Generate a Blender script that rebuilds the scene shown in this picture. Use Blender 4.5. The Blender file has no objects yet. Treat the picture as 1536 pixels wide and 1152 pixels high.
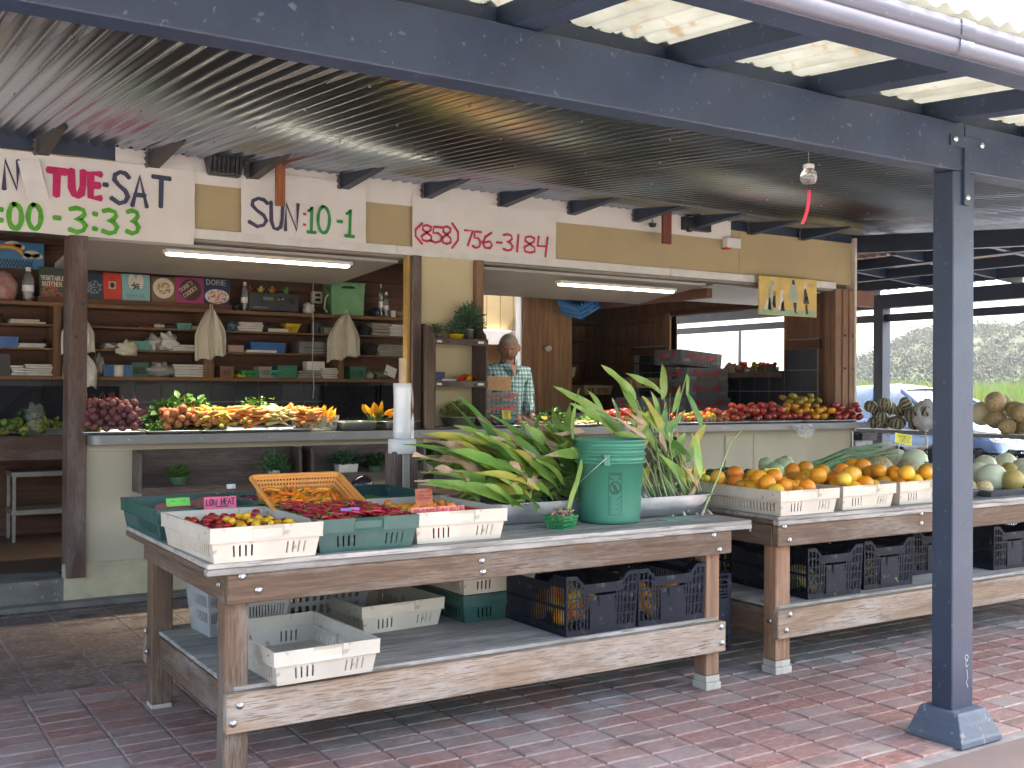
import bpy, bmesh, math, random
from mathutils import Vector, Matrix, noise
R = math.radians
random.seed(11)
S = bpy.context.scene
COL = S.collection

# ---------------------------------------------------------------- camera, world, sun, exposure
_y, _p, _r = R(32.2), R(.31), R(.28)
FW = Vector((math.sin(_y)*math.cos(_p), math.cos(_y)*math.cos(_p), math.sin(_p)))
_rr = Vector((math.cos(_y), -math.sin(_y), 0)); _uu = _rr.cross(FW)
RT = math.cos(_r)*_rr + math.sin(_r)*_uu
UP = -math.sin(_r)*_rr + math.cos(_r)*_uu
CAMP = Vector((0, 0, 1.4)); FPX = 1611.0
cd = bpy.data.cameras.new('camera'); cam = bpy.data.objects.new('camera', cd); COL.objects.link(cam)
cam.matrix_world = Matrix(((RT.x, UP.x, -FW.x, CAMP.x), (RT.y, UP.y, -FW.y, CAMP.y), (RT.z, UP.z, -FW.z, CAMP.z), (0, 0, 0, 1)))
cd.sensor_width = 36; cd.lens = FPX/1536*36; cd.clip_end = 4000; cd.clip_start = .05
S.camera = cam

SUN_EL, SUN_AZ = 57, 97          # azimuth measured from +Y towards +X
w = bpy.data.worlds.new('World'); S.world = w; w.use_nodes = True
nt = w.node_tree; nt.nodes.clear()
sk = nt.nodes.new('ShaderNodeTexSky'); sk.sky_type = 'NISHITA'; sk.sun_disc = False
sk.sun_elevation = R(SUN_EL); sk.sun_rotation = R(SUN_AZ); sk.air_density = 1.2; sk.dust_density = 5; sk.ozone_density = .5
bg = nt.nodes.new('ShaderNodeBackground'); bg.inputs[1].default_value = .15
wo = nt.nodes.new('ShaderNodeOutputWorld')
nt.links.new(sk.outputs[0], bg.inputs[0]); nt.links.new(bg.outputs[0], wo.inputs[0])
sd = bpy.data.lights.new('sun', 'SUN'); sd.energy = 4.2; sd.angle = R(.5); sd.color = (1, .95, .87)
so = bpy.data.objects.new('sun', sd); COL.objects.link(so)
_sv = Vector((math.sin(R(SUN_AZ))*math.cos(R(SUN_EL)), math.cos(R(SUN_AZ))*math.cos(R(SUN_EL)), math.sin(R(SUN_EL))))
so.rotation_euler = _sv.to_track_quat('Z', 'Y').to_euler(); so.location = (10, 10, 20)
vs = S.view_settings
S.display_settings.display_device = 'sRGB'
vs.view_transform = 'Standard'; vs.look = 'None'; vs.exposure = 2.92; vs.gamma = 1; vs.use_curve_mapping = False
S.render.engine = 'CYCLES'
cy = S.cycles; cy.max_bounces = 9; cy.diffuse_bounces = 5; cy.glossy_bounces = 3; cy.transparent_max_bounces = 6
cy.transmission_bounces = 4; cy.use_denoising = True; cy.caustics_reflective = False; cy.caustics_refractive = False
cy.sample_clamp_indirect = 6

# ---------------------------------------------------------------- helpers
def px(x, y, X=None, Y=None, Z=None):
    """point of the place seen at photo pixel x,y lying on the plane X=, Y= or Z="""
    d = FW + RT*((x-768)/FPX) - UP*((y-576)/FPX)
    if X is not None: t = X/d.x
    elif Y is not None: t = Y/d.y
    else: t = (Z-1.4)/d.z
    return CAMP + d*t

class MB:
    def __init__(s): s.v = []; s.f = []; s.m = []; s.sm = []; s.mi = 0; s.smooth = False
    def add(s, vs_, fs, M=None):
        o = len(s.v)
        s.v += [tuple(M @ Vector(p)) if M is not None else tuple(p) for p in vs_]
        for f in fs: s.f.append(tuple(i+o for i in f)); s.m.append(s.mi); s.sm.append(s.smooth)
        return s
    def box(s, x0, x1, y0, y1, z0, z1, M=None):
        v = [(x0,y0,z0),(x1,y0,z0),(x1,y1,z0),(x0,y1,z0),(x0,y0,z1),(x1,y0,z1),(x1,y1,z1),(x0,y1,z1)]
        return s.add(v, [(0,3,2,1),(4,5,6,7),(0,1,5,4),(1,2,6,5),(2,3,7,6),(3,0,4,7)], M)
    def cb(s, c, d, M=None):
        return s.box(c[0]-d[0]/2,c[0]+d[0]/2,c[1]-d[1]/2,c[1]+d[1]/2,c[2]-d[2]/2,c[2]+d[2]/2, M)
    def taper(s, w0, d0, w1, d1, h, z0=0, M=None):
        v = [(-w0/2,-d0/2,z0),(w0/2,-d0/2,z0),(w0/2,d0/2,z0),(-w0/2,d0/2,z0),(-w1/2,-d1/2,z0+h),(w1/2,-d1/2,z0+h),(w1/2,d1/2,z0+h),(-w1/2,d1/2,z0+h)]
        return s.add(v, [(0,3,2,1),(4,5,6,7),(0,1,5,4),(1,2,6,5),(2,3,7,6),(3,0,4,7)], M)
    def poly(s, pts, h, M=None):
        """flat outline pts (x,y) extruded by h in z"""
        n = len(pts)
        v = [(p[0], p[1], 0) for p in pts]+[(p[0], p[1], h) for p in pts]
        return s.add(v, [tuple(range(n))[::-1], tuple(range(n, 2*n))]+[(i, (i+1) % n, n+(i+1) % n, n+i) for i in range(n)], M)
    def lathe(s, prof, n=20, M=None, sx=1, sy=1, rib=0, ribn=0, close=True, cx=0):
        vv = []; ff = []
        for (r, z) in prof:
            for k in range(n):
                a = 2*math.pi*k/n
                q = r*(1+rib*abs(math.sin(a*ribn/2))-rib*.5 if ribn else 1)
                vv.append((q*math.cos(a)*sx, q*math.sin(a)*sy, z))
        for i in range(len(prof)-1):
            for k in range(n):
                ff.append((i*n+k, i*n+(k+1) % n, (i+1)*n+(k+1) % n, (i+1)*n+k))
        if close:
            ff.append(tuple(range(n))[::-1]); ff.append(tuple(range((len(prof)-1)*n, len(prof)*n)))
        return s.add(vv, ff, M)
    def tube(s, pts, r, n=8, M=None, caps=True):
        pts = [Vector(p) for p in pts]
        rs = r if isinstance(r, (list, tuple)) else [r]*len(pts)
        vv = []; ff = []; ref = None
        for i, p in enumerate(pts):
            t = (pts[min(i+1, len(pts)-1)]-pts[max(i-1, 0)]).normalized()
            if ref is None: ref = t.orthogonal().normalized()
            ref = (ref-t*ref.dot(t)); ref = ref.normalized() if ref.length > 1e-6 else t.orthogonal().normalized()
            b = t.cross(ref)
            for k in range(n):
                a = 2*math.pi*k/n; vv.append(p+(ref*math.cos(a)+b*math.sin(a))*rs[i])
        for i in range(len(pts)-1):
            for k in range(n): ff.append((i*n+k, i*n+(k+1) % n, (i+1)*n+(k+1) % n, (i+1)*n+k))
        if caps: ff.append(tuple(range(n))[::-1]); ff.append(tuple(range((len(pts)-1)*n, len(pts)*n)))
        return s.add(vv, ff, M)
    def ball(s, c, r, nu=14, nv=9, M=None, fn=None):
        rx, ry, rz = r if isinstance(r, (tuple, list)) else (r, r, r)
        vv = []; ff = []
        for i in range(1, nv):
            t = math.pi*i/nv
            for k in range(nu):
                a = 2*math.pi*k/nu
                p = Vector((math.sin(t)*math.cos(a), math.sin(t)*math.sin(a), math.cos(t)))
                q = fn(p) if fn else 1
                vv.append((c[0]+p.x*rx*q, c[1]+p.y*ry*q, c[2]+p.z*rz*q))
        qt = fn(Vector((0,0,1))) if fn else 1; qb = fn(Vector((0,0,-1))) if fn else 1
        vv.append((c[0], c[1], c[2]+rz*qt)); vv.append((c[0], c[1], c[2]-rz*qb))
        T = len(vv)-2; B = T+1
        for i in range(nv-2):
            for k in range(nu): ff.append((i*nu+k, (i+1)*nu+k, (i+1)*nu+(k+1) % nu, i*nu+(k+1) % nu))
        for k in range(nu):
            ff.append((T, k, (k+1) % nu)); ff.append((B, (nv-2)*nu+(k+1) % nu, (nv-2)*nu+k))
        return s.add(vv, ff, M)
    def leaf(s, p, d, up, L, W, bend=.3, n=6, fold=.15, wav=0):
        """a lanceolate leaf blade with a folded midrib"""
        p = Vector(p); d = Vector(d).normalized(); up = Vector(up)
        side = d.cross(up)
        side = side.normalized() if side.length > 1e-5 else d.orthogonal().normalized()
        nrm = side.cross(d); vv = []; ff = []
        cur = p.copy(); dd = d.copy()
        for i in range(n+1):
            t = i/n
            wd = W/2*(math.sin(math.pi*min(1, t**.75*.98+.02))**.8) if i < n else 0.0005
            k = math.sin(t*9+p.x*50)*wav
            for q, e in ((-1, fold), (0, 0), (1, fold)):
                vv.append(cur+side*(wd*q)+nrm*(e*wd*(1 if q else 0)+k*q))
            dd = (dd-nrm*(bend/n)).normalized(); nrm = side.cross(dd)
            cur = cur+dd*(L/n)
        for i in range(n):
            a = i*3
            ff += [(a, a+1, a+4, a+3), (a+1, a+2, a+5, a+4)]
        return s.add(vv, ff)
    def quadleaf(s, p, r):
        a = Vector((random.gauss(0, 1), random.gauss(0, 1), random.gauss(0, 1))).normalized()
        b = a.orthogonal().normalized(); c = a.cross(b)
        p = Vector(p)
        return s.add([p-b*r, p+c*r*.45+a*r*.12, p+b*r, p-c*r*.45+a*r*.12], [(0, 1, 2, 3)])
    def grid(s, us, vs_, solid, f):
        """panel with real openings: cells (i,j) with solid() false stay open; f(u,v,w) maps, w 0 front 1 back"""
        idx = {}; vv = []; ff = []
        def V(i, j, w_):
            k = (i, j, w_)
            if k not in idx: idx[k] = len(vv); vv.append(f(us[i], vs_[j], w_))
            return idx[k]
        nu, nv = len(us)-1, len(vs_)-1
        so_ = lambda i, j: 0 <= i < nu and 0 <= j < nv and solid(i, j)
        for i in range(nu):
            for j in range(nv):
                if not so_(i, j): continue
                ff.append((V(i,j,0), V(i+1,j,0), V(i+1,j+1,0), V(i,j+1,0)))
                ff.append((V(i,j,1), V(i,j+1,1), V(i+1,j+1,1), V(i+1,j,1)))
                if not so_(i-1, j): ff.append((V(i,j,0), V(i,j+1,0), V(i,j+1,1), V(i,j,1)))
                if not so_(i+1, j): ff.append((V(i+1,j,0), V(i+1,j,1), V(i+1,j+1,1), V(i+1,j+1,0)))
                if not so_(i, j-1): ff.append((V(i,j,0), V(i,j,1), V(i+1,j,1), V(i+1,j,0)))
                if not so_(i, j+1): ff.append((V(i,j+1,0), V(i+1,j+1,0), V(i+1,j+1,1), V(i,j+1,1)))
        return s.add(vv, ff)
    def mesh(s, name, mats, bevel=0, loc=(0, 0, 0)):
        me = bpy.data.meshes.new(name)
        l = Vector(loc)
        me.from_pydata([tuple(Vector(p)-l) for p in s.v], [], s.f)
        for m_ in (mats if isinstance(mats, (list, tuple)) else [mats]): me.materials.append(m_)
        me.polygons.foreach_set('material_index', s.m)
        me.polygons.foreach_set('use_smooth', s.sm)
        if bevel:
            bm = bmesh.new(); bm.from_mesh(me)
            bmesh.ops.recalc_face_normals(bm, faces=bm.faces)
            bmesh.ops.bevel(bm, geom=bm.edges[:], offset=bevel, segments=1, affect='EDGES', clamp_overlap=True)
            bm.to_mesh(me); bm.free()
        me.update()
        return me

def link(name, data, parent=None, loc=(0, 0, 0), rot=(0, 0, 0)):
    o = bpy.data.objects.new(name, data); COL.objects.link(o)
    o.location = loc; o.rotation_euler = rot
    if parent is not None: o.parent = parent
    return o
def T(name, label, cat, loc=(0, 0, 0), rz=0, group=None, rot=None):
    o = link(name, None, None, loc, rot or (0, 0, rz)); o.empty_display_size = .05
    o['label'] = label; o['category'] = cat
    if group: o['group'] = group
    return o
def P(name, mb, mats, parent, bevel=0, label=None):
    """part in its parent's local coordinates"""
    o = link(name, mb.mesh(name, mats, bevel), parent)
    if label: o['label'] = label
    return o
def PW(name, mb, mats, parent, bevel=0, label=None):
    """part given in world coordinates (parent: unrotated Empty)"""
    q = parent; l = Vector((0, 0, 0))
    while q is not None: l += q.location; q = q.parent
    o = link(name, mb.mesh(name, mats, bevel, l), parent)
    if label: o['label'] = label
    return o
def TM(name, mb, mats, label, cat, loc=(0, 0, 0), rot=(0, 0, 0), group=None, bevel=0, world=False):
    o = link(name, mb.mesh(name, mats, bevel, loc if world else (0, 0, 0)), None, loc, rot)
    o['label'] = label; o['category'] = cat
    if group: o['group'] = group
    return o
def ST(name, mb, mats, bevel=0, parent=None):
    o = link(name, mb.mesh(name, mats, bevel), parent)
    if parent is None: o['kind'] = 'structure'
    return o
def dup(src, loc, rz=0, label=None, group=None, rot=None):
    r = src.copy(); COL.objects.link(r); r.location = loc; r.rotation_euler = rot or (0, 0, rz)
    if label: r['label'] = label
    if group: r['group'] = group
    for ch in list(src.children):
        c = ch.copy(); COL.objects.link(c); c.parent = r
        for g in list(ch.children):
            d = g.copy(); COL.objects.link(d); d.parent = c
    return r
def BX(*a):
    m = MB(); m.box(*a); return m
def RZ(a): return Matrix.Rotation(a, 4, 'Z')
def TR(x, y, z): return Matrix.Translation((x, y, z))

# ---------------------------------------------------------------- materials
def nodes(name):
    m = bpy.data.materials.new(name); m.use_nodes = True
    t = m.node_tree; b = t.nodes['Principled BSDF']
    return m, t, b
def rgb(c): return (c[0], c[1], c[2], 1)
def N(t, k, **kw):
    n = t.nodes.new(k)
    for a, v in kw.items(): setattr(n, a, v)
    return n
def noise_fac(t, co, scale, lo, hi, detail=4, stretch=None, rough=.6):
    mp = N(t, 'ShaderNodeMapping')
    if stretch: mp.inputs['Scale'].default_value = stretch
    t.links.new(co, mp.inputs[0])
    n = N(t, 'ShaderNodeTexNoise'); n.inputs['Scale'].default_value = scale; n.inputs['Detail'].default_value = detail
    n.inputs['Roughness'].default_value = rough
    t.links.new(mp.outputs[0], n.inputs['Vector'])
    r = N(t, 'ShaderNodeMapRange'); r.inputs[1].default_value = lo; r.inputs[2].default_value = hi
    t.links.new(n.outputs[0], r.inputs[0])
    return r.outputs[0], n.outputs[0]
def mix(t, fac, a, b, mode='MIX'):
    m = N(t, 'ShaderNodeMix', data_type='RGBA', blend_type=mode)
    if isinstance(fac, (int, float)): m.inputs[0].default_value = fac
    else: t.links.new(fac, m.inputs[0])
    for i, q in ((6, a), (7, b)):
        if isinstance(q, tuple): m.inputs[i].default_value = rgb(q)
        else: t.links.new(q, m.inputs[i])
    return m.outputs[2]
def rndval(t, col, amt, hue=0):
    oi = N(t, 'ShaderNodeObjectInfo'); h = N(t, 'ShaderNodeHueSaturation')
    r = N(t, 'ShaderNodeMapRange'); r.inputs[3].default_value = 1-amt; r.inputs[4].default_value = 1+amt
    t.links.new(oi.outputs['Random'], r.inputs[0]); t.links.new(r.outputs[0], h.inputs['Value'])
    if hue:
        w_ = N(t, 'ShaderNodeTexWhiteNoise', noise_dimensions='1D'); t.links.new(oi.outputs['Random'], w_.inputs['W'])
        r2 = N(t, 'ShaderNodeMapRange'); r2.inputs[3].default_value = .5-hue; r2.inputs[4].default_value = .5+hue
        t.links.new(w_.outputs[0], r2.inputs[0]); t.links.new(r2.outputs[0], h.inputs['Hue'])
    t.links.new(col, h.inputs['Color'])
    return h.outputs[0]
def bumpn(t, b, src, strength, dist=.01):
    n = N(t, 'ShaderNodeBump'); n.inputs['Strength'].default_value = strength; n.inputs['Distance'].default_value = dist
    t.links.new(src, n.inputs['Height']); t.links.new(n.outputs[0], b.inputs['Normal'])
_mc = {}
def film(name, col, clear=.7):
    m, t, b = nodes(name); b.inputs['Base Color'].default_value = rgb(col); b.inputs['Roughness'].default_value = .15; tr = N(t, 'ShaderNodeBsdfTransparent')
    co = N(t, 'ShaderNodeTexCoord').outputs['Object']; f, _ = noise_fac(t, co, 25, .3, .8); mr = N(t, 'ShaderNodeMapRange'); mr.inputs[3].default_value = clear+.12; mr.inputs[4].default_value = clear-.2; t.links.new(f, mr.inputs[0])
    ms = N(t, 'ShaderNodeMixShader'); t.links.new(mr.outputs[0], ms.inputs[0]); t.links.new(b.outputs[0], ms.inputs[1]); t.links.new(tr.outputs[0], ms.inputs[2]); t.links.new(ms.outputs[0], t.nodes['Material Output'].inputs[0]); return m
def mat(name, col, rough=.6, metal=0, col2=None, scale=12, lo=.35, hi=.65, rnd=0, hue=0, bump=.0, bs=None, spots=None, spec=.5, trans=0, sss=0, coord='Object', stretch=None, coat=0, thin=0):
    """procedural surface: two tones blended by noise, fine speckle, per-object variation"""
    if name in _mc: return _mc[name]
    m, t, b = nodes(name)
    co = N(t, 'ShaderNodeTexCoord').outputs[coord]
    c2 = col2 or tuple(x*.8 for x in col)
    f, raw = noise_fac(t, co, scale, lo, hi, stretch=stretch)
    c = mix(t, f, tuple(col), tuple(c2))
    if spots:
        f2, _ = noise_fac(t, co, spots[0], spots[1], spots[1]+.06, detail=2)
        c = mix(t, f2, c, tuple(spots[2]))
    if rnd or hue: c = rndval(t, c, rnd, hue)
    t.links.new(c, b.inputs['Base Color'])
    b.inputs['Roughness'].default_value = rough; b.inputs['Metallic'].default_value = metal
    b.inputs['Specular IOR Level'].default_value = spec
    fr, _ = noise_fac(t, co, scale*2.3, 0, 1)
    mr = N(t, 'ShaderNodeMapRange'); mr.inputs[3].default_value = max(.03, rough-.1); mr.inputs[4].default_value = min(1, rough+.12)
    t.links.new(fr, mr.inputs[0]); t.links.new(mr.outputs[0], b.inputs['Roughness'])
    if trans: b.inputs['Transmission Weight'].default_value = trans
    if coat: b.inputs['Coat Weight'].default_value = coat
    if sss:
        b.inputs['Subsurface Weight'].default_value = sss; b.inputs['Subsurface Radius'].default_value = (.02, .008, .004); b.inputs['Subsurface Scale'].default_value = .3
    if bump:
        _, rb = noise_fac(t, co, bs or scale*4, 0, 1, detail=5)
        bumpn(t, b, rb, bump, .004)
    if thin:
        tl = N(t, 'ShaderNodeBsdfTranslucent'); t.links.new(c, tl.inputs[0])
        ms = N(t, 'ShaderNodeMixShader'); ms.inputs[0].default_value = thin
        t.links.new(b.outputs[0], ms.inputs[1]); t.links.new(tl.outputs[0], ms.inputs[2])
        t.links.new(ms.outputs[0], t.nodes['Material Output'].inputs[0])
    _mc[name] = m
    return m
def wood(name, a, b_, axis, grey=(.30, .28, .25), ga=.5, dark=(.06, .035, .025), da=.35, rough=.7, fine=95, rnd=.12, bump=.35):
    """board with grain along axis, weathered grey patches and dark stains"""
    if name in _mc: return _mc[name]
    m, t, p = nodes(name)
    co = N(t, 'ShaderNodeTexCoord').outputs['Object']
    oi = N(t, 'ShaderNodeObjectInfo'); vm = N(t, 'ShaderNodeVectorMath', operation='MULTIPLY_ADD')
    cmb = N(t, 'ShaderNodeCombineXYZ')
    for i in range(3): t.links.new(oi.outputs['Random'], cmb.inputs[i])
    t.links.new(cmb.outputs[0], vm.inputs[0]); vm.inputs[1].default_value = (17, 23, 31); t.links.new(co, vm.inputs[2]); co = vm.outputs[0]
    st = [1, 1, 1]; st['XYZ'.index(axis)] = .05
    st2 = [1, 1, 1]; st2['XYZ'.index(axis)] = .25
    g, graw = noise_fac(t, co, fine, .35, .68, stretch=st, detail=6)
    c = mix(t, g, tuple(a), tuple(b_))
    st3 = [1, 1, 1]; st3['XYZ'.index(axis)] = .035
    gx, _ = noise_fac(t, co, fine*.3, .46, .60, stretch=st3, detail=8, rough=.7); gxm = N(t, 'ShaderNodeMath', operation='MULTIPLY'); gxm.inputs[1].default_value = .55; t.links.new(gx, gxm.inputs[0])
    c = mix(t, gxm.outputs[0], c, tuple(x*.5 for x in b_))
    g2, _ = noise_fac(t, co, 7, .62-ga*.4, .75-ga*.25, stretch=st2, detail=7, rough=.7)
    gm = N(t, 'ShaderNodeMath', operation='MULTIPLY'); gm.inputs[1].default_value = min(1, .4+ga); t.links.new(g2, gm.inputs[0])
    c = mix(t, gm.outputs[0], c, tuple(grey))
    d, _ = noise_fac(t, co, 5, .72-da*.35, .85-da*.3, stretch=st2, detail=8, rough=.75)
    dm = N(t, 'ShaderNodeMath', operation='MULTIPLY'); dm.inputs[1].default_value = .75; t.links.new(d, dm.inputs[0])
    c = mix(t, dm.outputs[0], c, tuple(dark))
    f3, _ = noise_fac(t, co, fine*2.2, .55, .62, stretch=st, detail=3)
    c = mix(t, f3, c, tuple(x*.55 for x in a), 'MIX')
    c = rndval(t, c, rnd)
    t.links.new(c, p.inputs['Base Color']); p.inputs['Roughness'].default_value = rough
    bumpn(t, p, graw, bump, .004)
    _mc[name] = m
    return m
def emis(name, col, s):
    m, t, b = nodes(name); b.inputs['Base Color'].default_value = rgb(col)
    b.inputs['Emission Color'].default_value = rgb(col); b.inputs['Emission Strength'].default_value = s
    return m

WX = {a: wood('table_board_'+a, (.16, .095, .055), (.08, .048, .032), a, grey=(.22, .19, .16), ga=.36, da=.42) for a in 'XYZ'}
WRAIL = {a: wood('weathered_rail_'+a, (.30, .205, .135), (.21, .14, .092), a, grey=(.38, .34, .30), ga=.42, da=.05) for a in 'XYZ'}
WGREY = {a: wood('grey_ply_'+a, (.30, .28, .25), (.20, .185, .165), a, grey=(.42, .40, .37), ga=.55, da=.3, fine=45) for a in 'XYZ'}
WPOST = {a: wood('dark_stained_'+a, (.13, .075, .055), (.085, .05, .042), a, grey=(.17, .145, .14), ga=.42, da=.3) for a in 'XYZ'}
WFIR = {a: wood('fir_post_'+a, (.33, .19, .115), (.22, .115, .065), a, grey=(.3, .25, .2), ga=.1, da=.12) for a in 'XYZ'}
WSHELF = {a: wood('shelf_wood_'+a, (.23, .12, .05), (.15, .075, .035), a, grey=(.2, .14, .09), ga=.12, da=.22) for a in 'XYZ'}
WREDB = {a: wood('red_brown_siding_'+a, (.15, .062, .035), (.09, .038, .024), a, grey=(.12, .08, .06), ga=.15, da=.35) for a in 'XYZ'}
WBOX = {a: wood('dark_shelf_box_'+a, (.11, .075, .065), (.07, .048, .045), a, grey=(.16, .14, .13), ga=.35, da=.2) for a in 'XYZ'}
BLUE = mat('slate_blue_paint', (.021, .036, .070), .45, col2=(.014, .025, .050), scale=4, bump=.25, bs=30, spots=(42, .665, (.075, .095, .12)))
BLUEL = mat('pedestal_paint', (.06, .08, .12), .6, col2=(.08, .095, .115), scale=6, bump=.5, bs=25, spots=(28, .62, (.17, .18, .18)))
CREAM = mat('cream_wall_paint', (.56, .52, .40), .6, col2=(.50, .465, .36), scale=2.5, bump=.15, bs=60)
CREAMR = mat('cream_rough_plaster', (.60, .55, .36), .8, col2=(.42, .39, .29), scale=5, bump=.9, bs=25)
TAN = mat('mustard_fascia_paint', (.44, .35, .19), .6, col2=(.39, .315, .175), scale=2, bump=.12, bs=50, spots=(22, .74, (.2, .16, .1)))
WHITEP = mat('white_trim_paint', (.72, .71, .70), .5, col2=(.62, .61, .59), scale=8, bump=.1, spots=(35, .74, (.35, .33, .3)))
PAPER = mat('banner_paper', (.74, .72, .69), .75, col2=(.68, .655, .62), scale=2.5, bump=.5, bs=6)
PAPER2 = mat('white_paper', (.78, .77, .75), .7, col2=(.7, .69, .68), scale=9, bump=.2, rnd=.06)
CONC = mat('concrete', (.20, .195, .185), .85, col2=(.13, .125, .12), scale=6, bump=.6, bs=40, spots=(30, .66, (.3, .29, .27)))
STEEL = mat('brushed_steel', (.55, .56, .58), .28, 1, col2=(.42, .43, .46), scale=6, bump=.05)
GALV = mat('galvanised_bolt', (.62, .62, .62), .35, 1, scale=40)
LAM = mat('grey_laminate', (.26, .265, .27), .4, col2=(.22, .225, .23), scale=5)
CWHITE = mat('offwhite_crate_plastic', (.57, .525, .45), .42, col2=(.47, .43, .36), scale=4, rnd=.07, bump=.08, spots=(18, .64, (.34, .29, .23)))
CGREEN = mat('dark_green_crate_plastic', (.022, .075, .068), .4, col2=(.04, .105, .09), scale=8, rnd=.1, bump=.08, spots=(30, .7, (.12, .14, .12)))
CBLACK = mat('black_crate_plastic', (.0035, .006, .014), .55, col2=(.007, .010, .019), scale=9, rnd=.12, bump=.1, spec=.25, spots=(22, .66, (.045, .05, .06)))
CGREY = mat('grey_bin_plastic', (.33, .34, .34), .45, col2=(.24, .26, .28), scale=4, rnd=.08, spots=(14, .64, (.14, .14, .14)))
CORANGE = mat('orange_basket_plastic', (.82, .36, .085), .4, col2=(.76, .30, .06), scale=8)
BERRYG = mat('green_basket_plastic', (.02, .25, .075), .4, scale=9)
BERRYT = mat('teal_basket_pulp', (.05, .27, .23), .6, scale=9)
BLK = mat('black_plastic', (.018, .018, .022), .4, scale=9)

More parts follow.
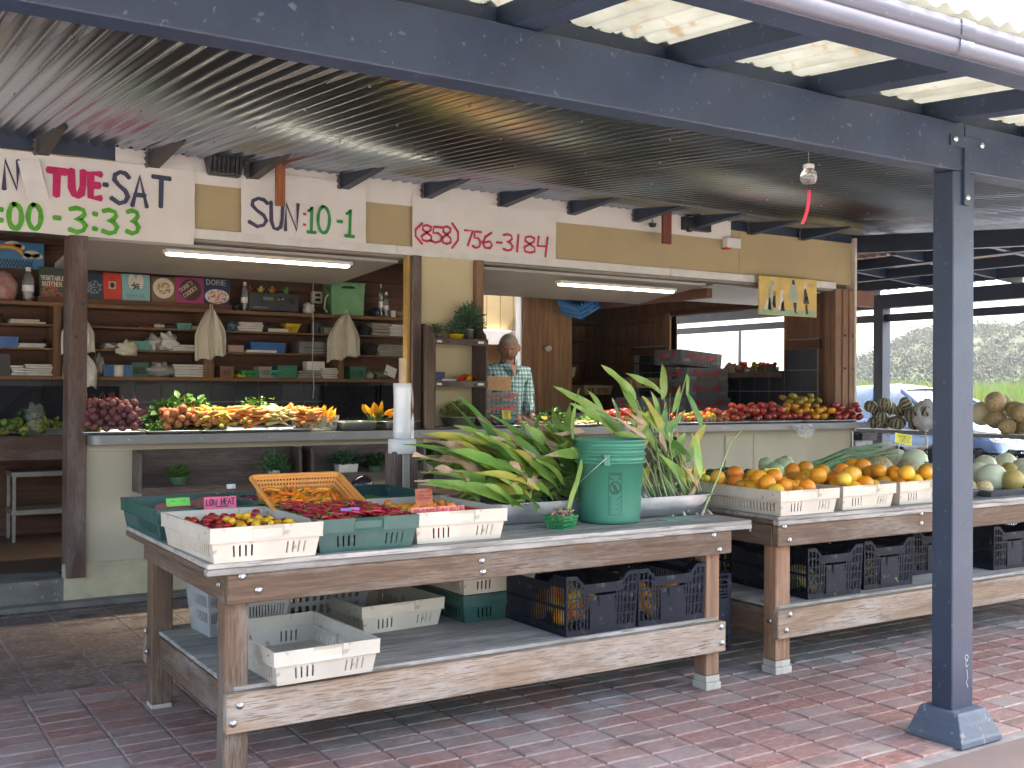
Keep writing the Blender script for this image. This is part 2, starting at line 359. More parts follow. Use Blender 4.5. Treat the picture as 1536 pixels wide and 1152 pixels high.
# ---------------------------------------------------------------- handwriting
_c = lambda cx, cy, rx, ry, a0, a1, n=12: [(cx+rx*math.cos(R(a0+(a1-a0)*i/n)), cy+ry*math.sin(R(a0+(a1-a0)*i/n))) for i in range(n+1)]
GL = {
 'A': (.6, [[(0, 0), (.3, 1), (.6, 0)], [(.12, .36), (.5, .36)]]), 'B': (.5, [[(0, 0), (0, 1), (.3, .98), (.44, .8), (.3, .54), (0, .52)], [(.3, .54), (.5, .3), (.34, .03), (0, 0)]]),
 'C': (.55, [_c(.3, .5, .28, .5, 45, 315)]), 'D': (.55, [[(0, 0), (0, 1)]+_c(.08, .5, .45, .5, 90, -90, 8)+[(0, 0)]]),
 'E': (.48, [[(.48, 1), (0, 1), (0, 0), (.48, 0)], [(0, .52), (.4, .52)]]), 'F': (.48, [[(.48, 1), (0, 1), (0, 0)], [(0, .52), (.4, .52)]]),
 'G': (.58, [_c(.3, .5, .28, .5, 50, 340)+[(.56, .45), (.34, .45)]]), 'H': (.55, [[(0, 0), (0, 1)], [(.55, 0), (.55, 1)], [(0, .5), (.55, .5)]]),
 'I': (.05, [[(.02, 0), (.02, 1)]]), 'J': (.4, [[(.38, 1), (.38, .2), (.2, 0), (0, .15)]]), 'K': (.52, [[(0, 0), (0, 1)], [(.5, 1), (.02, .45), (.52, 0)]]),
 'L': (.45, [[(0, 1), (0, 0), (.45, 0)]]), 'M': (.7, [[(0, 0), (.06, 1), (.35, .3), (.64, 1), (.7, 0)]]), 'N': (.55, [[(0, 0), (.03, 1), (.5, 0), (.55, 1)]]),
 'O': (.6, [_c(.3, .5, .3, .5, 90, 450, 18)]), 'P': (.48, [[(0, 0), (0, 1), (.32, .98), (.46, .76), (.32, .5), (0, .48)]]),
 'R': (.52, [[(0, 0), (0, 1), (.32, .98), (.46, .76), (.32, .52), (0, .5)], [(.22, .5), (.52, 0)]]),
 'S': (.5, [[(.5, .86), (.4, .97), (.24, 1), (.09, .9), (.07, .74), (.2, .58), (.4, .42), (.48, .24), (.4, .07), (.22, 0), (0, .14)]]),
 'T': (.6, [[(0, 1), (.6, .98)], [(.3, .98), (.28, 0)]]), 'U': (.55, [[(0, 1), (.02, .3), (.14, .03), (.3, 0), (.46, .1), (.53, .4), (.55, 1)]]),
 'V': (.55, [[(0, 1), (.28, 0), (.55, 1)]]), 'W': (.75, [[(0, 1), (.2, 0), (.38, .7), (.56, 0), (.75, 1)]]), 'X': (.5, [[(0, 0), (.5, 1)], [(0, 1), (.5, 0)]]),
 'Y': (.5, [[(0, 1), (.25, .5), (.5, 1)], [(.25, .5), (.25, 0)]]), 'Z': (.5, [[(0, 1), (.5, 1), (0, 0), (.5, 0)]]),
 '0': (.58, [_c(.29, .5, .27, .5, 100, 460, 18)]), '1': (.36, [[(.06, .84), (.22, 1), (.2, 0)], [(.02, 0), (.38, 0)]]), '|': (.1, [[(.06, 1), (.02, 0)]]),
 '3': (.5, [[(.02, .94), (.2, 1), (.42, .94), (.46, .76), (.34, .6), (.16, .54), (.36, .5), (.5, .3), (.42, .08), (.22, 0), (0, .08)]]),
 '4': (.5, [[(.08, 1), (.02, .5), (.42, .52)], [(.5, 1), (.4, 0)]]), '5': (.46, [[(.46, 1), (.12, 1), (.08, .6), (.3, .62), (.46, .4), (.38, .1), (.18, 0), (0, .1)]]),
 '6': (.45, [[(.4, 1), (.14, .72), (.02, .35), (.12, .04), (.34, .04), (.44, .26), (.34, .46), (.1, .38)]]), '7': (.45, [[(0, .98), (.45, 1), (.18, 0)]]),
 '8': (.45, [[(.24, .53), (.06, .7), (.08, .93), (.26, 1), (.42, .9), (.4, .7), (.22, .52), (.02, .3), (.06, .06), (.24, 0), (.43, .1), (.42, .34), (.24, .53)]]),
 '9': (.45, [[(.42, .7), (.2, .5), (.04, .7), (.12, .96), (.34, .98), (.42, .7), (.3, 0)]]), '2': (.48, [[(.02, .8), (.16, 1), (.4, .94), (.42, .7), (0, 0), (.48, .02)]]),
 '-': (.35, [[(0, .5), (.35, .5)]]), ':': (.1, [[(.05, .7), (.06, .66)], [(.05, .26), (.06, .22)]]), '(': (.22, [[(.22, 1.1), (.02, .7), (.02, .3), (.22, -.1)]]),
 ')': (.22, [[(0, 1.1), (.2, .7), (.2, .3), (0, -.1)]]), "'": (.08, [[(.05, 1), (.02, .82)]]), '&': (.5, [_c(.2, .75, .15, .22, -60, 250, 8)+[(.5, 0)], _c(.2, .25, .2, .25, 90, 360, 8)]),
 '.': (.08, [[(.03, .02), (.05, .02)]]), '+': (.4, [[(0, .5), (.4, .5)], [(.2, .3), (.2, .7)]]), ' ': (.35, []), '/': (.35, [[(0, 0), (.35, 1)]]), '$': (.45, [[(.45, .8), (.2, .95), (.04, .75), (.4, .3), (.22, .05), (0, .2)], [(.22, 1.1), (.22, -.1)]]),
}
def strokes(mb, polys, wd, fmap, d0=0):
    """ribbons of width wd along polylines; fmap(x,y,d) -> 3-D, d the height above the sheet"""
    for q, pl in enumerate(polys):
        d = d0+.0004*(q % 5)
        n = len(pl); L = []; Rr = []
        for i in range(n):
            a = Vector(pl[max(0, i-1)]); b = Vector(pl[min(n-1, i+1)])
            t = (b-a); t = t.normalized() if t.length > 1e-9 else Vector((1, 0))
            nn = Vector((-t.y, t.x))*wd/2*(1+.12*math.sin(i*2.1+q))
            p = Vector(pl[i])
            if i == 0: p = p-t*wd*.3
            if i == n-1: p = p+t*wd*.3
            L.append(p+nn); Rr.append(p-nn)
        pts = []
        t0 = (Vector(pl[0])-Vector(pl[1])).normalized(); t1 = (Vector(pl[-1])-Vector(pl[-2])).normalized()
        vv = [fmap(Vector(pl[0])[0]+t0[0]*wd*.55, Vector(pl[0])[1]+t0[1]*wd*.55, d)]
        for i in range(n): vv += [fmap(L[i].x, L[i].y, d), fmap(Rr[i].x, Rr[i].y, d)]
        vv.append(fmap(pl[-1][0]+t1[0]*wd*.55, pl[-1][1]+t1[1]*wd*.55, d))
        ff = [(0, 2, 1)]
        for i in range(n-1): a = 1+2*i; ff.append((a, a+1, a+3, a+2))
        a = 1+2*(n-1); ff.append((a, a+1, a+2))
        mb.add(vv, ff)
def textpl(txt, x, y, h, sp=.22, w=None, wob=.0):
    """polylines of a line of text, left-bottom at x,y; squeezed to width w if given"""
    tot = sum(GL[c][0]+sp for c in txt)-sp
    k = (w/tot/h if w else 1); out = []; cx = 0
    for c in txt:
        g = GL[c]; dy = random.uniform(-wob, wob); sc = 1+random.uniform(-wob, wob)
        for pl in g[1]: out.append([(x+(cx+p[0])*h*k, y+(p[1]*sc+dy)*h) for p in pl])
        cx += g[0]+sp
    return out
def YMAP(Y): return lambda x, z, d: (x, Y-d, z)

# ================================================================ SETTING
def ground_material():
    m, t, b = nodes('yard_ground'); co = N(t, 'ShaderNodeTexCoord').outputs['Object']
    f, raw = noise_fac(t, co, .15, .4, .6, detail=8); f2, _ = noise_fac(t, co, 8, .4, .6)
    c = mix(t, f, (.30, .26, .20), (.38, .33, .26)); c = mix(t, f2, c, (.30, .28, .25)); t.links.new(c, b.inputs['Base Color'])
    b.inputs['Roughness'].default_value = .9; return m
m = MB(); m.box(-340, 620, -120, 610, -.3, -.03); ST('ground', m, ground_material())

def paving_material(name, slab=False):
    """clay pavers: tone per brick from its position, chalky bloom, algae where the tables drip"""
    m, t, b = nodes(name); L = t.links
    co = N(t, 'ShaderNodeNewGeometry').outputs['Position']
    sp = N(t, 'ShaderNodeVectorMath', operation='SUBTRACT'); L.new(co, sp.inputs[0]); sp.inputs[1].default_value = (.0745, .0125, 0)
    dv = N(t, 'ShaderNodeVectorMath', operation='DIVIDE'); L.new(sp.outputs[0], dv.inputs[0]); dv.inputs[1].default_value = (.2165, .1145, 50) if not slab else (.335, .37, 50)
    fl = N(t, 'ShaderNodeVectorMath', operation='FLOOR'); L.new(dv.outputs[0], fl.inputs[0])
    wn = N(t, 'ShaderNodeTexWhiteNoise', noise_dimensions='3D'); L.new(fl.outputs[0], wn.inputs['Vector'])
    cr = N(t, 'ShaderNodeValToRGB'); L.new(wn.outputs[0], cr.inputs[0]); e = cr.color_ramp
    if slab: cols = [(0, (.105, .075, .066)), (.5, (.125, .092, .082)), (1, (.145, .11, .10))]
    else: cols = [(0, (.25, .11, .088)), (.3, (.28, .145, .12)), (.6, (.27, .165, .145)), (.85, (.29, .20, .178)), (1, (.29, .24, .215))]
    e.elements[0].position = 0; e.elements[0].color = rgb(cols[0][1]); e.elements[1].position = 1; e.elements[1].color = rgb(cols[-1][1])
    for p_, c_ in cols[1:-1]: q = e.elements.new(p_); q.color = rgb(c_)
    c = cr.outputs[0]
    f, _ = noise_fac(t, co, 26, .48, .7, detail=7, stretch=(1, 2.2, 1)); c = mix(t, f, c, (.34, .265, .25))
    f, _ = noise_fac(t, co, 1.3, .52, .68, detail=5); mm = N(t, 'ShaderNodeMath', operation='MULTIPLY'); mm.inputs[1].default_value = .6; L.new(f, mm.inputs[0])
    c = mix(t, mm.outputs[0], c, (.30, .25, .245))
    sx = N(t, 'ShaderNodeSeparateXYZ'); L.new(co, sx.inputs[0])
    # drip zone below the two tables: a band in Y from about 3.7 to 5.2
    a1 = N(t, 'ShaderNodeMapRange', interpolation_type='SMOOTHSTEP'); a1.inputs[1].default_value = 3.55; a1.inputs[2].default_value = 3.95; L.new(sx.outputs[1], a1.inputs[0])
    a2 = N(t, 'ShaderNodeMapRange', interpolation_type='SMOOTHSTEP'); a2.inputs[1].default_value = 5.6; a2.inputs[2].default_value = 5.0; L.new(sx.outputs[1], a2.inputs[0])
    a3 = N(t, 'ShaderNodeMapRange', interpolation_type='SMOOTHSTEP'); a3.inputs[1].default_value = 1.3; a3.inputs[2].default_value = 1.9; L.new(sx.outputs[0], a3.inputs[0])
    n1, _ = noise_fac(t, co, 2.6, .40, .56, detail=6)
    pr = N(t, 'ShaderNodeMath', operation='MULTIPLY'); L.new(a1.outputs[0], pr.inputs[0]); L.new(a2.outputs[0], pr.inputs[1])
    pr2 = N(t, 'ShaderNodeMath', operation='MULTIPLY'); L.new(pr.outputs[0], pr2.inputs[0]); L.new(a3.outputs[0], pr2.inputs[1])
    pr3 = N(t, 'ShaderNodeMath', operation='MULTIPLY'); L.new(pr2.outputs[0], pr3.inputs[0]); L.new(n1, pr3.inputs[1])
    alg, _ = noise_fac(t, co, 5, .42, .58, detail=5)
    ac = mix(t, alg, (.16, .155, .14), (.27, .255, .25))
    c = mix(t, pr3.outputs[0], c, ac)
    f, _ = noise_fac(t, co, .9, .50, .62, detail=7, rough=.7); mm = N(t, 'ShaderNodeMath', operation='MULTIPLY'); mm.inputs[1].default_value = .38; L.new(f, mm.inputs[0])
    c = mix(t, mm.outputs[0], c, (.12, .062, .05))
    # wet dark stains on the slabs by the wall
    f, _ = noise_fac(t, co, 3.4, .57, .61, detail=5, stretch=(1, 1.8, 1)); mm = N(t, 'ShaderNodeMath', operation='MULTIPLY'); mm.inputs[1].default_value = .75 if slab else .35; L.new(f, mm.inputs[0])
    c = mix(t, mm.outputs[0], c, (.07, .045, .04))
    L.new(c, b.inputs['Base Color'])
    rr_, _ = noise_fac(t, co, 3.4, .50, .62); rm = N(t, 'ShaderNodeMapRange'); rm.inputs[3].default_value = .8; rm.inputs[4].default_value = .55; L.new(rr_, rm.inputs[0]); L.new(rm.outputs[0], b.inputs['Roughness'])
    _, rb = noise_fac(t, co, 34, 0, 1, detail=6, stretch=(1, 1.6, 1)); bumpn(t, b, rb, .55, .008)
    return m
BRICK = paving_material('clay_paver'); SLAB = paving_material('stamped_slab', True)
MORT = mat('joint_sand', (.17, .15, .14), .95, col2=(.30, .28, .27), scale=5, bump=.5, bs=60)
pav = ST('pavement', BX(-14, 8.95, -7, 7.42, -.2, -.006), MORT)
def brick_mesh(w_, d_, k):
    rg = random.Random(k); mb = MB(); c = .0055
    j = lambda: rg.uniform(-.0022, .0022)
    x, y = w_/2, d_/2
    o = [(-x+j(), -y+j()), (x+j(), -y+j()), (x+j(), y+j()), (-x+j(), y+j())]
    zt = [rg.uniform(-.0012, .0012) for _ in range(4)]
    v = [(a, b_, -.03) for a, b_ in o]+[(a, b_, -.005+z) for (a, b_), z in zip(o, zt)]+[(a*(1-c/x), b_*(1-c/y), z) for (a, b_), z in zip(o, zt)]
    mb.add(v, [(0,1,5,4),(1,2,6,5),(2,3,7,6),(3,0,4,7),(4,5,9,8),(5,6,10,9),(6,7,11,10),(7,4,8,11),(8,9,10,11)])
    return mb
bms = [brick_mesh(.2105, .1085, k).mesh('brick', BRICK) for k in range(9)]
BP = []
for i in range(-6, 42):
    for j in range(12, 48):
        x = .0745+.2165*(i+.5); y = .0125+.1145*(j+.5)
        if y > 5.31 and x < 3.0: continue
        if y < 2.6 and 3.1 < x < 4.2: continue
        d = Vector((x, y, -1.4)); dep = d.dot(FW)
        if dep < .5: continue
        u = 768+FPX*d.dot(RT)/dep; v_ = 576-FPX*d.dot(UP)/dep
        BP.append((x, y, u, v_, dep))
vis = sorted([b for b in BP if -15 < b[2] < 1560 and b[3] < 1175 and True], key=lambda b: b[4])
near = set((b[0], b[1]) for b in vis[:298])
far = MB(); k = 0
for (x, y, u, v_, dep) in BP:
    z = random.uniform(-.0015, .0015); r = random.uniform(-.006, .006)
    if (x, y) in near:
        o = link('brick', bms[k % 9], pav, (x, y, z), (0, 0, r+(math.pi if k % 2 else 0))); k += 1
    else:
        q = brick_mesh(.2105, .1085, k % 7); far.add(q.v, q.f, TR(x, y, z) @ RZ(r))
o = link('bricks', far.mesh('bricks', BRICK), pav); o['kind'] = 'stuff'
slm = [(brick_mesh(.328, sd_, 50+k).mesh('slab', SLAB)) for k, sd_ in enumerate((.36, .36, .36))]
for i in range(-8, 9):
    for j in range(0, 6):
        x = .1105+.3345*(i+.5)+.003; y = 5.325+.3725*(j+.5)-.02
        if x > 3.0 or y > 7.4: continue
        q = link('slab', slm[(i+j) % 3], pav, (x, y, random.uniform(-.003, .0005)))
q = link('slab', brick_mesh(1.05, .62, 91).mesh('slab', mat('pink_slab', (.17, .125, .115), .8, col2=(.14, .11, .10), scale=4, bump=.3, bs=50)), pav, (3.66, 2.28, -.001))

# far land: road, field, hill
m = MB(); m.box(8.95, 26, -60, 300, -.029, -.012); ST('road', m, mat('parking_gravel', (.15, .14, .125), .9, col2=(.12, .115, .105), scale=3, bump=.4, bs=80))
def land(name, x0, x1, y0, y1, nx, ny, zf, material):
    mb = MB(); mb.smooth = True; vv = []; ff = []
    for i in range(nx+1):
        for j in range(ny+1):
            x = x0+(x1-x0)*i/nx; y = y0+(y1-y0)*j/ny; vv.append((x, y, zf(x, y)))
    for i in range(nx):
        for j in range(ny):
            a = i*(ny+1)+j; ff.append((a, a+ny+1, a+ny+2, a+1))
    mb.add(vv, ff); return ST(name, mb, material)
ve = Vector((math.sin(R(57)), math.cos(R(57)), 0)); vn = Vector((ve.y, -ve.x, 0))
def hillz(x, y):
    p = Vector((x, y, 0)); d = p.dot(ve); s_ = p.dot(vn)
    t = max(0, min(1, (d-170)/150)); t = t*t*(3-2*t)
    an = math.degrees(math.atan2(x, y)); fade = max(0, min(1, (an-46.5)/6.5))
    return -1.0+t*(19+4*noise.noise(Vector((s_*.012, d*.008, 2)))+4*noise.noise(Vector((s_*.04, d*.03, 7))))*fade
HILL = mat('scrub_hillside', (.06, .065, .04), .95, col2=(.045, .052, .033), scale=.08, spec=0, spots=(.12, .58, (.08, .075, .06)))
FIELD = mat('field_grass_ground', (.07, .085, .03), .9, col2=(.09, .095, .04), scale=.3)
land('hills', -350, 620, -120, 620, 60, 60, hillz, HILL)
m = MB(); m.box(27, 150, -120, 260, -.029, .03); ST('field', m, FIELD)
# individual leaf-like blades of the field edge and the scrub on the hill: uncountable
LEAFF = mat('field_grass', (.085, .14, .025), .7, col2=(.12, .155, .035), scale=.5, thin=.3)
g = MB()
for k in range(9000):
    a = random.uniform(R(47), R(66)); d = 38+50*random.random()**1.3
    x, y = d*math.sin(a), d*math.cos(a); h = random.uniform(.8, 1.5)+(d-38)*.022; r = random.uniform(.03, .08)*(1+d/60)
    t_ = random.uniform(0, 6.28); lx, ly = random.uniform(-.2, .2), random.uniform(-.2, .2)
    g.add([(x-r*math.cos(t_), y-r*math.sin(t_), 0), (x+r*math.cos(t_), y+r*math.sin(t_), 0), (x+lx, y+ly, h)], [(0, 1, 2)])
o = link('tall_grass', g.mesh('tall_grass', LEAFF)); o['kind'] = 'stuff'; o['label'] = 'tall pale green grass in the field beyond the parked cars'; o['category'] = 'grass'
SCR = [mat('scrub_leaves_a', (.045, .056, .034), .95, spec=0, col2=(.06, .066, .043), scale=.2), mat('scrub_leaves_b', (.07, .073, .055), .95, spec=0, col2=(.047, .054, .037), scale=.2), mat('scrub_leaves_c', (.055, .08, .03), .95, spec=0, scale=.2)]
g = MB(); rg = random.Random(5)
for k in range(2300):
    a = rg.uniform(R(47), R(66)); d = rg.uniform(150, 345)
    x, y = d*math.sin(a), d*math.cos(a); z = hillz(x, y); r = rg.uniform(1.1, 3.2); g.mi = rg.choice((0, 0, 1, 1, 2))
    if d < 185: r *= .7
    for q in range(int(34*(r/2))):
        p = Vector((rg.gauss(0, .42), rg.gauss(0, .42), abs(rg.gauss(0, .42))))
        s_ = rg.uniform(.2, .42)
        a_ = Vector((rg.gauss(0, 1), rg.gauss(0, 1), rg.gauss(0, 1))).normalized(); b_ = a_.orthogonal().normalized(); c_ = a_.cross(b_)
        p = Vector((x, y, z))+p*r
        g.add([p-b_*s_, p+c_*s_*.8, p+b_*s_, p-c_*s_*.8], [(0, 1, 2, 3)])
o = link('hillside_scrub', g.mesh('hillside_scrub', SCR)); o['kind'] = 'stuff'; o['label'] = 'grey green scrub covering the far hillside'; o['category'] = 'scrub'

# ================================================================ FARM STAND BUILDING
YW = 7.38
B = T('farm_stand', 'open fronted cream and brown farm stand with counter, tan fascia and metal edged worktop', 'building', (4.9, YW, 0))
def bp(name, a, mats, bevel=0, parent=None, label=None):
    return PW(name, BX(*a), mats, parent or B, bevel, label)
# plinth, counter wall
bp('plinth', (1.27, 8.70, YW+.02, YW+.14, 0, .10), CONC)
bp('step', (-3, 1.262, YW-.02, YW+.35, 0, .175), CONC, .006)
bp('kerb_strip', (-3, 8.72, YW-.13, YW+.018, 0, .035), CONC, .004)
for a, b_ in ((1.262, 6.995), (7.0, 7.345), (7.35, 8.705)): bp('wall_panel', (a, b_, YW+.0, YW+.06, .262, 1.03), CREAM, .002)
mb = MB(); vv = []; ff = []; n = 90
for i in range(n+1):
    x = 1.245+(8.70-1.245)*i/n; q = .012*noise.noise(Vector((x*5, 0, 1)))
    vv += [(x, YW-.018+q, .035), (x, YW-.022+q, .18+.01*noise.noise(Vector((x*8, 3, 0)))), (x, YW-.003, .262)]
for i in range(n):
    for k in range(2): a = i*3+k; ff.append((a, a+3, a+4, a+1))
mb.smooth = True; mb.add(vv, ff); mb.smooth = False; mb.box(1.245, 8.70, YW, YW+.05, .035, .2601); PW('plaster_skirt', mb, CREAMR, B)
# counter slab with rounded left end and metal edge
zc = 1.095; out = [(8.74, 7.17), (8.74, 7.98), (1.378, 7.98), (1.378, 7.235)]+[(1.443-.065*math.cos(R(a)), 7.235-.065*math.sin(R(a))) for a in (15, 30, 45, 60, 75, 90)]
PW('countertop', MB().poly(out, .052, TR(0, 0, zc-.054)), LAM, B)
me_ = MB(); path = [(1.3775, 7.98), (1.3775, 7.235)]+[(1.443-.0665*math.cos(R(a)), 7.235-.0665*math.sin(R(a))) for a in (10, 20, 30, 40, 50, 60, 70, 80, 90)]+[(8.742, 7.1685)]
for i in range(len(path)-1):
    (x0, y0), (x1, y1) = path[i], path[i+1]; t_ = Vector((x1-x0, y1-y0, 0)).normalized(); n_ = Vector((t_.y, -t_.x, 0))*-.003
    if n_.y > 0 or (abs(n_.y) < 1e-6 and n_.x > 0): n_ = -n_
    me_.add([(x0, y0, zc-.057), (x1, y1, zc-.057), (x1+n_.x, y1+n_.y, zc-.057), (x0+n_.x, y0+n_.y, zc-.057), (x0, y0, zc+.001), (x1, y1, zc+.001), (x1+n_.x, y1+n_.y, zc+.001), (x0+n_.x, y0+n_.y, zc+.001)],
            [(3,2,1,0),(4,5,6,7),(0,1,5,4),(1,2,6,5),(2,3,7,6),(3,0,4,7)])
PW('metal_edge', me_, mat('worn_metal_edge', (.26, .265, .275), .5, .5, col2=(.22, .225, .235), scale=6), B)
for k in range(16):
    x = 1.6+k*.47; PW('screw', MB().ball((x, 7.1655, zc-.028), (.006, .003, .006), 8, 5), GALV, B)
bp('counter_rail', (1.376, 8.70, YW-.018, YW-.001, .985, 1.040), CREAM, .002)
bp('joint_batten', (6.98, 7.01, YW-.012, YW-.001, .262, .984), CREAM)
bp('counter_end_angle', (8.706, 8.722, YW-.02, 7.98, .20, 1.04), STEEL)
# posts of the openings
def post(x0, x1, z0, z1, mats, y0=YW-.045, y1=YW+.055, lab=None): return bp('post', (x0, x1, y0, y1, z0, z1), mats, .004, label=lab)
pl = post(1.256, 1.372, .178, 2.378, WPOST['Z'], YW-.06, YW+.12, lab='dark weathered post at the doorway')
for z in (1.93, 1.715): bp('bolt_hole', (1.335 if z > 1.8 else 1.292, 1.356 if z > 1.8 else 1.313, YW-.0625, YW-.059, z, z+.022), BLK)
post(3.722, 3.797, 1.096, 2.425, WPOST['Z'], lab='brown post left of the cream panel')
post(3.690, 3.7195, 1.096, 2.425, mat('yellow_edge_paint', (.45, .30, .08), .6), YW-.01, YW+.06)
post(4.277, 4.352, 1.096, 2.425, WFIR['Z'])
bp('infill_panel', (3.80, 4.274, YW-.005, YW+.035, 1.096, 2.425), mat('cream_yellow_panel', (.60, .52, .31), .6, col2=(.55, .475, .285), scale=2))
post(8.452, 8.545, 1.096, 2.43, WFIR['Z'], YW-.02, YW+.12); post(8.548, 8.632, 1.096, 2.43, WFIR['Z'], YW-.03, YW+.08); post(8.636, 8.70, 1.096, 2.43, WFIR['Z'], YW-.04, YW+.05)
bp('corner_trim', (8.702, 8.735, YW-.05, YW+.1, 1.0, 2.95), mat('corner_white', (.62, .58, .52), .6), .002)
for z in (1.95, 1.62):
    for x in (8.57, 8.675): bp('bolt_hole', (x, x+.018, YW-.046, YW-.03, z, z+.022), BLK)
# fascia and trim
for a, b_ in ((-3, 2.40), (2.403, 3.3), (3.303, 7.155), (7.159, 8.70)): bp('fascia_panel', (a, b_, YW, YW+.03, 2.475, 2.90), TAN, .0015)
for a, b_ in ((-3, 3.595), (3.599, 6.3), (6.304, 8.46)): bp('trim_board', (a, b_, YW-.022, YW-.002, 2.425, 2.492), WHITEP, .003)
bp('header', (-3, 8.70, YW+.062, YW+.12, 2.40, 2.56), WPOST['X'])
bp('soffit_strip', (1.375, 8.45, YW-.0, YW+.06, 2.405, 2.423), mat('grey_rail', (.25, .24, .21), .6))
bp('upper_board', (-3, 2.062, YW-.006, YW+.02, 2.902, 3.05), BLUE); bp('upper_board', (2.064, 7.038, YW+.002, YW+.02, 2.902, 3.05), WHITEP); bp('upper_board', (7.04, 8.72, YW-.006, YW+.02, 2.902, 3.05), BLUE)
# roof above the rooms, ceilings, floors, back walls
bp('roof', (-3.2, 8.80, YW+.06, 9.95, 3.06, 3.14), CONC); bp('roof', (7.45, 8.80, 9.952, 12.1, 3.06, 3.14), CONC)  # unseen roof slabs, set over the rooms to block the sun
CEIL = mat('dim_ceiling_board', (.36, .34, .31), .6)
bp('ceiling', (-3, 8.60, YW+.13, 9.74, 2.66, 2.69), CEIL); bp('ceiling', (7.3, 8.60, 9.76, 11.8, 2.66, 2.69), CEIL)
bp('floor', (-3, 8.60, YW+.36, 9.9, .02, .17), mat('worn_brown_floor', (.12, .075, .05), .5, col2=(.075, .05, .038), scale=3)); bp('floor', (5.0, 8.6, 9.902, 11.9, .02, .17), CONC)
for k in range(13): bp('siding_board', (-3, 5.72, 9.76, 9.785+.004*(k % 2), .9+k*.142, .9+k*.142+.137), WREDB['X'], .002)
bp('back_wall', (-3, 5.72, 9.79, 9.86, .17, 3.05), WREDB['X'])
bp('side_wall', (-3.06, -3.0, YW, 9.86, .0, 3.05), CREAM)
# doorway frame and board beside it
bp('door_header', (5.0, 6.95, 9.70, 9.80, 2.44, 2.66), WREDB['X'], .003); bp('door_frame', (5.66, 5.72, 9.68, 9.79, .17, 2.44), WFIR['Z'], .003)
bp('door_frame', (6.235, 6.33, 9.68, 9.80, .17, 2.44), WFIR['Z'], .003); bp('door_edge_strip', (6.215, 6.232, 9.70, 9.80, .17, 2.44), WHITEP)
WKNOT = wood('ply_door_board', (.34, .19, .095), (.16, .08, .04), 'Z', ga=.08, da=.22, fine=22, bump=.5)
bp('door_board', (6.333, 6.90, 9.72, 9.78, .17, 2.44), WKNOT, .003)
pp = px(820, 523, Y=9.71); PW('door_knob', MB().ball((pp.x, 9.68, pp.z), (.045, .03, .035)), mat('pale_knob', (.6, .58, .5), .4), B)
# alcove walls
WPLY = wood('side_wall_ply', (.25, .125, .07), (.15, .075, .045), 'Z', ga=.1, da=.3, fine=26, bump=.4)
mb = MB(); mb.add([(6.905, 9.79, .17), (6.955, 9.79, .17), (7.66, 10.9, .17), (7.60, 10.9, .17), (6.905, 9.79, 3.05), (6.955, 9.79, 3.05), (7.66, 10.9, 3.05), (7.60, 10.9, 3.05)], [(0,3,2,1),(4,5,6,7),(0,1,5,4),(1,2,6,5),(2,3,7,6),(3,0,4,7)])
PW('partition_wall', mb, WPLY, B); bp('partition_wall', (7.60, 7.66, 10.901, 11.9, .17, 3.05), WPLY); bp('back_wall', (7.662, 8.62, 11.82, 11.9, .17, 3.05), WPLY)
wy0, wy1, wz0, wz1 = 8.19, 10.05, 1.60, 2.31
bp('side_wall', (8.62, 8.70, YW+.125, 11.9, .17, wz0), WPLY); bp('side_wall', (8.62, 8.70, YW+.125, 11.9, wz1, 3.05), WPLY)
bp('side_wall', (8.62, 8.70, YW+.125, wy0, wz0+.001, wz1-.001), WPLY); bp('side_wall', (8.62, 8.70, wy1, 11.9, wz0+.001, wz1-.001), WPLY)
win = bp('window_frame', (8.60, 8.72, wy0-.05, wy0, wz0-.05, wz1+.03), WFIR['Z']); bp('window_frame', (8.595, 8.72, wy1, wy1+.09, wz0-.05, wz1+.03), WFIR['Z']); bp('window_frame', (8.598, 8.72, wy0, wy1, wz1, wz1+.06), WREDB['Y'])
sill = px(1120, 560, X=8.5); bp('window_shelf', (8.42, 8.70, 8.21, 8.98, wz0-.055, wz0-.002), WPOST['Y'], .003)
# inside tiles: dark blue with pale grout, every tile a piece
GROUT = mat('pale_grout', (.42, .41, .40), .8); TILE = mat('dark_blue_tile', (.016, .021, .038), .3, col2=(.024, .03, .048), scale=6, rnd=.12)
bp('tile_backing', (8.606, 8.618, YW+.34, 10.75, .95, 1.545), GROUT); bp('tile_backing', (8.606, 8.618, YW+.34, 8.135, 1.5455, 1.95), GROUT); bp('tile_backing', (8.606, 8.618, 10.145, 10.75, 1.5455, 1.95), GROUT)
tm = MB(); tm.box(-.005, .004, -.1085, .1085, -.1085, .1085); tmesh = tm.mesh('tile', TILE, .002)
for j in range(-1, 15):
    for k in range(0, 4):
        y = YW+.46+j*.224; z = 1.062+k*.224
        if z > 1.55 and 8.15 < y < 10.1: continue
        if y > 10.7 or y < YW+.4: continue
        link('tile', tmesh, B, Vector((8.601, y, z))-B.location)
bp('tile_cap', (8.585, 8.604, YW+.3, 8.15, 1.846, 1.94), WREDB['Y'], .002); bp('tile_cap', (8.585, 8.604, 10.12, 10.8, 1.846, 1.94), WREDB['Y'], .002)
bp('tile_backing', (-3, 5.72, 9.745, 9.757, .95, 1.50), GROUT)
tm = MB(); tm.box(-.1085, .1085, -.005, .004, -.1085, .1085); tmesh2 = tm.mesh('tile', TILE, .002)
for j in range(-4, 26):
    for k in range(2):
        x = .10+j*.2235
        if x > 5.6: continue
        link('tile', tmesh2, B, Vector((x, 9.740, 1.39-k*.2235))-B.location)
# back counter
bp('back_counter', (-3, 5.6, 9.16, 9.74, .98, 1.02), WPOST['X'], .003); bp('back_counter_edge', (-3, 5.6, 9.13, 9.158, .83, 1.019), WPOST['X'], .003)
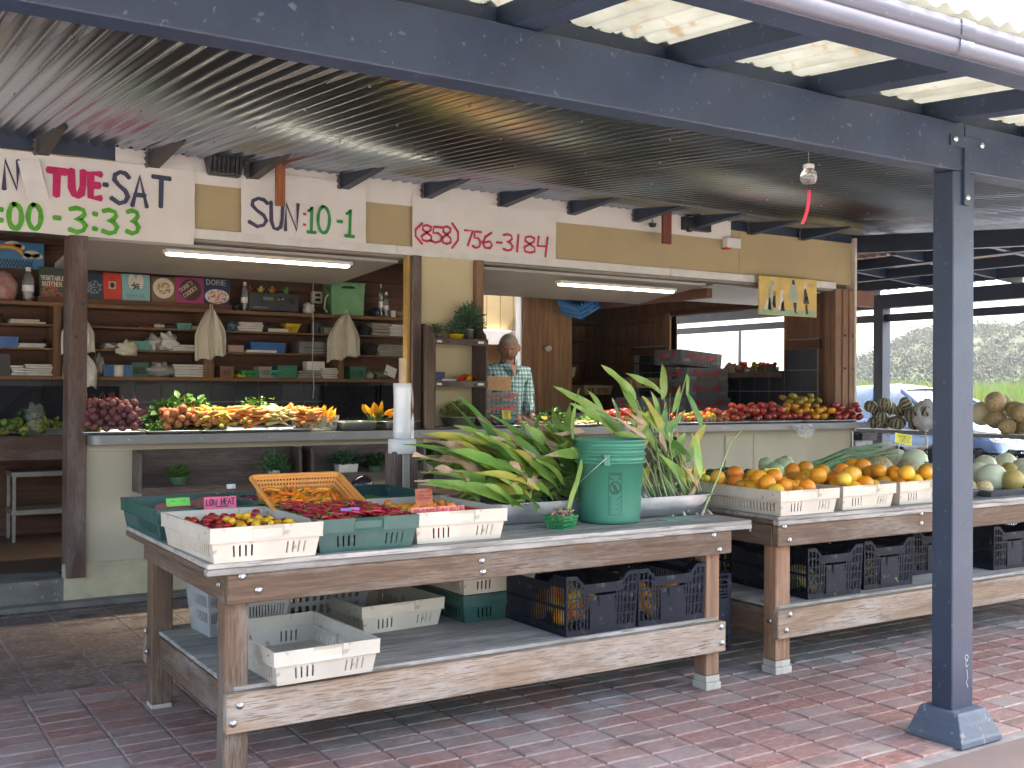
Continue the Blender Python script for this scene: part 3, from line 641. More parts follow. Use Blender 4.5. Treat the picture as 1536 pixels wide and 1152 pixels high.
# hinged shutters folded up under the header, fluorescent fittings on them
SHUT = mat('grey_shutter_board', (.42, .41, .40), .45, col2=(.34, .335, .33), scale=2)
def shutter(x0, x1, yb, zb, zf=2.40):
    mb = MB(); mb.add([(x0, YW+.13, zf-.02), (x1, YW+.13, zf-.02), (x1, yb, zb), (x0, yb, zb), (x0, YW+.13, zf+.015), (x1, YW+.13, zf+.015), (x1, yb, zb+.035), (x0, yb, zb+.035)],
       [(0,3,2,1),(4,5,6,7),(0,1,5,4),(1,2,6,5),(2,3,7,6),(3,0,4,7)]); return PW('shutter', mb, SHUT, B)
q1 = px(503, 427, X=3.68); q2 = px(957, 456, X=6.86)
shutter(1.40, 3.68, q1.y, q1.z); shutter(4.37, 6.86, q2.y, q2.z); shutter(6.95, 8.40, q2.y-.1, q2.z+.05, 2.41)
bp('shutter_rail', (6.87, 6.94, YW+.13, 9.2, 2.27, 2.36), WREDB['Y'])
# outside awning flap seen through the side window
mb = MB(); mb.add([(8.74, 8.1, 2.32), (8.74, 10.1, 2.32), (9.55, 10.1, 2.47), (9.55, 8.1, 2.47), (8.74, 8.1, 2.35), (8.74, 10.1, 2.35), (9.55, 10.1, 2.50), (9.55, 8.1, 2.50)], [(0,3,2,1),(4,5,6,7),(0,1,5,4),(1,2,6,5),(2,3,7,6),(3,0,4,7)])
PW('awning_flap', mb, WPOST['Y'], B); bp('awning_rail', (9.46, 9.54, 8.1, 10.1, 2.40, 2.468), WPOST['Y'])
# back shelving of the left room
SH = T('wall_shelving', 'long brown pigeonhole shelving full of bags and baskets behind the counter', 'shelving', (2.5, 9.5, 1.5))
YS0, YS1 = 9.38, 9.74
zt = px(300, 463, Y=YS0).z; zb_ = px(300, 566, Y=YS0).z; z1_ = px(300, 494, Y=YS0).z; z2_ = px(300, 527, Y=YS0).z
def shp(name, a, mats, bevel=.002): return PW(name, BX(*a), mats, SH, bevel)
XR = px(607, 470, Y=YS0).x
shp('top_shelf', (-1.5, XR, YS0, YS1, zt-.03, zt), WSHELF['X']); shp('bottom_shelf', (-1.5, XR, YS0-.01, YS1, zb_-.032, zb_), WSHELF['X'])
for z in (z1_, z2_): shp('shelf', (-1.5, XR-.02, YS0+.02, YS1, z-.016, z), WSHELF['X'])
for x0, x1 in ((80, 92), (306, 321), (508, 516), (-120, -108)):
    a = px(x0, 500, Y=YS0).x; b_ = px(x1, 500, Y=YS0).x; shp('divider', (a, b_, YS0-.008, YS1, zb_+.001, zt-.031), WSHELF['Z'])
shp('back_board', (-1.5, XR, YS1+.0005, YS1+.015, zb_, zt), WREDB['X'])
# shelves in the alcove on the right
for y_ in (482, 509, 542, 574, 606):
    z = px(860, y_, Y=11.4).z; SHELF = bp('alcove_shelf', (7.67, 8.58, 11.4, 11.81, z-.02, z), WPOST['X'], .002)
for y_ in (486, 516, 545):
    z = px(940, y_, X=8.5).z; bp('side_shelf', (8.45, 8.615, 10.3, 11.35, z-.012, z), WPOST['Y'], .002)

# yellow shed wall seen through the doorway
SW = T('shed_wall', 'pale yellow boarded shed wall seen through the open doorway behind the man', 'wall', (6.9, 11.2, 0))
YEL = mat('yellow_shed_boards', (.42, .32, .16), .6, col2=(.38, .285, .14), scale=3, rnd=.05)  # the boards' own pale yellow, slightly varied from board to board
for k in range(12): PW('board', BX(5.4+k*.185, 5.4+k*.185+.179, 10.9, 10.925+.004*(k % 2), 0, 2.75), YEL, SW, .002)
PW('white_ledge', BX(5.6, 7.10, 10.80, 10.895, 1.93, 2.10), WHITEP, SW, .004)
mb = MB(); mb.tube([(6.98, 10.86, 1.93), (6.80, 10.86, 1.4)], .03, 6); PW('brace', mb, mat('ochre_brace', (.35, .22, .06), .6), SW)

# fluorescent fittings
def fitting(x0y0, x1y1, X0, X1, yy, zz, lab):
    t = T('fluorescent_light', lab, 'light', ((X0+X1)/2, yy, zz))
    al = bpy.data.lights.new('tube_light', 'AREA'); al.shape = 'RECTANGLE'; al.size = X1-X0; al.size_y = .05; al.energy = 5; al.spread = R(100); al.color = (1, .84, .58); lo = link('tube_light', al, t, (0, 0, -.02))
    PW('housing', BX(X0-.02, X1+.02, yy-.045, yy+.045, zz+.004, zz+.03), WHITEP, t, .004)
    PW('tube', BX(X0, X1, yy-.03, yy+.03, zz-.012, zz+.003), emis('fluorescent_tube', (1, .86, .6), 2.5), t, .005)
def onshut(x, y, xs, yb, zb, zf=2.38):
    n = Vector((0, zf-zb, yb-(YW+.13))); d = FW + RT*((x-768)/FPX) - UP*((y-576)/FPX); p0 = Vector((0, YW+.13, zf-.04))
    return CAMP + d*((p0-CAMP).dot(n)/d.dot(n))
a = onshut(250, 376, 0, q1.y, q1.z); b_ = onshut(523, 395, 0, q1.y, q1.z)
fitting(0, 0, a.x, b_.x, (a.y+b_.y)/2, (a.z+b_.z)/2-.02, 'long lit fluorescent tube under the left shutter above the root vegetables')
a = onshut(838, 423, 0, q2.y, q2.z); b_ = onshut(1010, 434, 0, q2.y, q2.z)
fitting(0, 0, a.x, b_.x, (a.y+b_.y)/2, (a.z+b_.z)/2-.02, 'lit fluorescent tube under the right shutter above the tomatoes')

# ================================================================ CANOPY
CA = T('canopy', 'dark blue timber canopy with corrugated metal underside in front of the stand', 'canopy', (3.5, 5, 2.5))
sm = .085; zsh = lambda y: 2.985-sm*(YW-y)
METAL = None
def metal_mat():
    m, t, b = nodes('galvanised_sheet'); co = N(t, 'ShaderNodeTexCoord').outputs['Object']
    f, raw = noise_fac(t, co, .8, .35, .65, detail=3); c = mix(t, f, (.24, .29, .38), (.31, .36, .45)); c = rndval(t, c, .05)
    t.links.new(c, b.inputs['Base Color']); b.inputs['Metallic'].default_value = 1
    r, _ = noise_fac(t, co, .9, .3, .7, detail=2, stretch=(1, .4, 1)); mr = N(t, 'ShaderNodeMapRange'); mr.inputs[3].default_value = .16; mr.inputs[4].default_value = .21
    t.links.new(r, mr.inputs[0]); t.links.new(mr.outputs[0], b.inputs['Roughness'])
    return m
METAL = metal_mat()
def corr(x0, x1, y0, y1, zf, pitch=.086, amp=.0125, ny=1, seg=10, zoff=0):
    mb = MB(); mb.smooth = True; n = int(round((x1-x0)/pitch*seg)); vv = []; ff = []
    for i in range(n+1):
        x = x0+(x1-x0)*i/n; c = amp*math.cos(2*math.pi*x/pitch)
        for j in range(ny+1):
            y = y0+(y1-y0)*j/ny; vv.append((x, y, zf(x, y)+c+zoff))
    for i in range(n):
        for j in range(ny): a = i*(ny+1)+j; ff.append((a, a+ny+1, a+ny+2, a+1))
    mb.add(vv, ff); return mb
X0 = -2.6; wsh = .086*9
k = 0; x = X0
while x < 8.72:
    x1 = min(x+wsh, 8.74)
    PW('roof_sheet', corr(x, x1+.03, 2.84, YW+.005, lambda X, Y: zsh(Y), zoff=.0016*(k % 2)), METAL, CA); x = x1; k += 1
# roofing screws
scm = MB().ball((0, 0, -.003), (.006, .006, .006), 8, 5).mesh('screw', mat('dull_screw', (.25, .25, .26), .5, .4))
for i in range(16):
    for y in (3.5, 4.25, 5.0, 5.75, 6.5, 7.1):
        x = -.4+i*.564+.03*(i % 2)
        link('screw', scm, CA, Vector((round(x/.086)*.086+.043, y+.03*math.sin(i*3), zsh(y)-.0135))-CA.location)
# main beam and its blocking
BM = PW('beam', BX(-3, 3.859, 2.70, 2.80, 2.293, 2.485), BLUE, CA, .004); PW('beam', BX(3.863, 9.2, 2.698, 2.80, 2.293, 2.483), BLUE, CA, .004)
PW('blocking', BX(-3, 9.2, 2.811, 2.836, 2.44, 2.573), BLUE, CA)
zr = lambda y: 2.489-.09*(2.70-y)   # rafter underside outside the beam
for i in range(-3, 13):
    x = 3.113+.678*(i-2)
    mb = MB(); xa, xb = x-.048, x+.048
    ya, yb = 2.102, 2.85
    mb.add([(xa, ya, zr(ya)), (xb, ya, zr(ya)), (xb, yb, zr(yb)), (xa, yb, zr(yb)), (xa, ya, zr(ya)+.078), (xb, ya, zr(ya)+.078), (xb, yb, zr(yb)+.078), (xa, yb, zr(yb)+.078)], [(0,3,2,1),(4,5,6,7),(0,1,5,4),(1,2,6,5),(2,3,7,6),(3,0,4,7)])
    PW('rafter', mb, BLUE, CA, .003)
# translucent fibreglass strips between the rafters, rusty at the lap
def fibre_mat():
    m, t, b = nodes('aged_fibreglass'); co = N(t, 'ShaderNodeTexCoord').outputs['Object']
    f, _ = noise_fac(t, co, 6, .4, .66, detail=7, stretch=(1, .5, 1)); c = mix(t, f, (.205, .21, .18), (.135, .135, .11))
    f2, _ = noise_fac(t, co, 9, .58, .68, detail=6); c = mix(t, f2, c, (.155, .12, .075))
    tl = N(t, 'ShaderNodeBsdfTranslucent'); t.links.new(c, tl.inputs[0]); t.links.new(c, b.inputs['Base Color']); b.inputs['Roughness'].default_value = .5
    ms = N(t, 'ShaderNodeMixShader'); ms.inputs[0].default_value = .22; t.links.new(b.outputs[0], ms.inputs[1]); t.links.new(tl.outputs[0], ms.inputs[2])
    t.links.new(ms.outputs[0], t.nodes['Material Output'].inputs[0]); return m
FIB = fibre_mat()
for i in range(-3, 12):
    x = 3.113+.678*(i-2)
    PW('skylight_sheet', corr(x+.0, x+.678, 1.95, 2.88, lambda X, Y: zr(Y)+.09, pitch=.1, amp=.012), FIB, CA)
PW('opaque_sheet', corr(-2.6, 9.2, 2.881, 7.5, lambda X, Y: zr(2.88)+.09+.10*(Y-2.88), pitch=.094, seg=4), mat('roof_top_sheet', (.4, .4, .4), .5, .6), CA)
# fascia, gutter
PW('gutter_board', BX(-3, 9.2, 1.995, 2.10, 2.394, 2.48), BLUE, CA, .003)
GUT = mat('lavender_gutter', (.09, .092, .125), .5, col2=(.075, .078, .108), scale=3, spots=(30, .7, (.2, .17, .17)))
def gutter(x0, x1):
    mb = MB(); mb.smooth = True; pr = [(2.03, 2.415), (2.012, 2.414), (2.002, 2.42), (1.998, 2.43), (1.996, 2.452), (2.006, 2.457), (2.006, 2.462), (1.993, 2.465), (1.991, 2.508), (1.997, 2.513)]
    pr = [(a-.036, b_-.019) for a, b_ in pr]; vv = [(x0, a, b_) for a, b_ in pr]+[(x1, a, b_) for a, b_ in pr]; n = len(pr)
    mb.add(vv, [(i, i+1, n+i+1, n+i) for i in range(n-1)]); return mb
PW('gutter', gutter(-3, 2.81), GUT, CA); PW('gutter', gutter(2.812, 9.2), GUT, CA)
mb = gutter(2.78, 2.843); mb.v = [(a, (b_-1.994)*1.08+1.994, (c-2.431)*1.05+2.431) for a, b_, c in mb.v]; PW('gutter_joint', mb, GUT, CA)
# tapered rafter tails against the wall with scalloped iron hangers
HANG = mat('hanger_iron', (.10, .10, .10), .5, .6, col2=(.2, .18, .16), scale=30)
for i in range(-1, 12):
    x = 3.165+.687*(i-2)
    if x > 8.65: continue
    mb = MB(); xa, xb = x-.035, x+.035; yf = 6.75
    mb.add([(xa, YW-.012, zsh(YW)-.115), (xb, YW-.012, zsh(YW)-.115), (xb, yf, zsh(yf)-.012), (xa, yf, zsh(yf)-.012), (xa, YW-.012, zsh(YW)+.03), (xb, YW-.012, zsh(YW)+.03), (xb, yf, zsh(yf)+.03), (xa, yf, zsh(yf)+.03)], [(0,3,2,1),(4,5,6,7),(0,1,5,4),(1,2,6,5),(2,3,7,6),(3,0,4,7)])
    r_ = PW('rafter_tail', mb, mat('tail_grey_paint', (.06, .058, .058), .6) if x < 3 else BLUE, CA, .002)
    pts = [(0, 0), (.012, .0), (.02, .02), (.010, .04), (.022, .06), (.010, .085), (.02, .1), (0, .11)]
    mb = MB(); mb.poly([(p[0], p[1]) for p in pts], .012); mb.v = [(xa-.004-v[0]*1.3, YW-.03-v[2], zsh(YW)-.118+v[1]) for v in mb.v]
    PW('joist_hanger', mb, HANG, CA)
# T shaped strap and pole
PO = T('canopy_post', 'dark blue square timber post on a flared blue pedestal at the right front', 'post', (3.86, 2.75, 0))
PW('shaft', BX(3.792, 3.928, 2.703, 2.80, .121, 2.291), BLUE, PO, .004)
ped = MB()
for z, a, b_, c, d in ((0, 3.73, 3.996, 2.614, 2.875), (.022, 3.733, 3.993, 2.617, 2.872), (.028, 3.738, 3.988, 2.622, 2.867), (.078, 3.752, 3.968, 2.640, 2.850), (.083, 3.755, 3.965, 2.643, 2.847), (.116, 3.764, 3.955, 2.656, 2.836), (.124, 3.770, 3.949, 2.662, 2.830)): ped.v += [(a, c, z), (b_, c, z), (b_, d, z), (a, d, z)]
ped.f = [(0,3,2,1)]+[(i+4*l, (i+1) % 4+4*l, (i+1) % 4+4*l+4, i+4*l+4) for l in range(6) for i in range(4)]+[(24,25,26,27)]; ped.m = [0]*len(ped.f); ped.sm = [False]*len(ped.f)
PW('pedestal', ped, BLUEL, PO, .003)
st = MB(); st.box(3.762, 3.982, 2.692, 2.6975, 2.387, 2.431); st.box(3.848, 3.881, 2.6905, 2.7025, 2.156, 2.387); PW('t_strap', st, BLUE, PO, .001)
for x, z in ((3.786, 2.413), (3.957, 2.407), (3.865, 2.186)): PW('bolt', MB().ball((x, 2.688, z), (.012, .008, .012), 10, 6), GALV, PO)
mb = MB(); strokes(mb, [_c(0, .5, .2, .2, 0, 360), _c(.02, 0, .16, .25, 60, 330), [(.0, -.5), (.1, -1.2), (-.1, -1.5), (.12, -1.9)]], .09, lambda x, z, d: (3.885+x*.05, 2.7025-d*2, .30+z*.05)); PW('scratched_mark', mb, mat('scratch', (.3, .32, .33), .8), PO)

# side canopy beyond the building
SC = T('side_canopy', 'blue gridded timber side canopy on the right open to the parked cars', 'canopy', (10, 7, 2.5))
zs = lambda x: 2.75-.08*(x-8.8)
mb = MB(); L_ = [(2.86, 2.49, 2.62), (7.4, 2.81, 3.04), (12.0, 2.81, 3.06)]
for (y0, a0, b0), (y1, a1, b1) in zip(L_, L_[1:]):
    mb.add([(8.76, y0, a0), (8.86, y0, a0), (8.86, y1, a1), (8.76, y1, a1), (8.76, y0, b0), (8.86, y0, b0), (8.86, y1, b1), (8.76, y1, b1)], [(0,3,2,1),(4,5,6,7),(0,1,5,4),(1,2,6,5),(2,3,7,6),(3,0,4,7)])
PW('end_beam', mb, BLUE, SC)
for i in range(4):
    x = 9.34+.6*i
    if x > 10.9: continue
    PW('purlin', BX(x-.03, x+.03, 2.9, 14, zs(x), zs(x)+.11), BLUE, SC)
for j in range(12):
    y = 3.2+.95*j; mb = MB(); xa, xb = 8.87, 11.0
    mb.add([(xa, y-.03, zs(xa)+.01), (xb, y-.03, zs(xb)+.01), (xb, y+.03, zs(xb)+.01), (xa, y+.03, zs(xa)+.01), (xa, y-.03, zs(xa)+.12), (xb, y-.03, zs(xb)+.12), (xb, y+.03, zs(xb)+.12), (xa, y+.03, zs(xa)+.12)], [(0,3,2,1),(4,5,6,7),(0,1,5,4),(1,2,6,5),(2,3,7,6),(3,0,4,7)])
    PW('side_rafter', mb, BLUE, SC)
mb = MB(); mb.smooth = True; vv = []; ff = []; n = 560
for i in range(n+1):
    y = 2.9+11.1*i/n; c = .011*math.cos(2*math.pi*y/.12)
    vv += [(8.8, y, zs(8.8)+.135+c), (11.25, y, zs(11.25)+.135+c)]
for i in range(n): ff.append((2*i, 2*i+2, 2*i+3, 2*i+1))
mb.add(vv, ff); PW('side_roof_sheet', mb, mat('red_primed_sheet', (.30, .13, .09), .5, .3, col2=(.16, .16, .17), scale=2), SC)
PW('outer_beam', BX(10.95, 11.09, 2.9, 14, 2.43, 2.60), BLUE, SC); PW('outer_rail', BX(10.97, 11.06, 2.9, 14, 2.265, 2.355), BLUE, SC)
for y in (8.85, 12.9, 4.8):
    PW('outer_post', BX(10.93, 11.08, y-.07, y+.07, 0, 2.43), BLUE, SC, .004)
a = px(1303, 448, X=9.0); t = TM('meter_box', BX(8.74, 9.02, a.y-.05, a.y+.02, a.z-.09, a.z+.07), mat('red_box', (.19, .07, .05), .5), 'small dark red box under the side canopy at the building corner', 'box')

# ---------------------------------------------------------------- banners and marks on the fascia
def bbox(x0, y0, x1, y1, Y=YW):
    a = px(x0, (y0+y1)/2, Y=Y); b_ = px(x1, (y0+y1)/2, Y=Y); c = px((x0+x1)/2, y0, Y=Y); d = px((x0+x1)/2, y1, Y=Y)
    return a.x, b_.x, d.z, c.z
def sheet(name, X0, X1, Z0, Z1, Y, label, cat, n=24, m_=10, amp=.006, sag=0):
    t = T(name, label, cat, ((X0+X1)/2, Y, Z0)); mb = MB(); mb.smooth = True; vv = []; ff = []
    seed = X0*3.7
    for i in range(n+1):
        for j in range(m_+1):
            u, v = i/n, j/m_; x = X0+(X1-X0)*u; z = Z0+(Z1-Z0)*v
            e = amp*(noise.noise(Vector((x*3, z*5, seed)))+.6*noise.noise(Vector((x*9, z*4, seed))))
            ed = (.006*noise.noise(Vector((z*9, seed, 1))) if i in (0, n) else 0)
            vv.append((x+ed, Y-abs(e), z+sag*math.sin(math.pi*u)*(1-v)+(.004*noise.noise(Vector((x*6, seed, 2))) if j in (0, m_) else 0)))
    for i in range(n):
        for j in range(m_): a = i*(m_+1)+j; ff.append((a, a+m_+1, a+m_+2, a+1))
    mb.add(vv, ff); PW('paper', mb, PAPER, t); return t
INK = mat('navy_marker', (.028, .03, .075), .55, col2=(.05, .05, .10), scale=30); INKG = mat('green_marker', (.10, .40, .012), .55, col2=(.05, .30, .01), scale=30); INKD = mat('dark_green_marker', (.02, .22, .05), .55, col2=(.03, .28, .06), scale=30)
INKM = mat('magenta_marker', (.55, .01, .12), .55, col2=(.42, .005, .09), scale=30); INKR = mat('crimson_marker', (.48, .012, .07), .55, col2=(.55, .03, .09), scale=30)
def glyphs(parent, items, Y, wd, mats, name='lettering'):
    mb = MB()
    for ch, x0, y0, x1, y1 in items:
        X0, X1, Z0, Z1 = bbox(x0, y0, x1, y1, Y); pls = GL[ch][1]
        us = [p[0] for pl in pls for p in pl]; vs2 = [p[1] for pl in pls for p in pl]
        ua, ub, va, vb = min(us), max(us), min(vs2), max(vs2)
        h = wd/2
        f = lambda p: (X0+h+(X1-X0-2*h)*(p[0]-ua)/max(ub-ua, 1e-3) if ub-ua > .07 else (X0+X1)/2, Z0+h+(Z1-Z0-2*h)*(p[1]-va)/max(vb-va, 1e-3) if vb-va > .07 else (Z0+Z1)/2)
        out = []
        for pl in pls:
            q = [f(p) for p in pl]
            if ub-ua <= .07 and len(q) == 2 and vb-va > .3: q = [(q[0][0]-.004+(X1-X0)*.3*(1 if q[0][1] > q[1][1] else 0), q[0][1]), q[1]]
            if math.dist(q[0], q[-1]) < 1e-4 and len(q) == 2: q[1] = (q[1][0]+.012, q[1][1])
            out.append(q)
        if ch == ':': out = [[((X0+X1)/2-.004, Z0+(Z1-Z0)*.9), ((X0+X1)/2+.006, Z0+(Z1-Z0)*.88)], [((X0+X1)/2-.004, Z0+(Z1-Z0)*.1), ((X0+X1)/2+.006, Z0+(Z1-Z0)*.08)]]
        strokes(mb, out, wd, YMAP(Y-.009))
    PW(name, mb, mats, parent)
# long white paper below the canopy
sheet('paper_strip', 1.548, 7.036, 2.80, 2.985, YW-.012, 'long blank white paper strip along the top of the fascia under the metal roof', 'paper', 60, 4)
b1 = sheet('paper_banner', .2, 2.062, 2.378, 2.884, YW-.028, 'white paper banner reading TUE-SAT over green opening hours', 'banner', 30, 12, .009)
yb_ = YW-.028
glyphs(b1, [('N', 2, 238, 31, 287), ('-', 153, 274, 163, 281), ('S', 164, 255, 196, 309), ('A', 195, 262, 223, 312), ('T', 226, 263, 257, 313)], yb_, .030, INK)
glyphs(b1, [('T', 68, 251, 102, 297), ('U', 101, 253, 130, 299), ('E', 130, 256, 154, 302)], yb_, .046, INKM)
glyphs(b1, [(':', -6, 312, 6, 332), ('0', 9, 303, 36, 347), ('0', 38, 304, 65, 347), ('-', 78, 323, 92, 331), ('3', 101, 309, 132, 352), (':', 138, 318, 146, 346), ('3', 151, 312, 179, 354), ('3', 187, 313, 211, 354)], yb_, .030, INKG)
a = px(30, 240, Y=yb_); b_ = px(68, 302, Y=yb_); pm = MB(); pm.box(-.062, .062, -.002, .002, -.13, .13)
pm.v = [(x, y, z) for x, y, z in pm.v]; o = link('patch', pm.mesh('patch', PAPER2), b1, Vector(((a.x+b_.x)/2, yb_-.024, (a.z+b_.z)/2))-b1.location, (0, R(-14), 0))
b2 = sheet('paper_banner', 2.387, 3.335, 2.488, 2.93, YW-.028, 'white paper banner reading SUN:10-1 in blue and green', 'banner', 20, 10, .007)
glyphs(b2, [('S', 371, 295, 403, 343), ('U', 403, 302, 426, 347), ('N', 425, 304, 449, 348)], yb_, .027, INK)
glyphs(b2, [('1', 459, 308, 474, 351), ('0', 474, 308, 496, 352), ('-', 504, 329, 514, 336), ('1', 516, 312, 532, 357)], yb_, .024, INKD); glyphs(b2, [(':', 452, 319, 460, 339)], yb_, .017, INKR)
b3 = sheet('paper_banner', 3.722, 5.052, 2.484, 2.88, YW-.028, 'white paper banner with a crimson telephone number', 'banner', 26, 10, .005)
glyphs(b3, [('(', 621, 333, 634, 367), ('8', 630, 336, 648, 364), ('5', 644, 339, 664, 366), ('8', 661, 338, 677, 368), (')', 676, 334, 688, 374), ('7', 695, 344, 710, 370), ('5', 707, 346, 722, 374), ('6', 722, 347, 739, 374), ('-', 743, 361, 753, 367), ('3', 753, 350, 770, 378), ('|', 771, 351, 779, 379), ('8', 784, 353, 803, 381), ('4', 804, 354, 822, 386)], yb_, .019, INKR)
# little things up on the fascia
a = bbox(300, 238, 359, 268); t = T('floodlight', 'black ribbed floodlight box under the metal roof between two banners', 'lamp', ((a[0]+a[1])/2, YW-.1, a[2]))
mb = MB(); mb.taper(a[1]-a[0]-.06, .06, a[1]-a[0], .12, a[3]-a[2]+.02); P('housing', mb, BLK, t, .006)
for k in range(9): P('fin', MB().box((a[1]-a[0])*(k/9-.44)-.006, (a[1]-a[0])*(k/9-.44)+.006, -.075, -.055, .01, a[3]-a[2]), BLK, t)
for xx0, y0_, xx1, y1_, lab, c in ((413, 256, 427, 309, 'orange wooden slat hanging in front of the SUN banner', (.45, .15, .05)), (993, 322, 1006, 366, 'dark red wooden slat hanging over the right end of the white strip', (.25, .06, .035))):
    a = bbox(xx0, y0_, xx1, y1_, YW-.2); TM('wood_strip', BX(a[0], a[1], YW-.215, YW-.19, a[2], zsh(YW-.2)-.005), wood('slat_%d' % xx0, c, tuple(q*.6 for q in c), 'Z', ga=.05, da=.1), lab, 'slat', bevel=.002)
for xx, yy in ((978, 341), (1033, 348)):
    a = px(xx, yy, Y=YW-.05); t = T('clip_lamp', 'small black clip lamp on the white strip %s of the red slat' % ('left' if xx < 1000 else 'right'), 'lamp', (a.x, YW-.06, a.z)); P('cup', MB().taper(.035, .04, .06, .05, .035, 0), BLK, t, .003); P('arm', MB().tube([(0, 0, .03), (.01, .02, .075)], .004, 6), BLK, t)
a = bbox(1083, 358, 1104, 373); t = T('electrical_box', 'small white electrical box at the top of the tan fascia', 'box', ((a[0]+a[1])/2, YW-.04, a[2])); P('cover', MB().box(-(a[1]-a[0])/2, (a[1]-a[0])/2, -.03, .038, 0, a[3]-a[2]), WHITEP, t, .004); P('red_tag', MB().box(-.10, -.04, -.028, .03, -.015, -.001), mat('red_tag', (.5, .03, .02), .5), t)
a = bbox(1020, 330, 1038, 346); TM('roof_vent', MB().box(a[0], a[1]+.18, YW-.06, YW-.01, a[2], a[3]+.02), BLK, 'dark ribbed vent under the roof beside the red slat', 'vent')
# picture panel
a = bbox(1137, 417, 1223, 474, YW-.08); t = T('picture_panel', 'yellow painted panel of slim figures and pale dogs hanging from the trim', 'picture', ((a[0]+a[1])/2, YW-.09, a[2]))
W_, H_ = a[1]-a[0], a[3]-a[2]
P('board', MB().box(-W_/2, W_/2, -.008, .008, 0, H_), mat('panel_yellow', (.72, .52, .16), .5, scale=6), t, .002)
P('green_floor', MB().box(-W_/2+.004, W_/2-.004, -.0095, -.0082, .004, H_*.16), mat('panel_green', (.36, .50, .34), .5), t)
def blob(name, pts, c):
    mb = MB(); mb.poly([(-W_/2+p[0]*W_, p[1]*H_) for p in pts], .001); mb.v = [(v[0], -.0095-v[2], v[1]) for v in mb.v]; P(name, mb, mat('pic_'+name, c, .6), t)
blob('tall_dog', [(.15, .28), (.16, .6), (.18, .8), (.20, .93), (.22, .88), (.27, .84), (.25, .76), (.22, .72), (.24, .5), (.25, .3), (.22, .14), (.14, .14)], (.38, .48, .38))
blob('small_dog', [(.08, .14), (.10, .3), (.14, .45), (.17, .46), (.19, .3), (.2, .13)], (.7, .68, .58)); blob('white_dog', [(.31, .16), (.34, .45), (.36, .68), (.43, .64), (.40, .55), (.42, .2), (.38, .12)], (.72, .69, .6))
blob('black_cat', [(.36, .12), (.38, .34), (.41, .38), (.43, .12)], (.03, .03, .04)); blob('child', [(.22, .25), (.23, .5), (.27, .52), (.28, .2), (.25, .2)], (.05, .04, .05)); blob('cap', [(.23, .52), (.24, .64), (.29, .6), (.28, .52)], (.6, .2, .06))
blob('cloak', [(.50, .45), (.53, .8), (.57, .86), (.62, .78), (.67, .45), (.60, .36)], (.40, .50, .42)); blob('cloak_head', [(.55, .84), (.56, .96), (.60, .95), (.61, .82)], (.06, .05, .05)); blob('cloak_legs', [(.58, .36), (.60, .1), (.66, .06), (.63, .12), (.64, .36)], (.04, .04, .05))
blob('coat', [(.76, .35), (.77, .72), (.80, .75), (.83, .6), (.86, .34)], (.04, .04, .06)); blob('coat_head', [(.755, .76), (.76, .93), (.81, .93), (.81, .76)], (.72, .66, .55)); blob('coat_legs', [(.79, .33), (.80, .08), (.84, .07), (.83, .33)], (.04, .04, .05)); blob('loaf', [(.79, .5), (.82, .54), (.90, .47), (.86, .42)], (.75, .55, .2))
mb = MB(); strokes(mb, [[(-W_/2+.83*W_+i*.012, H_*(.84+.07*math.sin(i*2.3))) for i in range(8)]], .006, lambda x, z, d: (x, -.0096-d, z)); P('red_scribble', mb, mat('pic_red', (.6, .12, .05), .5), t)
# light bulb pendant with pink tag
YP = 3.45; a = px(1213, 222, Y=YP); b_ = px(1213, 248, Y=YP); c = px(1213, 275, Y=YP)
t = T('hanging_bulb', 'clear round bulb jar hanging from the metal roof with a bright pink strip below', 'lamp', (a.x, YP, c.z))
h = b_.z-c.z; GL_ = mat('clear_glass', (.9, .93, .95), .03, trans=.85, scale=4)
mb = MB(); mb.smooth = True; mb.lathe([(.012, -.004), (.030, .0), (.040, h*.28), (.036, h*.55), (.022, h*.78), (.022, h*.98)], 16); P('glass', mb, GL_, t)
P('cap', MB().lathe([(.024, h*.8), (.026, h*.82), (.026, h*1.02), (.01, h*1.1)], 14), WHITEP, t); P('cord', MB().tube([(0, 0, h), (0, 0, zsh(YP)-c.z-.01)], .0022, 6), mat('grey_cord', (.3, .3, .3), .6), t)
P('thread', MB().tube([(0, 0, 0), (0, 0, -.045)], .001, 5), BLK, t)
mb = MB(); vv = []; ff = []
for i in range(9):
    q = i/8; x = .018*math.sin(q*1.9)-.035*q*q+.004; vv += [(x-.010, .003*i, -.03-.155*q), (x+.010, .003*i, -.03-.155*q), (x+.010, .003*i+.002, -.03-.155*q), (x-.010, .003*i+.002, -.03-.155*q)]
for i in range(8): ff += [(4*i+k, 4*i+(k+1) % 4, 4*i+4+(k+1) % 4, 4*i+4+k) for k in range(4)]
mb.add(vv, ff); P('pink_strip', mb, mat('pink_plastic', (.75, .02, .10), .4), t)

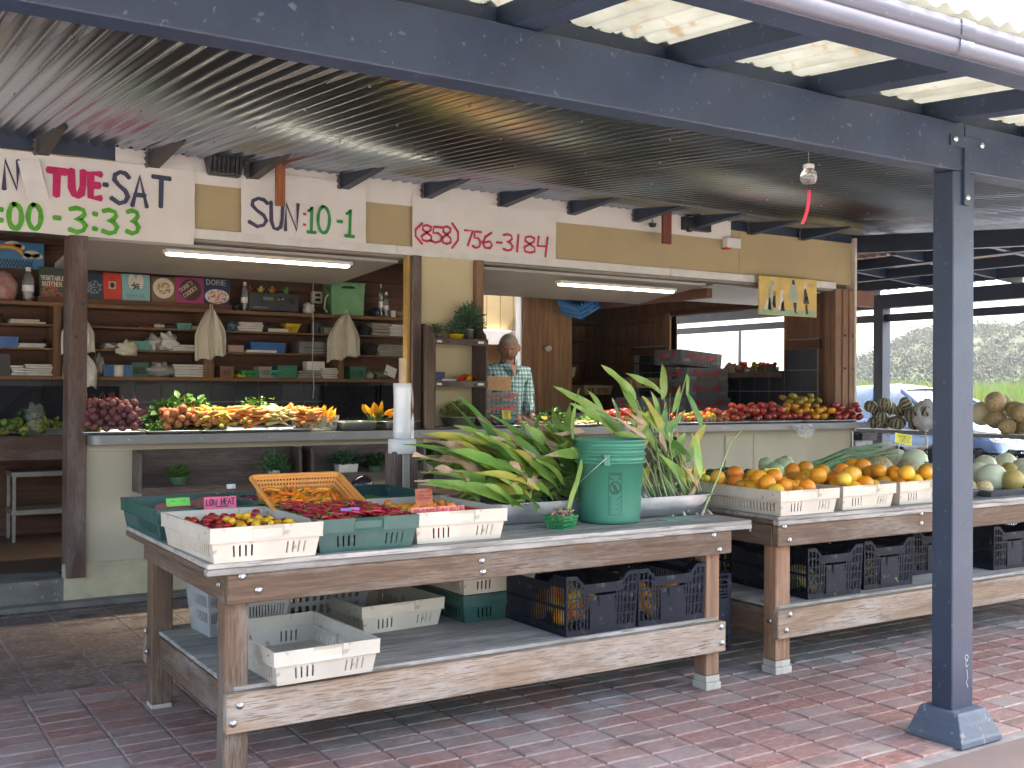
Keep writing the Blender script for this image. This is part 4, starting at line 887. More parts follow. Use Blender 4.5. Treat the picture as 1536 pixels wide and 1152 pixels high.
# ================================================================ TABLES
LAGM = MB(); LAGM.smooth = True; LAGM.lathe([(.0135, 0), (.0135, .002)], 14); LAGM.smooth = False; LAGM.lathe([(.0085, .002), (.0075, .0075), (.003, .009)], 6)
LAG = LAGM.mesh('bolt', GALV)
def bolt(par, p, face='-y'):
    o = link('bolt', LAG, par, Vector(p)-par.location, (R(90), 0, 0) if face == '-y' else (R(90), 0, R(-90))); return o
def foot(par, x0, x1, y0, y1, m_):
    PW('leg_foot', BX(x0-.006, x1+.006, y0-.008, y1+.006, .0, .035), m_, par, .003); PW('leg_foot', BX(x0-.001, x1+.001, y0-.001, y1+.001, .036, .066), m_, par, .002)
PALE = mat('bleached_wood_end', (.46, .44, .38), .75, col2=(.34, .31, .27), scale=14, stretch=(1, 1, .2), bump=.3, bs=60)
def table(lab, X0, X1, Y0, Y1, ztop, lx0, lx1, ax0, ax1, legs, bolts, rail):
    t = T('produce_table', lab, 'table', (X0, Y0, 0))
    PW('tabletop', BX(X0+.002, X1-.002, Y0+.003, Y1, ztop-.018, ztop), WGREY['X'], t, .002)
    PW('top_edge', BX(X0, X1, Y0, Y0+.04, ztop-.043, ztop-.019), WGREY['X'], t, .004)
    PW('top_edge', BX(X0, X0+.04, Y0+.042, Y1, ztop-.043, ztop-.019), WX['Y'], t, .004)
    za = ztop-.044; ah = .105
    PW('apron', BX(ax0, ax1, Y0+.008, Y0+.047, za-ah, za), WX['X'], t, .004)
    PW('apron', BX(ax0+.0, ax0+.04, Y0+.049, Y1-.06, za-ah, za-.002), WX['Y'], t, .004)
    PW('apron', BX(ax0, ax1, Y1-.058, Y1-.02, za-ah, za), WX['X'], t, .004)
    PW('apron', BX(ax1-.04, ax1, Y0+.049, Y1-.06, za-ah, za-.002), WX['Y'], t, .004)
    rt, rb, rx0, rx1 = rail
    PW('lower_rail', BX(rx0, rx1, Y0+.02, Y0+.058, rb, rt), WRAIL['X'], t, .004)
    PW('lower_rail', BX(rx0, rx1, Y1-.05, Y1-.012, rb, rt), WRAIL['X'], t, .004)
    PW('side_rail', BX(rx0+.04, rx0+.08, Y0+.15, Y1-.13, rb, rt-.01), WX['Y'], t, .004)
    PW('lower_shelf', BX(rx0+.035, rx1-.02, Y0+.05, Y1-.05, rt+.0005, rt+.018), WGREY['X'], t, .004)
    for (x0, x1, fr) in legs:
        y0 = Y0+.059 if fr else Y1-.14; y1 = y0+.085
        g = WX['Z'] if x0 < 2 else WFIR['Z']
        PW('leg', BX(x0, x1, y0, y1, .067 if x0 > 2 else .02, za-.001), g, t, .005)
        if x0 > 2: foot(t, x0, x1, y0, y1, PALE)
        else: PW('leg_foot', BX(x0+.002, x1-.002, y0+.002, y1-.002, 0, .019), PALE, t, .002)
    for b_ in bolts: bolt(t, b_)
    return t
LSZ = .341
t1 = table('long weathered wooden table in front carrying the pepper crates and green bucket', 1.09, 3.68, 3.70, 4.93, .79, 1.16, 3.56, 1.163, 3.556,
      [(1.169, 1.258, 1), (3.445, 3.528, 1), (1.17, 1.262, 0), (3.45, 3.533, 0)],
      [(1.275, 3.706, .685), (1.215, 3.706, .738), (2.195, 3.706, .715), (2.2, 3.706, .67), (3.44, 3.706, .732), (3.475, 3.706, .663), (3.50, 3.718, .30), (3.505, 3.718, .225), (1.215, 3.718, .282), (1.19, 3.718, .222)], (.322, .183, 1.166, 3.533))
for p in ((1.161, 3.80, .70), (1.161, 4.865, .33), (1.161, 4.84, .245)): bolt(t1, p, '-x')
t2 = table('second long wooden table on the right with oranges and melons', 3.885, 7.6, 3.73, 5.0, .787, 3.9, 7.5, 3.89, 7.55,
      [(3.93, 4.03, 1), (6.9, 6.99, 1), (3.93, 4.03, 0), (6.9, 6.99, 0)],
      [(3.965, 3.735, .67), (3.93, 3.735, .738), (4.97, 3.735, .742), (4.97, 3.735, .69), (3.985, 3.748, .30), (3.96, 3.748, .225)], (.322, .183, 3.905, 7.45))
for p in ((3.886, 3.93, .70), (3.928, 3.83, .26)): bolt(t2, p, '-x')

# ================================================================ CRATES
def wall4(mb, W0, D0, W1, D1, z0, z1, t, side, us, vs_, solid):
    """one tapered wall; side: 0 front(-y) 1 right 2 back 3 left"""
    def f(u, v, w_):
        W_ = W0+(W1-W0)*v-2*t*w_; D_ = D0+(D1-D0)*v-2*t*w_; z = z0+(z1-z0)*v
        a = u-.5
        return [(a*W_, -D_/2, z), (W_/2, a*D_, z), (-a*W_, D_/2, z), (-W_/2, -a*D_, z)][side]
    mb.grid(us, vs_, solid, f)
def cuts(groups, lo=0., hi=1.):
    us = [lo]
    for g in groups: us += list(g)
    return us+[hi]
def bulb_crate(name, label, m_, loc, rz=0, group=None, W=.42, D=.60, H=.125):
    t = T(name, label, 'crate', loc, rz, group)
    body = MB(); th = .005; zb = .075
    W0, D0, W1, D1 = W-.045, D-.045, W-.02, D-.02
    def slotus(n, a, b_, w_, L):
        g = []
        for k in range(n): c = a+(b_-a)*k/(n-1); g.append((c-w_/L/2, c+w_/L/2))
        return g
    s1 = slotus(4, .19, .36, .0075, W)+slotus(4, .70, .87, .0075, W); us = cuts(s1); vv = [0, .25, .80, 1]
    sl = lambda i, j: not (j == 1 and i % 2 == 1)
    for sd_ in (0, 2): wall4(body, W0, D0, W1, D1, 0, zb, th, sd_, us, vv, sl)
    us = cuts(slotus(22, .08, .92, .007, D))
    for sd_ in (1, 3): wall4(body, W0, D0, W1, D1, 0, zb, th, sd_, us, vv, sl)
    body.box(-W0/2+.004, W0/2-.004, -D0/2+.004, D0/2-.004, .004, .009)
    P('body', body, m_, t)
    rim = MB()
    def rf(side):
        def f(u, v, w_):
            q = th+.004; W_ = W-.004+.004*v-2*q*w_; D_ = D-.004+.004*v-2*q*w_; z = zb+(H-zb)*v-(.006*max(0, 1-abs(u-.5)*9) if v > .9 else 0); a = u-.5
            if side in (0, 2) and abs(a) < .14 and .12 < v < .8 and w_ == 0: D_ -= .014
            return [(a*W_, -D_/2, z), (W_/2, a*D_, z), (-a*W_, D_/2, z), (-W_/2, -a*D_, z)][side]
        return f
    for sd_ in (0, 2): rim.grid([0, .355, .365, .635, .645, 1], [0, .2, .22, .72, .74, 1], lambda i, j: True, rf(sd_))
    for sd_ in (1, 3): rim.grid([0, .09, .105, .9, .915, 1], [0, .5, .7, 1], lambda i, j: not (j == 1 and i in (1, 3)), rf(sd_))
    P('rim', rim, m_, t)
    lip = MB()
    for sx in (-1, 1): lip.box(sx*W/2-(.012 if sx > 0 else 0), sx*W/2+(.012 if sx < 0 else 0), -D/2+.012, D/2-.012, zb-.003, zb)
    for sy in (-1, 1): lip.box(-W/2, W/2, sy*D/2-(.012 if sy > 0 else 0), sy*D/2+(.012 if sy < 0 else 0), zb-.003, zb)
    P('ledge', lip, m_, t)
    return t
def black_crate(name, label, m_, loc, rz=0, group=None, W=.40, D=.60, H=.26):
    t = T(name, label, 'crate', loc, rz, group); fr = MB(); th = .007
    top = lambda a: 1-(.16*min(1, max(0, (.36-abs(a))/.1)))
    def f_(side):
        def f(u, v, w_):
            W_ = W-.02+.02*v-2*th*w_; D_ = D-.02+.02*v-2*th*w_; a = u-.5; z = .0+H*v*(top(a) if v > .8 else 1)
            return [(a*W_, -D_/2, z), (W_/2, a*D_, z), (-a*W_, D_/2, z), (-W_/2, -a*D_, z)][side]
        return f
    b = .014
    us = [0, .02, .065, .085, .13, .15, .19]+[.215, .235, .26, .28, .305, .325]+[.675, .695, .72, .74, .765, .785]+[.81, .85, .87, .915, .935, .98, 1]
    vs_ = [0, .10, .13, .27, .295, .44, .465, .61, .635, .78, .81, .93, 1]
    def solid(i, j):
        u = (us[i]+us[i+1])/2; v = (vs_[j]+vs_[j+1])/2
        if .325 < u < .675:
            if v < .60: return True
            if v < .83: return v < .635 or v > .80
            return True
        if j in (0, 1, 3, 5, 7, 9, 11): return j in (0, 3, 5, 7, 9, 11) or i % 2 == 0
        return i % 2 == 0 and True
    def solid2(i, j):
        return j in (0, 3, 5, 7, 9, 11) or i % 2 == 0
    for sd_ in (0, 2): fr = MB(); fr.grid(us, vs_, lambda i, j: solid(i, j) if .325 <= us[i] and us[i+1] <= .675 else solid2(i, j), f_(sd_)); P('end_wall', fr, m_, t)
    n = 34; us2 = []
    for k in range(n): us2 += [k/n, k/n+.36/n]
    us2.append(1.0); vs2 = [0, .12, .44, .49, .80, .86, .90, 1]
    for sd_ in (1, 3): sd2 = MB(); sd2.grid(us2, vs2, lambda i, j: j in (0, 2, 4, 5, 6) or i % 2 == 0 or us2[i] < .03 or us2[i] > .97, f_(sd_)); P('side_wall', sd2, m_, t)
    bt = MB(); n = 14; us3 = []
    for k in range(n): us3 += [k/n, k/n+.5/n]
    us3.append(1.0)
    bt.grid(us3, us3, lambda i, j: i % 2 == 0 or j % 2 == 0, lambda u, v, w_: ((u-.5)*(W-.03), (v-.5)*(D-.03), .004+.008*(1-w_)))
    P('base', bt, m_, t)
    lm = MB()
    for sy in (-1,):
        lm.box(-.07, .07, -D/2+.002, -D/2+.007, .02, .145); lm.box(-.022, .022, -D/2-.001, -D/2+.006, .12, .165)
    for a in (-.42, -.3, .3, .42):
        for k in range(4):
            z = .025+k*.055; lm.tube([((a-.05)*W, -D/2+.010, z), ((a+.05)*W, -D/2+.010, z+.045)], .0022, 4); lm.tube([((a+.05)*W, -D/2+.010, z), ((a-.05)*W, -D/2+.010, z+.045)], .0022, 4)
    P('label_plate', lm, m_, t)
    return t
# pepper crates on table one (front row), dark crates behind
w1 = bulb_crate('white_crate', 'off-white vented crate of small red and yellow peppers at the front left corner', CWHITE, (1.295, 3.985, .791), R(1.5), 'off-white vented crates')
w2 = dup(w1, (2.135, 4.045, .791), R(-1.5), 'off-white vented crate with red tray and orange price cards, middle of the front table')
for (x, y, z, r, lab) in ((1.515, 3.965, LSZ, 2, 'empty off-white vented crate at the front of the lower shelf'), (2.10, 4.545, LSZ, 4, 'empty off-white vented crate behind on the lower shelf of the front table'),
                          (4.10, 4.02, .788, 0, 'leftmost of the three off-white crates of oranges'), (4.575, 4.05, .788, .5, 'middle one of the three off-white crates of oranges'), (5.06, 4.08, .788, .5, 'rightmost of the three off-white crates of oranges')):
    dup(w1, (x, y, z), R(r), lab)
g2 = bulb_crate('green_crate', 'dark green crate of long red chillies between the two white crates', CGREEN, (1.715, 4.02, .791), R(-1), 'dark green vented crates')
dup(g2, (1.285, 4.65, .791), R(1), 'dark green crate of sweet potatoes at the far left corner')
dup(g2, (1.725, 4.66, .791), R(0), 'dark green crate of purple aubergines behind the low heat card')
dup(g2, (2.17, 4.69, .791), R(0), 'dark green crate of small green chillies behind the orange basket')
dup(g2, (2.60, 4.52, LSZ), R(2), 'dark green crate under a white one on the lower shelf')
dup(w1, (2.59, 4.51, LSZ+.128), R(2), 'off-white crate stacked on the dark green crate below the table')
# black orange crates, lower shelf
k1 = black_crate('black_crate', 'black lattice crate of oranges on the lower shelf, nearer the middle', CBLACK, (2.835, 4.055, LSZ), R(1), 'black lattice crates')
dup(k1, (3.24, 4.055, LSZ), R(-.5), 'black lattice crate of oranges on the lower shelf against the right leg')
dup(k1, (2.835, 4.66, LSZ), R(0), 'black crate of oranges at the back of the lower shelf'); dup(k1, (3.24, 4.66, LSZ), R(0), 'back right black crate on the lower shelf of the front table')
for x, y, lab in ((4.385, 4.10, 'black lattice crate under the first white orange crate'), (4.845, 4.13, 'black lattice crate under the middle of the orange crates'), (4.37, 4.72, 'black crate behind the others on the second lower shelf'),
             (5.45, 4.30, 'black crate hidden partly behind the blue post'), (4.85, 4.74, 'black crate at the back of the second table shelf'), (6.02, 4.16, 'black lattice crate of squash right of the blue post'), (6.5, 4.16, 'rightmost black lattice crate of squash on the lower shelf')):
    dup(k1, (x, y, LSZ), R(random.uniform(-2, 2)), lab)
for i, (x, y, lab) in enumerate(((3.665, 4.25, 'front upright black crate standing in the gap between the tables'), (3.70, 4.62, 'rear upright black crate standing in the gap between the tables'))):
    dup(k1, (x+.13, y, .30), 0, lab, rot=(0, R(-90), 0))
    dup(k1, (x+.13, y, .72), 0, lab.replace('standing', 'on top') if 0 else lab.replace('upright', 'upper upright'), rot=(0, R(-90), 0)) if 0 else None
# grey bins, lower shelf
def bin_(label, W_, D_, H_, loc, rz, group='grey plastic bins'):
    t = T('grey_bin', label, 'bin', loc, rz, group); b_ = MB()
    us = [0]+sum([[k/14+.012, k/14+.05] for k in range(1, 13)], [])+[1]; vs_ = [0, .25, .45, .55, .75, 1]
    for sd_ in range(4): wall4(b_, W_-.05, D_-.05, W_, D_, 0, H_, .004, sd_, us, vs_, lambda i, j: not (j in (1, 3) and i % 2 == 1))
    b_.box(-W_/2+.03, W_/2-.03, -D_/2+.03, D_/2-.03, .002, .008); P('body', b_, CGREY, t)
    r = MB()
    for sx in (-1, 1): r.box(sx*W_/2-.008, sx*W_/2+.008, -D_/2-.008, D_/2+.008, H_-.02, H_+.004)
    for sy in (-1, 1): r.box(-W_/2+.0081, W_/2-.0081, sy*D_/2-.008, sy*D_/2+.008, H_-.02, H_+.004)
    P('rim', r, CGREY, t); return t
bin_('grey bin behind the front left leg under the table', .16, .28, .23, (1.40, 4.66, LSZ), R(4)); bin_('light grey perforated bin beside the front leg', .20, .24, .23, (1.50, 4.38, LSZ), R(3))
bin_('wide grey bin at the back of the lower shelf', .50, .34, .20, (1.84, 4.70, LSZ), R(0))

# orange colander basket, tilted forward on the crates
a = px(398, 722, Z=1.03); OB = T('orange_basket', 'orange perforated plastic basket of orange chillies tipped towards the viewer', 'basket', (1.70, 4.34, .885), rot=(R(20), 0, 0))
def basket():
    W0, D0, W1, D1, H_ = .33, .28, .41, .35, .085
    m_ = MB(); n = 26; us = []
    for k in range(n): us += [k/n, k/n+.42/n]
    us.append(1.); vs_ = [0, .12, .24, .34, .46, .56, .68, .78, .88, 1]
    for sd_ in range(4): wall4(m_, W0, D0, W1-.02, D1-.02, 0, H_, .003, sd_, us, vs_, lambda i, j: i % 2 == 0 or j % 2 == 0)
    P('wall', m_, CORANGE, OB)
    b_ = MB(); n = 22; us = []
    for k in range(n): us += [k/n, k/n+.5/n]
    us.append(1.); b_.grid(us, us, lambda i, j: i % 2 == 0 or j % 2 == 0, lambda u, v, w_: ((u-.5)*(W0-.004), (v-.5)*(D0-.004), .003*w_)); P('base', b_, CORANGE, OB)
    r = MB(); r.smooth = True; pts = []
    for cx, cy_, a0 in ((W1/2-.03, -D1/2+.03, -90), (W1/2-.03, D1/2-.03, 0), (-W1/2+.03, D1/2-.03, 90), (-W1/2+.03, -D1/2+.03, 180)):
        for k in range(5): a = R(a0+k*22.5); pts.append((cx+.03*math.cos(a), cy_+.03*math.sin(a), H_))
    pts.append(pts[0]); pts.append(pts[1]); r.tube(pts, .0085, 8); P('rim', r, CORANGE, OB)
basket()

# steel pans
def pan(label, W_, D_, H_, loc, rz=0, name='steel_pan', m_=None, group='steel pans'):
    t = T(name, label, 'pan', loc, rz, group); b_ = MB(); m_ = m_ or mat('dull_steel', (.50, .52, .55), .33, .85, col2=(.38, .40, .44), scale=7, bump=.05)
    n = 8; pr = [(-.02, 0), (-.006, .012), (0, .05), (.008, H_-.006), (.008, H_), (.03, H_+.002), (.031, H_-.002)]
    def ring(o, z):
        r = .045; out = []
        for cx, cy_, a0 in ((W_/2-.04, -D_/2+.04, -90), (W_/2-.04, D_/2-.04, 0), (-W_/2+.04, D_/2-.04, 90), (-W_/2+.04, -D_/2+.04, 180)):
            for k in range(5): a = R(a0+k*22.5); out.append((cx+(.04+o)*math.cos(a), cy_+(.04+o)*math.sin(a), z))
        return out
    vv = []; ff = []; pr2 = [(-.028, .002)]+pr+[(.006, H_-.0), (.004, H_-.008), (-.006, .05), (-.03, .006)]
    pr2 = [(-.03, 0)]+pr[1:]+[(.005, H_-.003), (-.004, .05), (-.03, .005)]
    for o, z in pr2: vv += ring(o, z)
    m2 = 20
    for i in range(len(pr2)-1):
        for k in range(m2): ff.append((i*m2+k, i*m2+(k+1) % m2, (i+1)*m2+(k+1) % m2, (i+1)*m2+k))
    ff.append(tuple(range(m2))[::-1]); ff.append(tuple(range((len(pr2)-1)*m2, len(pr2)*m2)))
    b_.smooth = True; b_.add(vv, ff); P('body', b_, m_, t); return t
pan('steel pan under the pile of long green leaves', .62, .44, .10, (2.78, 4.29, .791), R(-2)); pan('steel pan of upright leafy stalks right of the bucket', .52, .44, .10, (3.42, 4.20, .791), R(-1))

# bucket
BK = T('green_bucket', 'tall green plastic bucket with printed warning and wire handle on the front table', 'bucket', (3.05, 3.985, .791), R(-8))
BG = mat('bucket_green', (.05, .215, .145), .42, col2=(.055, .20, .135), scale=3, spec=.4, bump=.03)
def bucket():
    b_ = MB(); b_.smooth = True; r0, r1, H_ = .132, .152, .375
    r = lambda z: r0+(r1-r0)*z/H_
    pr = [(.118, .0), (r(0), .004), (r(.02), .02), (r(.27), .27), (r(.27)+.012, .2705), (r(.27)+.012, .279), (r(.28)+.002, .2795), (r(.305)+.002, .305), (r(.305)+.010, .3055), (r(.31)+.010, .313), (r(.31)+.002, .3135), (r(.335)+.002, .335), (r(.335)+.009, .3355), (r(.34)+.009, .343), (r(.34)+.003, .3435), (r(.36)+.003, .366), (r(.37)+.009, .3665), (r(.37)+.009, .3755), (r1-.002, .377), (r1-.005, .37), (r0-.003, .01)]
    b_.lathe(pr, 48); P('body', b_, BG, BK)
    ea = MB(); a = R(-124); c, s_ = math.cos(a), math.sin(a); q = Matrix.Rotation(a, 4, 'Z')
    ea.box(.148, .170, -.014, .014, .262, .318, q); ea.smooth = True; P('ear', ea, BG, BK, .003)
    a2 = a+math.pi; ea = MB(); ea.box(.148, .170, -.014, .014, .262, .318, Matrix.Rotation(a2, 4, 'Z')); P('ear', ea, BG, BK, .003)
    h = MB(); h.smooth = True; pts = []
    for k in range(25):
        th_ = math.pi*k/24; u = math.cos(th_); dn = math.sin(th_)
        side = Vector((math.cos(a+math.pi/2), math.sin(a+math.pi/2), 0))*-1
        p = Vector((math.cos(a), math.sin(a), 0))*(.172*u)+side*(.175*dn)+Vector((0, 0, .30-.165*dn)); pts.append(p)
    h.tube(pts, .0024, 6); P('handle', h, GALV, BK)
    mb = MB(); W_ = .058
    def fm(x, z, d):
        rr_ = r(z)+.0008+d; a_ = R(-110)+x/r(z)
        return (rr_*math.cos(a_), rr_*math.sin(a_), z)
    L = []
    box_ = [(-W_/2, .045), (W_/2, .045), (W_/2, .235), (-W_/2, .235), (-W_/2, .045)]
    def dense(pl): 
        out = []
        for (p, q_) in zip(pl, pl[1:]):
            for k in range(4): out.append((p[0]+(q_[0]-p[0])*k/4, p[1]+(q_[1]-p[1])*k/4))
        return out+[pl[-1]]
    strokes(mb, [dense(box_)], .0016, fm); strokes(mb, textpl('WARNING', -.024, .222, .008, w=.048), .0018, fm)
    strokes(mb, [[(-.024, z), (.024, z)] for z in (.214, .208, .202)], .0022, fm)
    strokes(mb, [_c(0, .165, .023, .027, 0, 360, 22)], .004, fm, .0004); strokes(mb, [dense([(-.016, .185), (.016, .146)])], .004, fm, .0008)
    strokes(mb, [_c(-.004, .171, .006, .006, 0, 360, 10), [(-.004, .163), (-.002, .152), (.006, .150)], [(-.004, .160), (.008, .164)], [(-.010, .147), (.012, .147), (.010, .156)]], .003, fm, .0012)
    for k in range(11): strokes(mb, [[(-.025, .125-k*.0068), (.025-.012*((k*7) % 3)/2, .125-k*.0068)]], .0022, fm)
    P('printed_label', mb, mat('dark_print', (.004, .03, .03), .6), BK)
bucket(); BK.scale = (1.05, 1.05, 1.02)

# green berry basket on table one with small dried roots
def berry(label, loc, rz, m_, name='berry_basket', W0=.088, W1=.115, H_=.058, group=None, solidw=False):
    t = T(name, label, 'basket', loc, rz, group); b_ = MB(); n = 7; us = []
    for k in range(n): us += [k/n, k/n+.3/n]
    us.append(1.); vs_ = [0, .10, .30, .40, .62, .72, .88, 1]
    for sd_ in range(4): wall4(b_, W0, W0, W1, W1, 0, H_, .003, sd_, us, vs_, (lambda i, j: True) if solidw else (lambda i, j: i % 2 == 0 or j % 2 == 0))
    b_.box(-W0/2+.003, W0/2-.003, -W0/2+.003, W0/2-.003, .0, .003); P('weave', b_, m_, t); return t
berry('little green lattice punnet of dried roots in front of the bucket', (2.715, 3.90, .791), R(20), BERRYG)

# bag-roll stand behind the front table
RS = T('bag_roll_stand', 'tall white roll of plastic bags on a wooden stand behind the pepper crates', 'stand', (2.87, 5.10, 0))
PW('post', BX(2.80, 2.94, 5.05, 5.16, .0, 1.075), WPOST['Z'], RS, .004); PW('batten', BX(2.845, 2.885, 5.035, 5.049, .6, 1.07), WGREY['Z'], RS, .003)
a = px(603, 680, Y=5.1); b_ = px(603, 658, Y=5.1); c = px(603, 575, Y=5.1); d = px(603, 537, Y=5.1)
for o in RS.children: pass
dx = a.x-2.87
RS.location.x += dx
WPL = mat('white_disc', (.78, .78, .80), .35, scale=6); sleeve = mat('milky_plastic_roll', (.80, .81, .84), .2, col2=(.70, .72, .78), scale=3, stretch=(1, 1, .2), coat=.5)
m_ = MB(); m_.smooth = True; m_.lathe([(.072, a.z), (.074, a.z+.004), (.074, b_.z-.004), (.07, b_.z)], 30); P('disc', m_, WPL, RS)
m_ = MB(); m_.smooth = True; m_.lathe([(.047+.0015*math.sin(k), b_.z+.001+(c.z-b_.z)*k/8) for k in range(9)], 28); P('roll', m_, sleeve, RS)
m_ = MB(); m_.lathe([(.019, c.z), (.019, d.z)], 14); P('dowel', m_, mat('pale_dowel', (.55, .38, .24), .6), RS)
m_ = MB(); m_.smooth = True; vv = []
for k in range(9): q = k/8; vv += [(.047+.012*math.sin(q*5), -.012-.01*q, c.z-(c.z-b_.z)*q), (.05+.022*q, -.0+.01*math.sin(q*7), c.z-(c.z-b_.z)*q)]
m_.add(vv, [(2*k, 2*k+1, 2*k+3, 2*k+2) for k in range(8)]); P('loose_film', m_, sleeve, RS)

# ================================================================ PRODUCE
CL0 = mat('dark_liner', (.03, .04, .04), .7)
def drop(n, r, rp, z0, occ, k=.0, tries=22, c=(0, 0), md=None):
    out = []
    for _ in range(n):
        rr_ = r*random.uniform(.88, 1.12); best = None
        for _ in range(tries):
            x, y = rp(); z = z0+rr_*.92+(md[0]*max(0, 1-((x-c[0])/md[1])**2-((y-c[1])/md[2])**2) if md else 0)
            for (a, b_, cz, q) in occ:
                d2 = (x-a)**2+(y-b_)**2; s_ = (rr_+q)*.93
                if d2 < s_*s_: z = max(z, cz+math.sqrt(s_*s_-d2))
            sc = z+k*((x-c[0])**2+(y-c[1])**2)
            if best is None or sc < best[0]: best = (sc, x, y, z)
        occ.append((best[1], best[2], best[3], rr_)); out.append((best[1], best[2], best[3], rr_))
    return out
def rect(cx, cy_, hx, hy, rz=0):
    c, s_ = math.cos(rz), math.sin(rz)
    def f():
        a, b_ = random.uniform(-hx, hx), random.uniform(-hy, hy); return (cx+a*c-b_*s_, cy_+a*s_+b_*c)
    return f
def heap(name, meshes, label, cat, group, n, r, reg, z0, occ=None, r0=None, k=0, c=(0, 0), orient='any', M=None, dirn=None, tries=22, md=None):
    occ = [] if occ is None else occ
    for (x, y, z, q) in drop(n, r, reg, z0, occ, k, tries=tries, c=c, md=md):
        me = random.choice(meshes); s_ = q/r
        if orient == 'any': e = Matrix.Rotation(random.uniform(0, 6.28), 4, 'Z') @ Matrix.Rotation(random.uniform(0, 3.1), 4, 'X')
        elif orient == 'up': e = Matrix.Rotation(random.uniform(0, 6.28), 4, 'Z') @ Matrix.Rotation(random.gauss(0, .35), 4, 'X')
        else:
            a = random.uniform(0, 6.28) if dirn is None else random.gauss(dirn, .35)
            e = Matrix.Rotation(a, 4, 'Z') @ Matrix.Rotation(random.gauss(0, .16), 4, 'Y') @ Matrix.Rotation(random.uniform(0, 6.28), 4, 'X')
        m_ = TR(x, y, z) @ e @ Matrix.Scale(s_, 4)
        o = link(name, me); o.matrix_world = (M @ m_) if M is not None else m_
        o['label'] = label; o['category'] = cat; o['group'] = group
    return occ
STEMG = mat('green_stem', (.10, .20, .03), .6, scale=20)
def round_fruit(name, m_, r=1, sq=.95, dimp=.12, ribs=0, ribd=0, stem=False, seed=0, nu=18, nv=11, irr=.03):
    mb = MB(); mb.smooth = True; sv = Vector((seed*3.1, seed, 2))
    def fn(p):
        a = math.atan2(p.y, p.x); q = 1-dimp*math.exp(-((1-p.z)*9))-dimp*.5*math.exp(-((1+p.z)*9))
        if ribs: q -= ribd*(abs(math.cos(a*ribs/2))**6)*(1-p.z*p.z)
        return q*(1+irr*noise.noise(p*1.6+sv))
    mb.ball((0, 0, 0), (r, r, r*sq), nu, nv, fn=fn)
    if stem: mb.mi = 1; mb.tube([(0, 0, r*sq*.82), (r*.04, 0, r*sq*.98), (r*.1, 0, r*sq*1.05)], r*.05, 5)
    return mb.mesh(name, [m_, STEMG])
def tri(name, m_, **kw): return [round_fruit(name, m_, seed=s_, **kw) for s_ in range(3)]
def chili(name, m_, L, r, curve=.25, seed=0, stem=.3, blunt=0, nseg=8, wob=.12, root=0):
    mb = MB(); mb.smooth = True; rg = random.Random(seed); pts = []; rs = []
    a = rg.uniform(.3, 1)*curve; b_ = rg.uniform(-1, 1)*curve*.5
    for i in range(nseg+1):
        t_ = i/nseg; x = (t_-.5)*L
        pts.append((x, a*L*math.sin(math.pi*t_)*.5, b_*L*t_*t_*.5)); 
        rad = r*(math.sin(math.pi*min(1, t_*1.15+.12))**.5 if blunt else (1-t_)**.55*(1 if t_ > .06 else .7)+.03)
        rs.append(max(.0006, rad*(1+wob*math.sin(t_*14+seed))))
    mb.tube(pts, rs, 8)
    if stem:
        mb.mi = 1; p = Vector(pts[0]); mb.tube([p+Vector((r*.35, 0, 0)), p-Vector((r*.3, 0, 0)), p-Vector((L*stem*.6, .0, -L*.03)), p-Vector((L*stem, 0, -L*.08))], [r*.8, r*.5, r*.16, r*.13], 6)
    if root: mb.mi = 0; p = Vector(pts[-1]); mb.tube([p, p+Vector((L*root*.5, L*.05, 0)), p+Vector((L*root, -L*.02, L*.04))], [r*.12, r*.06, r*.03], 4)
    return mb.mesh(name, [m_, STEMG])
def chis(name, m_, L, r, n=4, **kw): return [chili(name, m_, L*(1+.12*(s_-1)), r, seed=s_+3, **kw) for s_ in range(n)]
F = lambda name, c, c2=None, **kw: mat(name, c, kw.pop('rough', .32), col2=c2, rnd=kw.pop('rnd', .18), hue=kw.pop('hue', .012), scale=kw.pop('scale', 14), **kw)
RED = F('red_pepper_skin', (.42, .012, .012), (.30, .006, .01), rough=.2); YELP = F('yellow_pepper_skin', (.72, .42, .012), rough=.25)
REDC = F('red_chili_skin', (.40, .012, .02), (.26, .008, .02), rough=.2); ORC = F('orange_chili_skin', (.80, .20, .01), (.78, .28, .015), rough=.25, hue=.02)
SWP = F('sweet_potato_skin', (.34, .13, .10), (.26, .10, .085), rough=.75, bump=.2); AUB = F('purple_aubergine_skin', (.12, .018, .05), (.17, .03, .07), rough=.25)
GCH = F('green_chili_skin', (.07, .22, .02), rough=.3); ORNG = F('orange_peel', (.80, .265, .012), (.76, .33, .015), rough=.4, hue=.014, bump=.25, bs=260, scale=9)
ORNY = F('yellow_orange_peel', (.80, .42, .02), (.72, .46, .05), rough=.4, bump=.25, bs=260, scale=9)
RP = tri('round_pepper', RED, r=.017, sq=.8, dimp=.2, ribs=4, ribd=.08, stem=True, nu=12, nv=8); YP_ = tri('round_pepper', YELP, r=.018, sq=.8, dimp=.2, ribs=4, ribd=.15, stem=True, nu=12, nv=8)
def inside(t, hx, hy, dx=0, dy=0):
    l = t.location; c, s_ = math.cos(t.rotation_euler.z), math.sin(t.rotation_euler.z)
    return rect(l.x+dx*c-dy*s_, l.y+dx*s_+dy*c, hx, hy, t.rotation_euler.z)
occ = []
heap('round_pepper', RP, 'small glossy red round pepper in the corner white crate', 'pepper', 'red round peppers in the corner crate', 120, .0175, inside(w1, .15, .21, .01, .03), .856, occ, k=.25, c=(1.28, 4.07))
heap('round_pepper', YP_, 'small yellow round pepper in the corner white crate', 'pepper', 'yellow round peppers in the corner crate', 24, .018, inside(w1, .10, .12, .05, -.08), .858, occ, k=.2, c=(1.35, 3.95))
occ = []
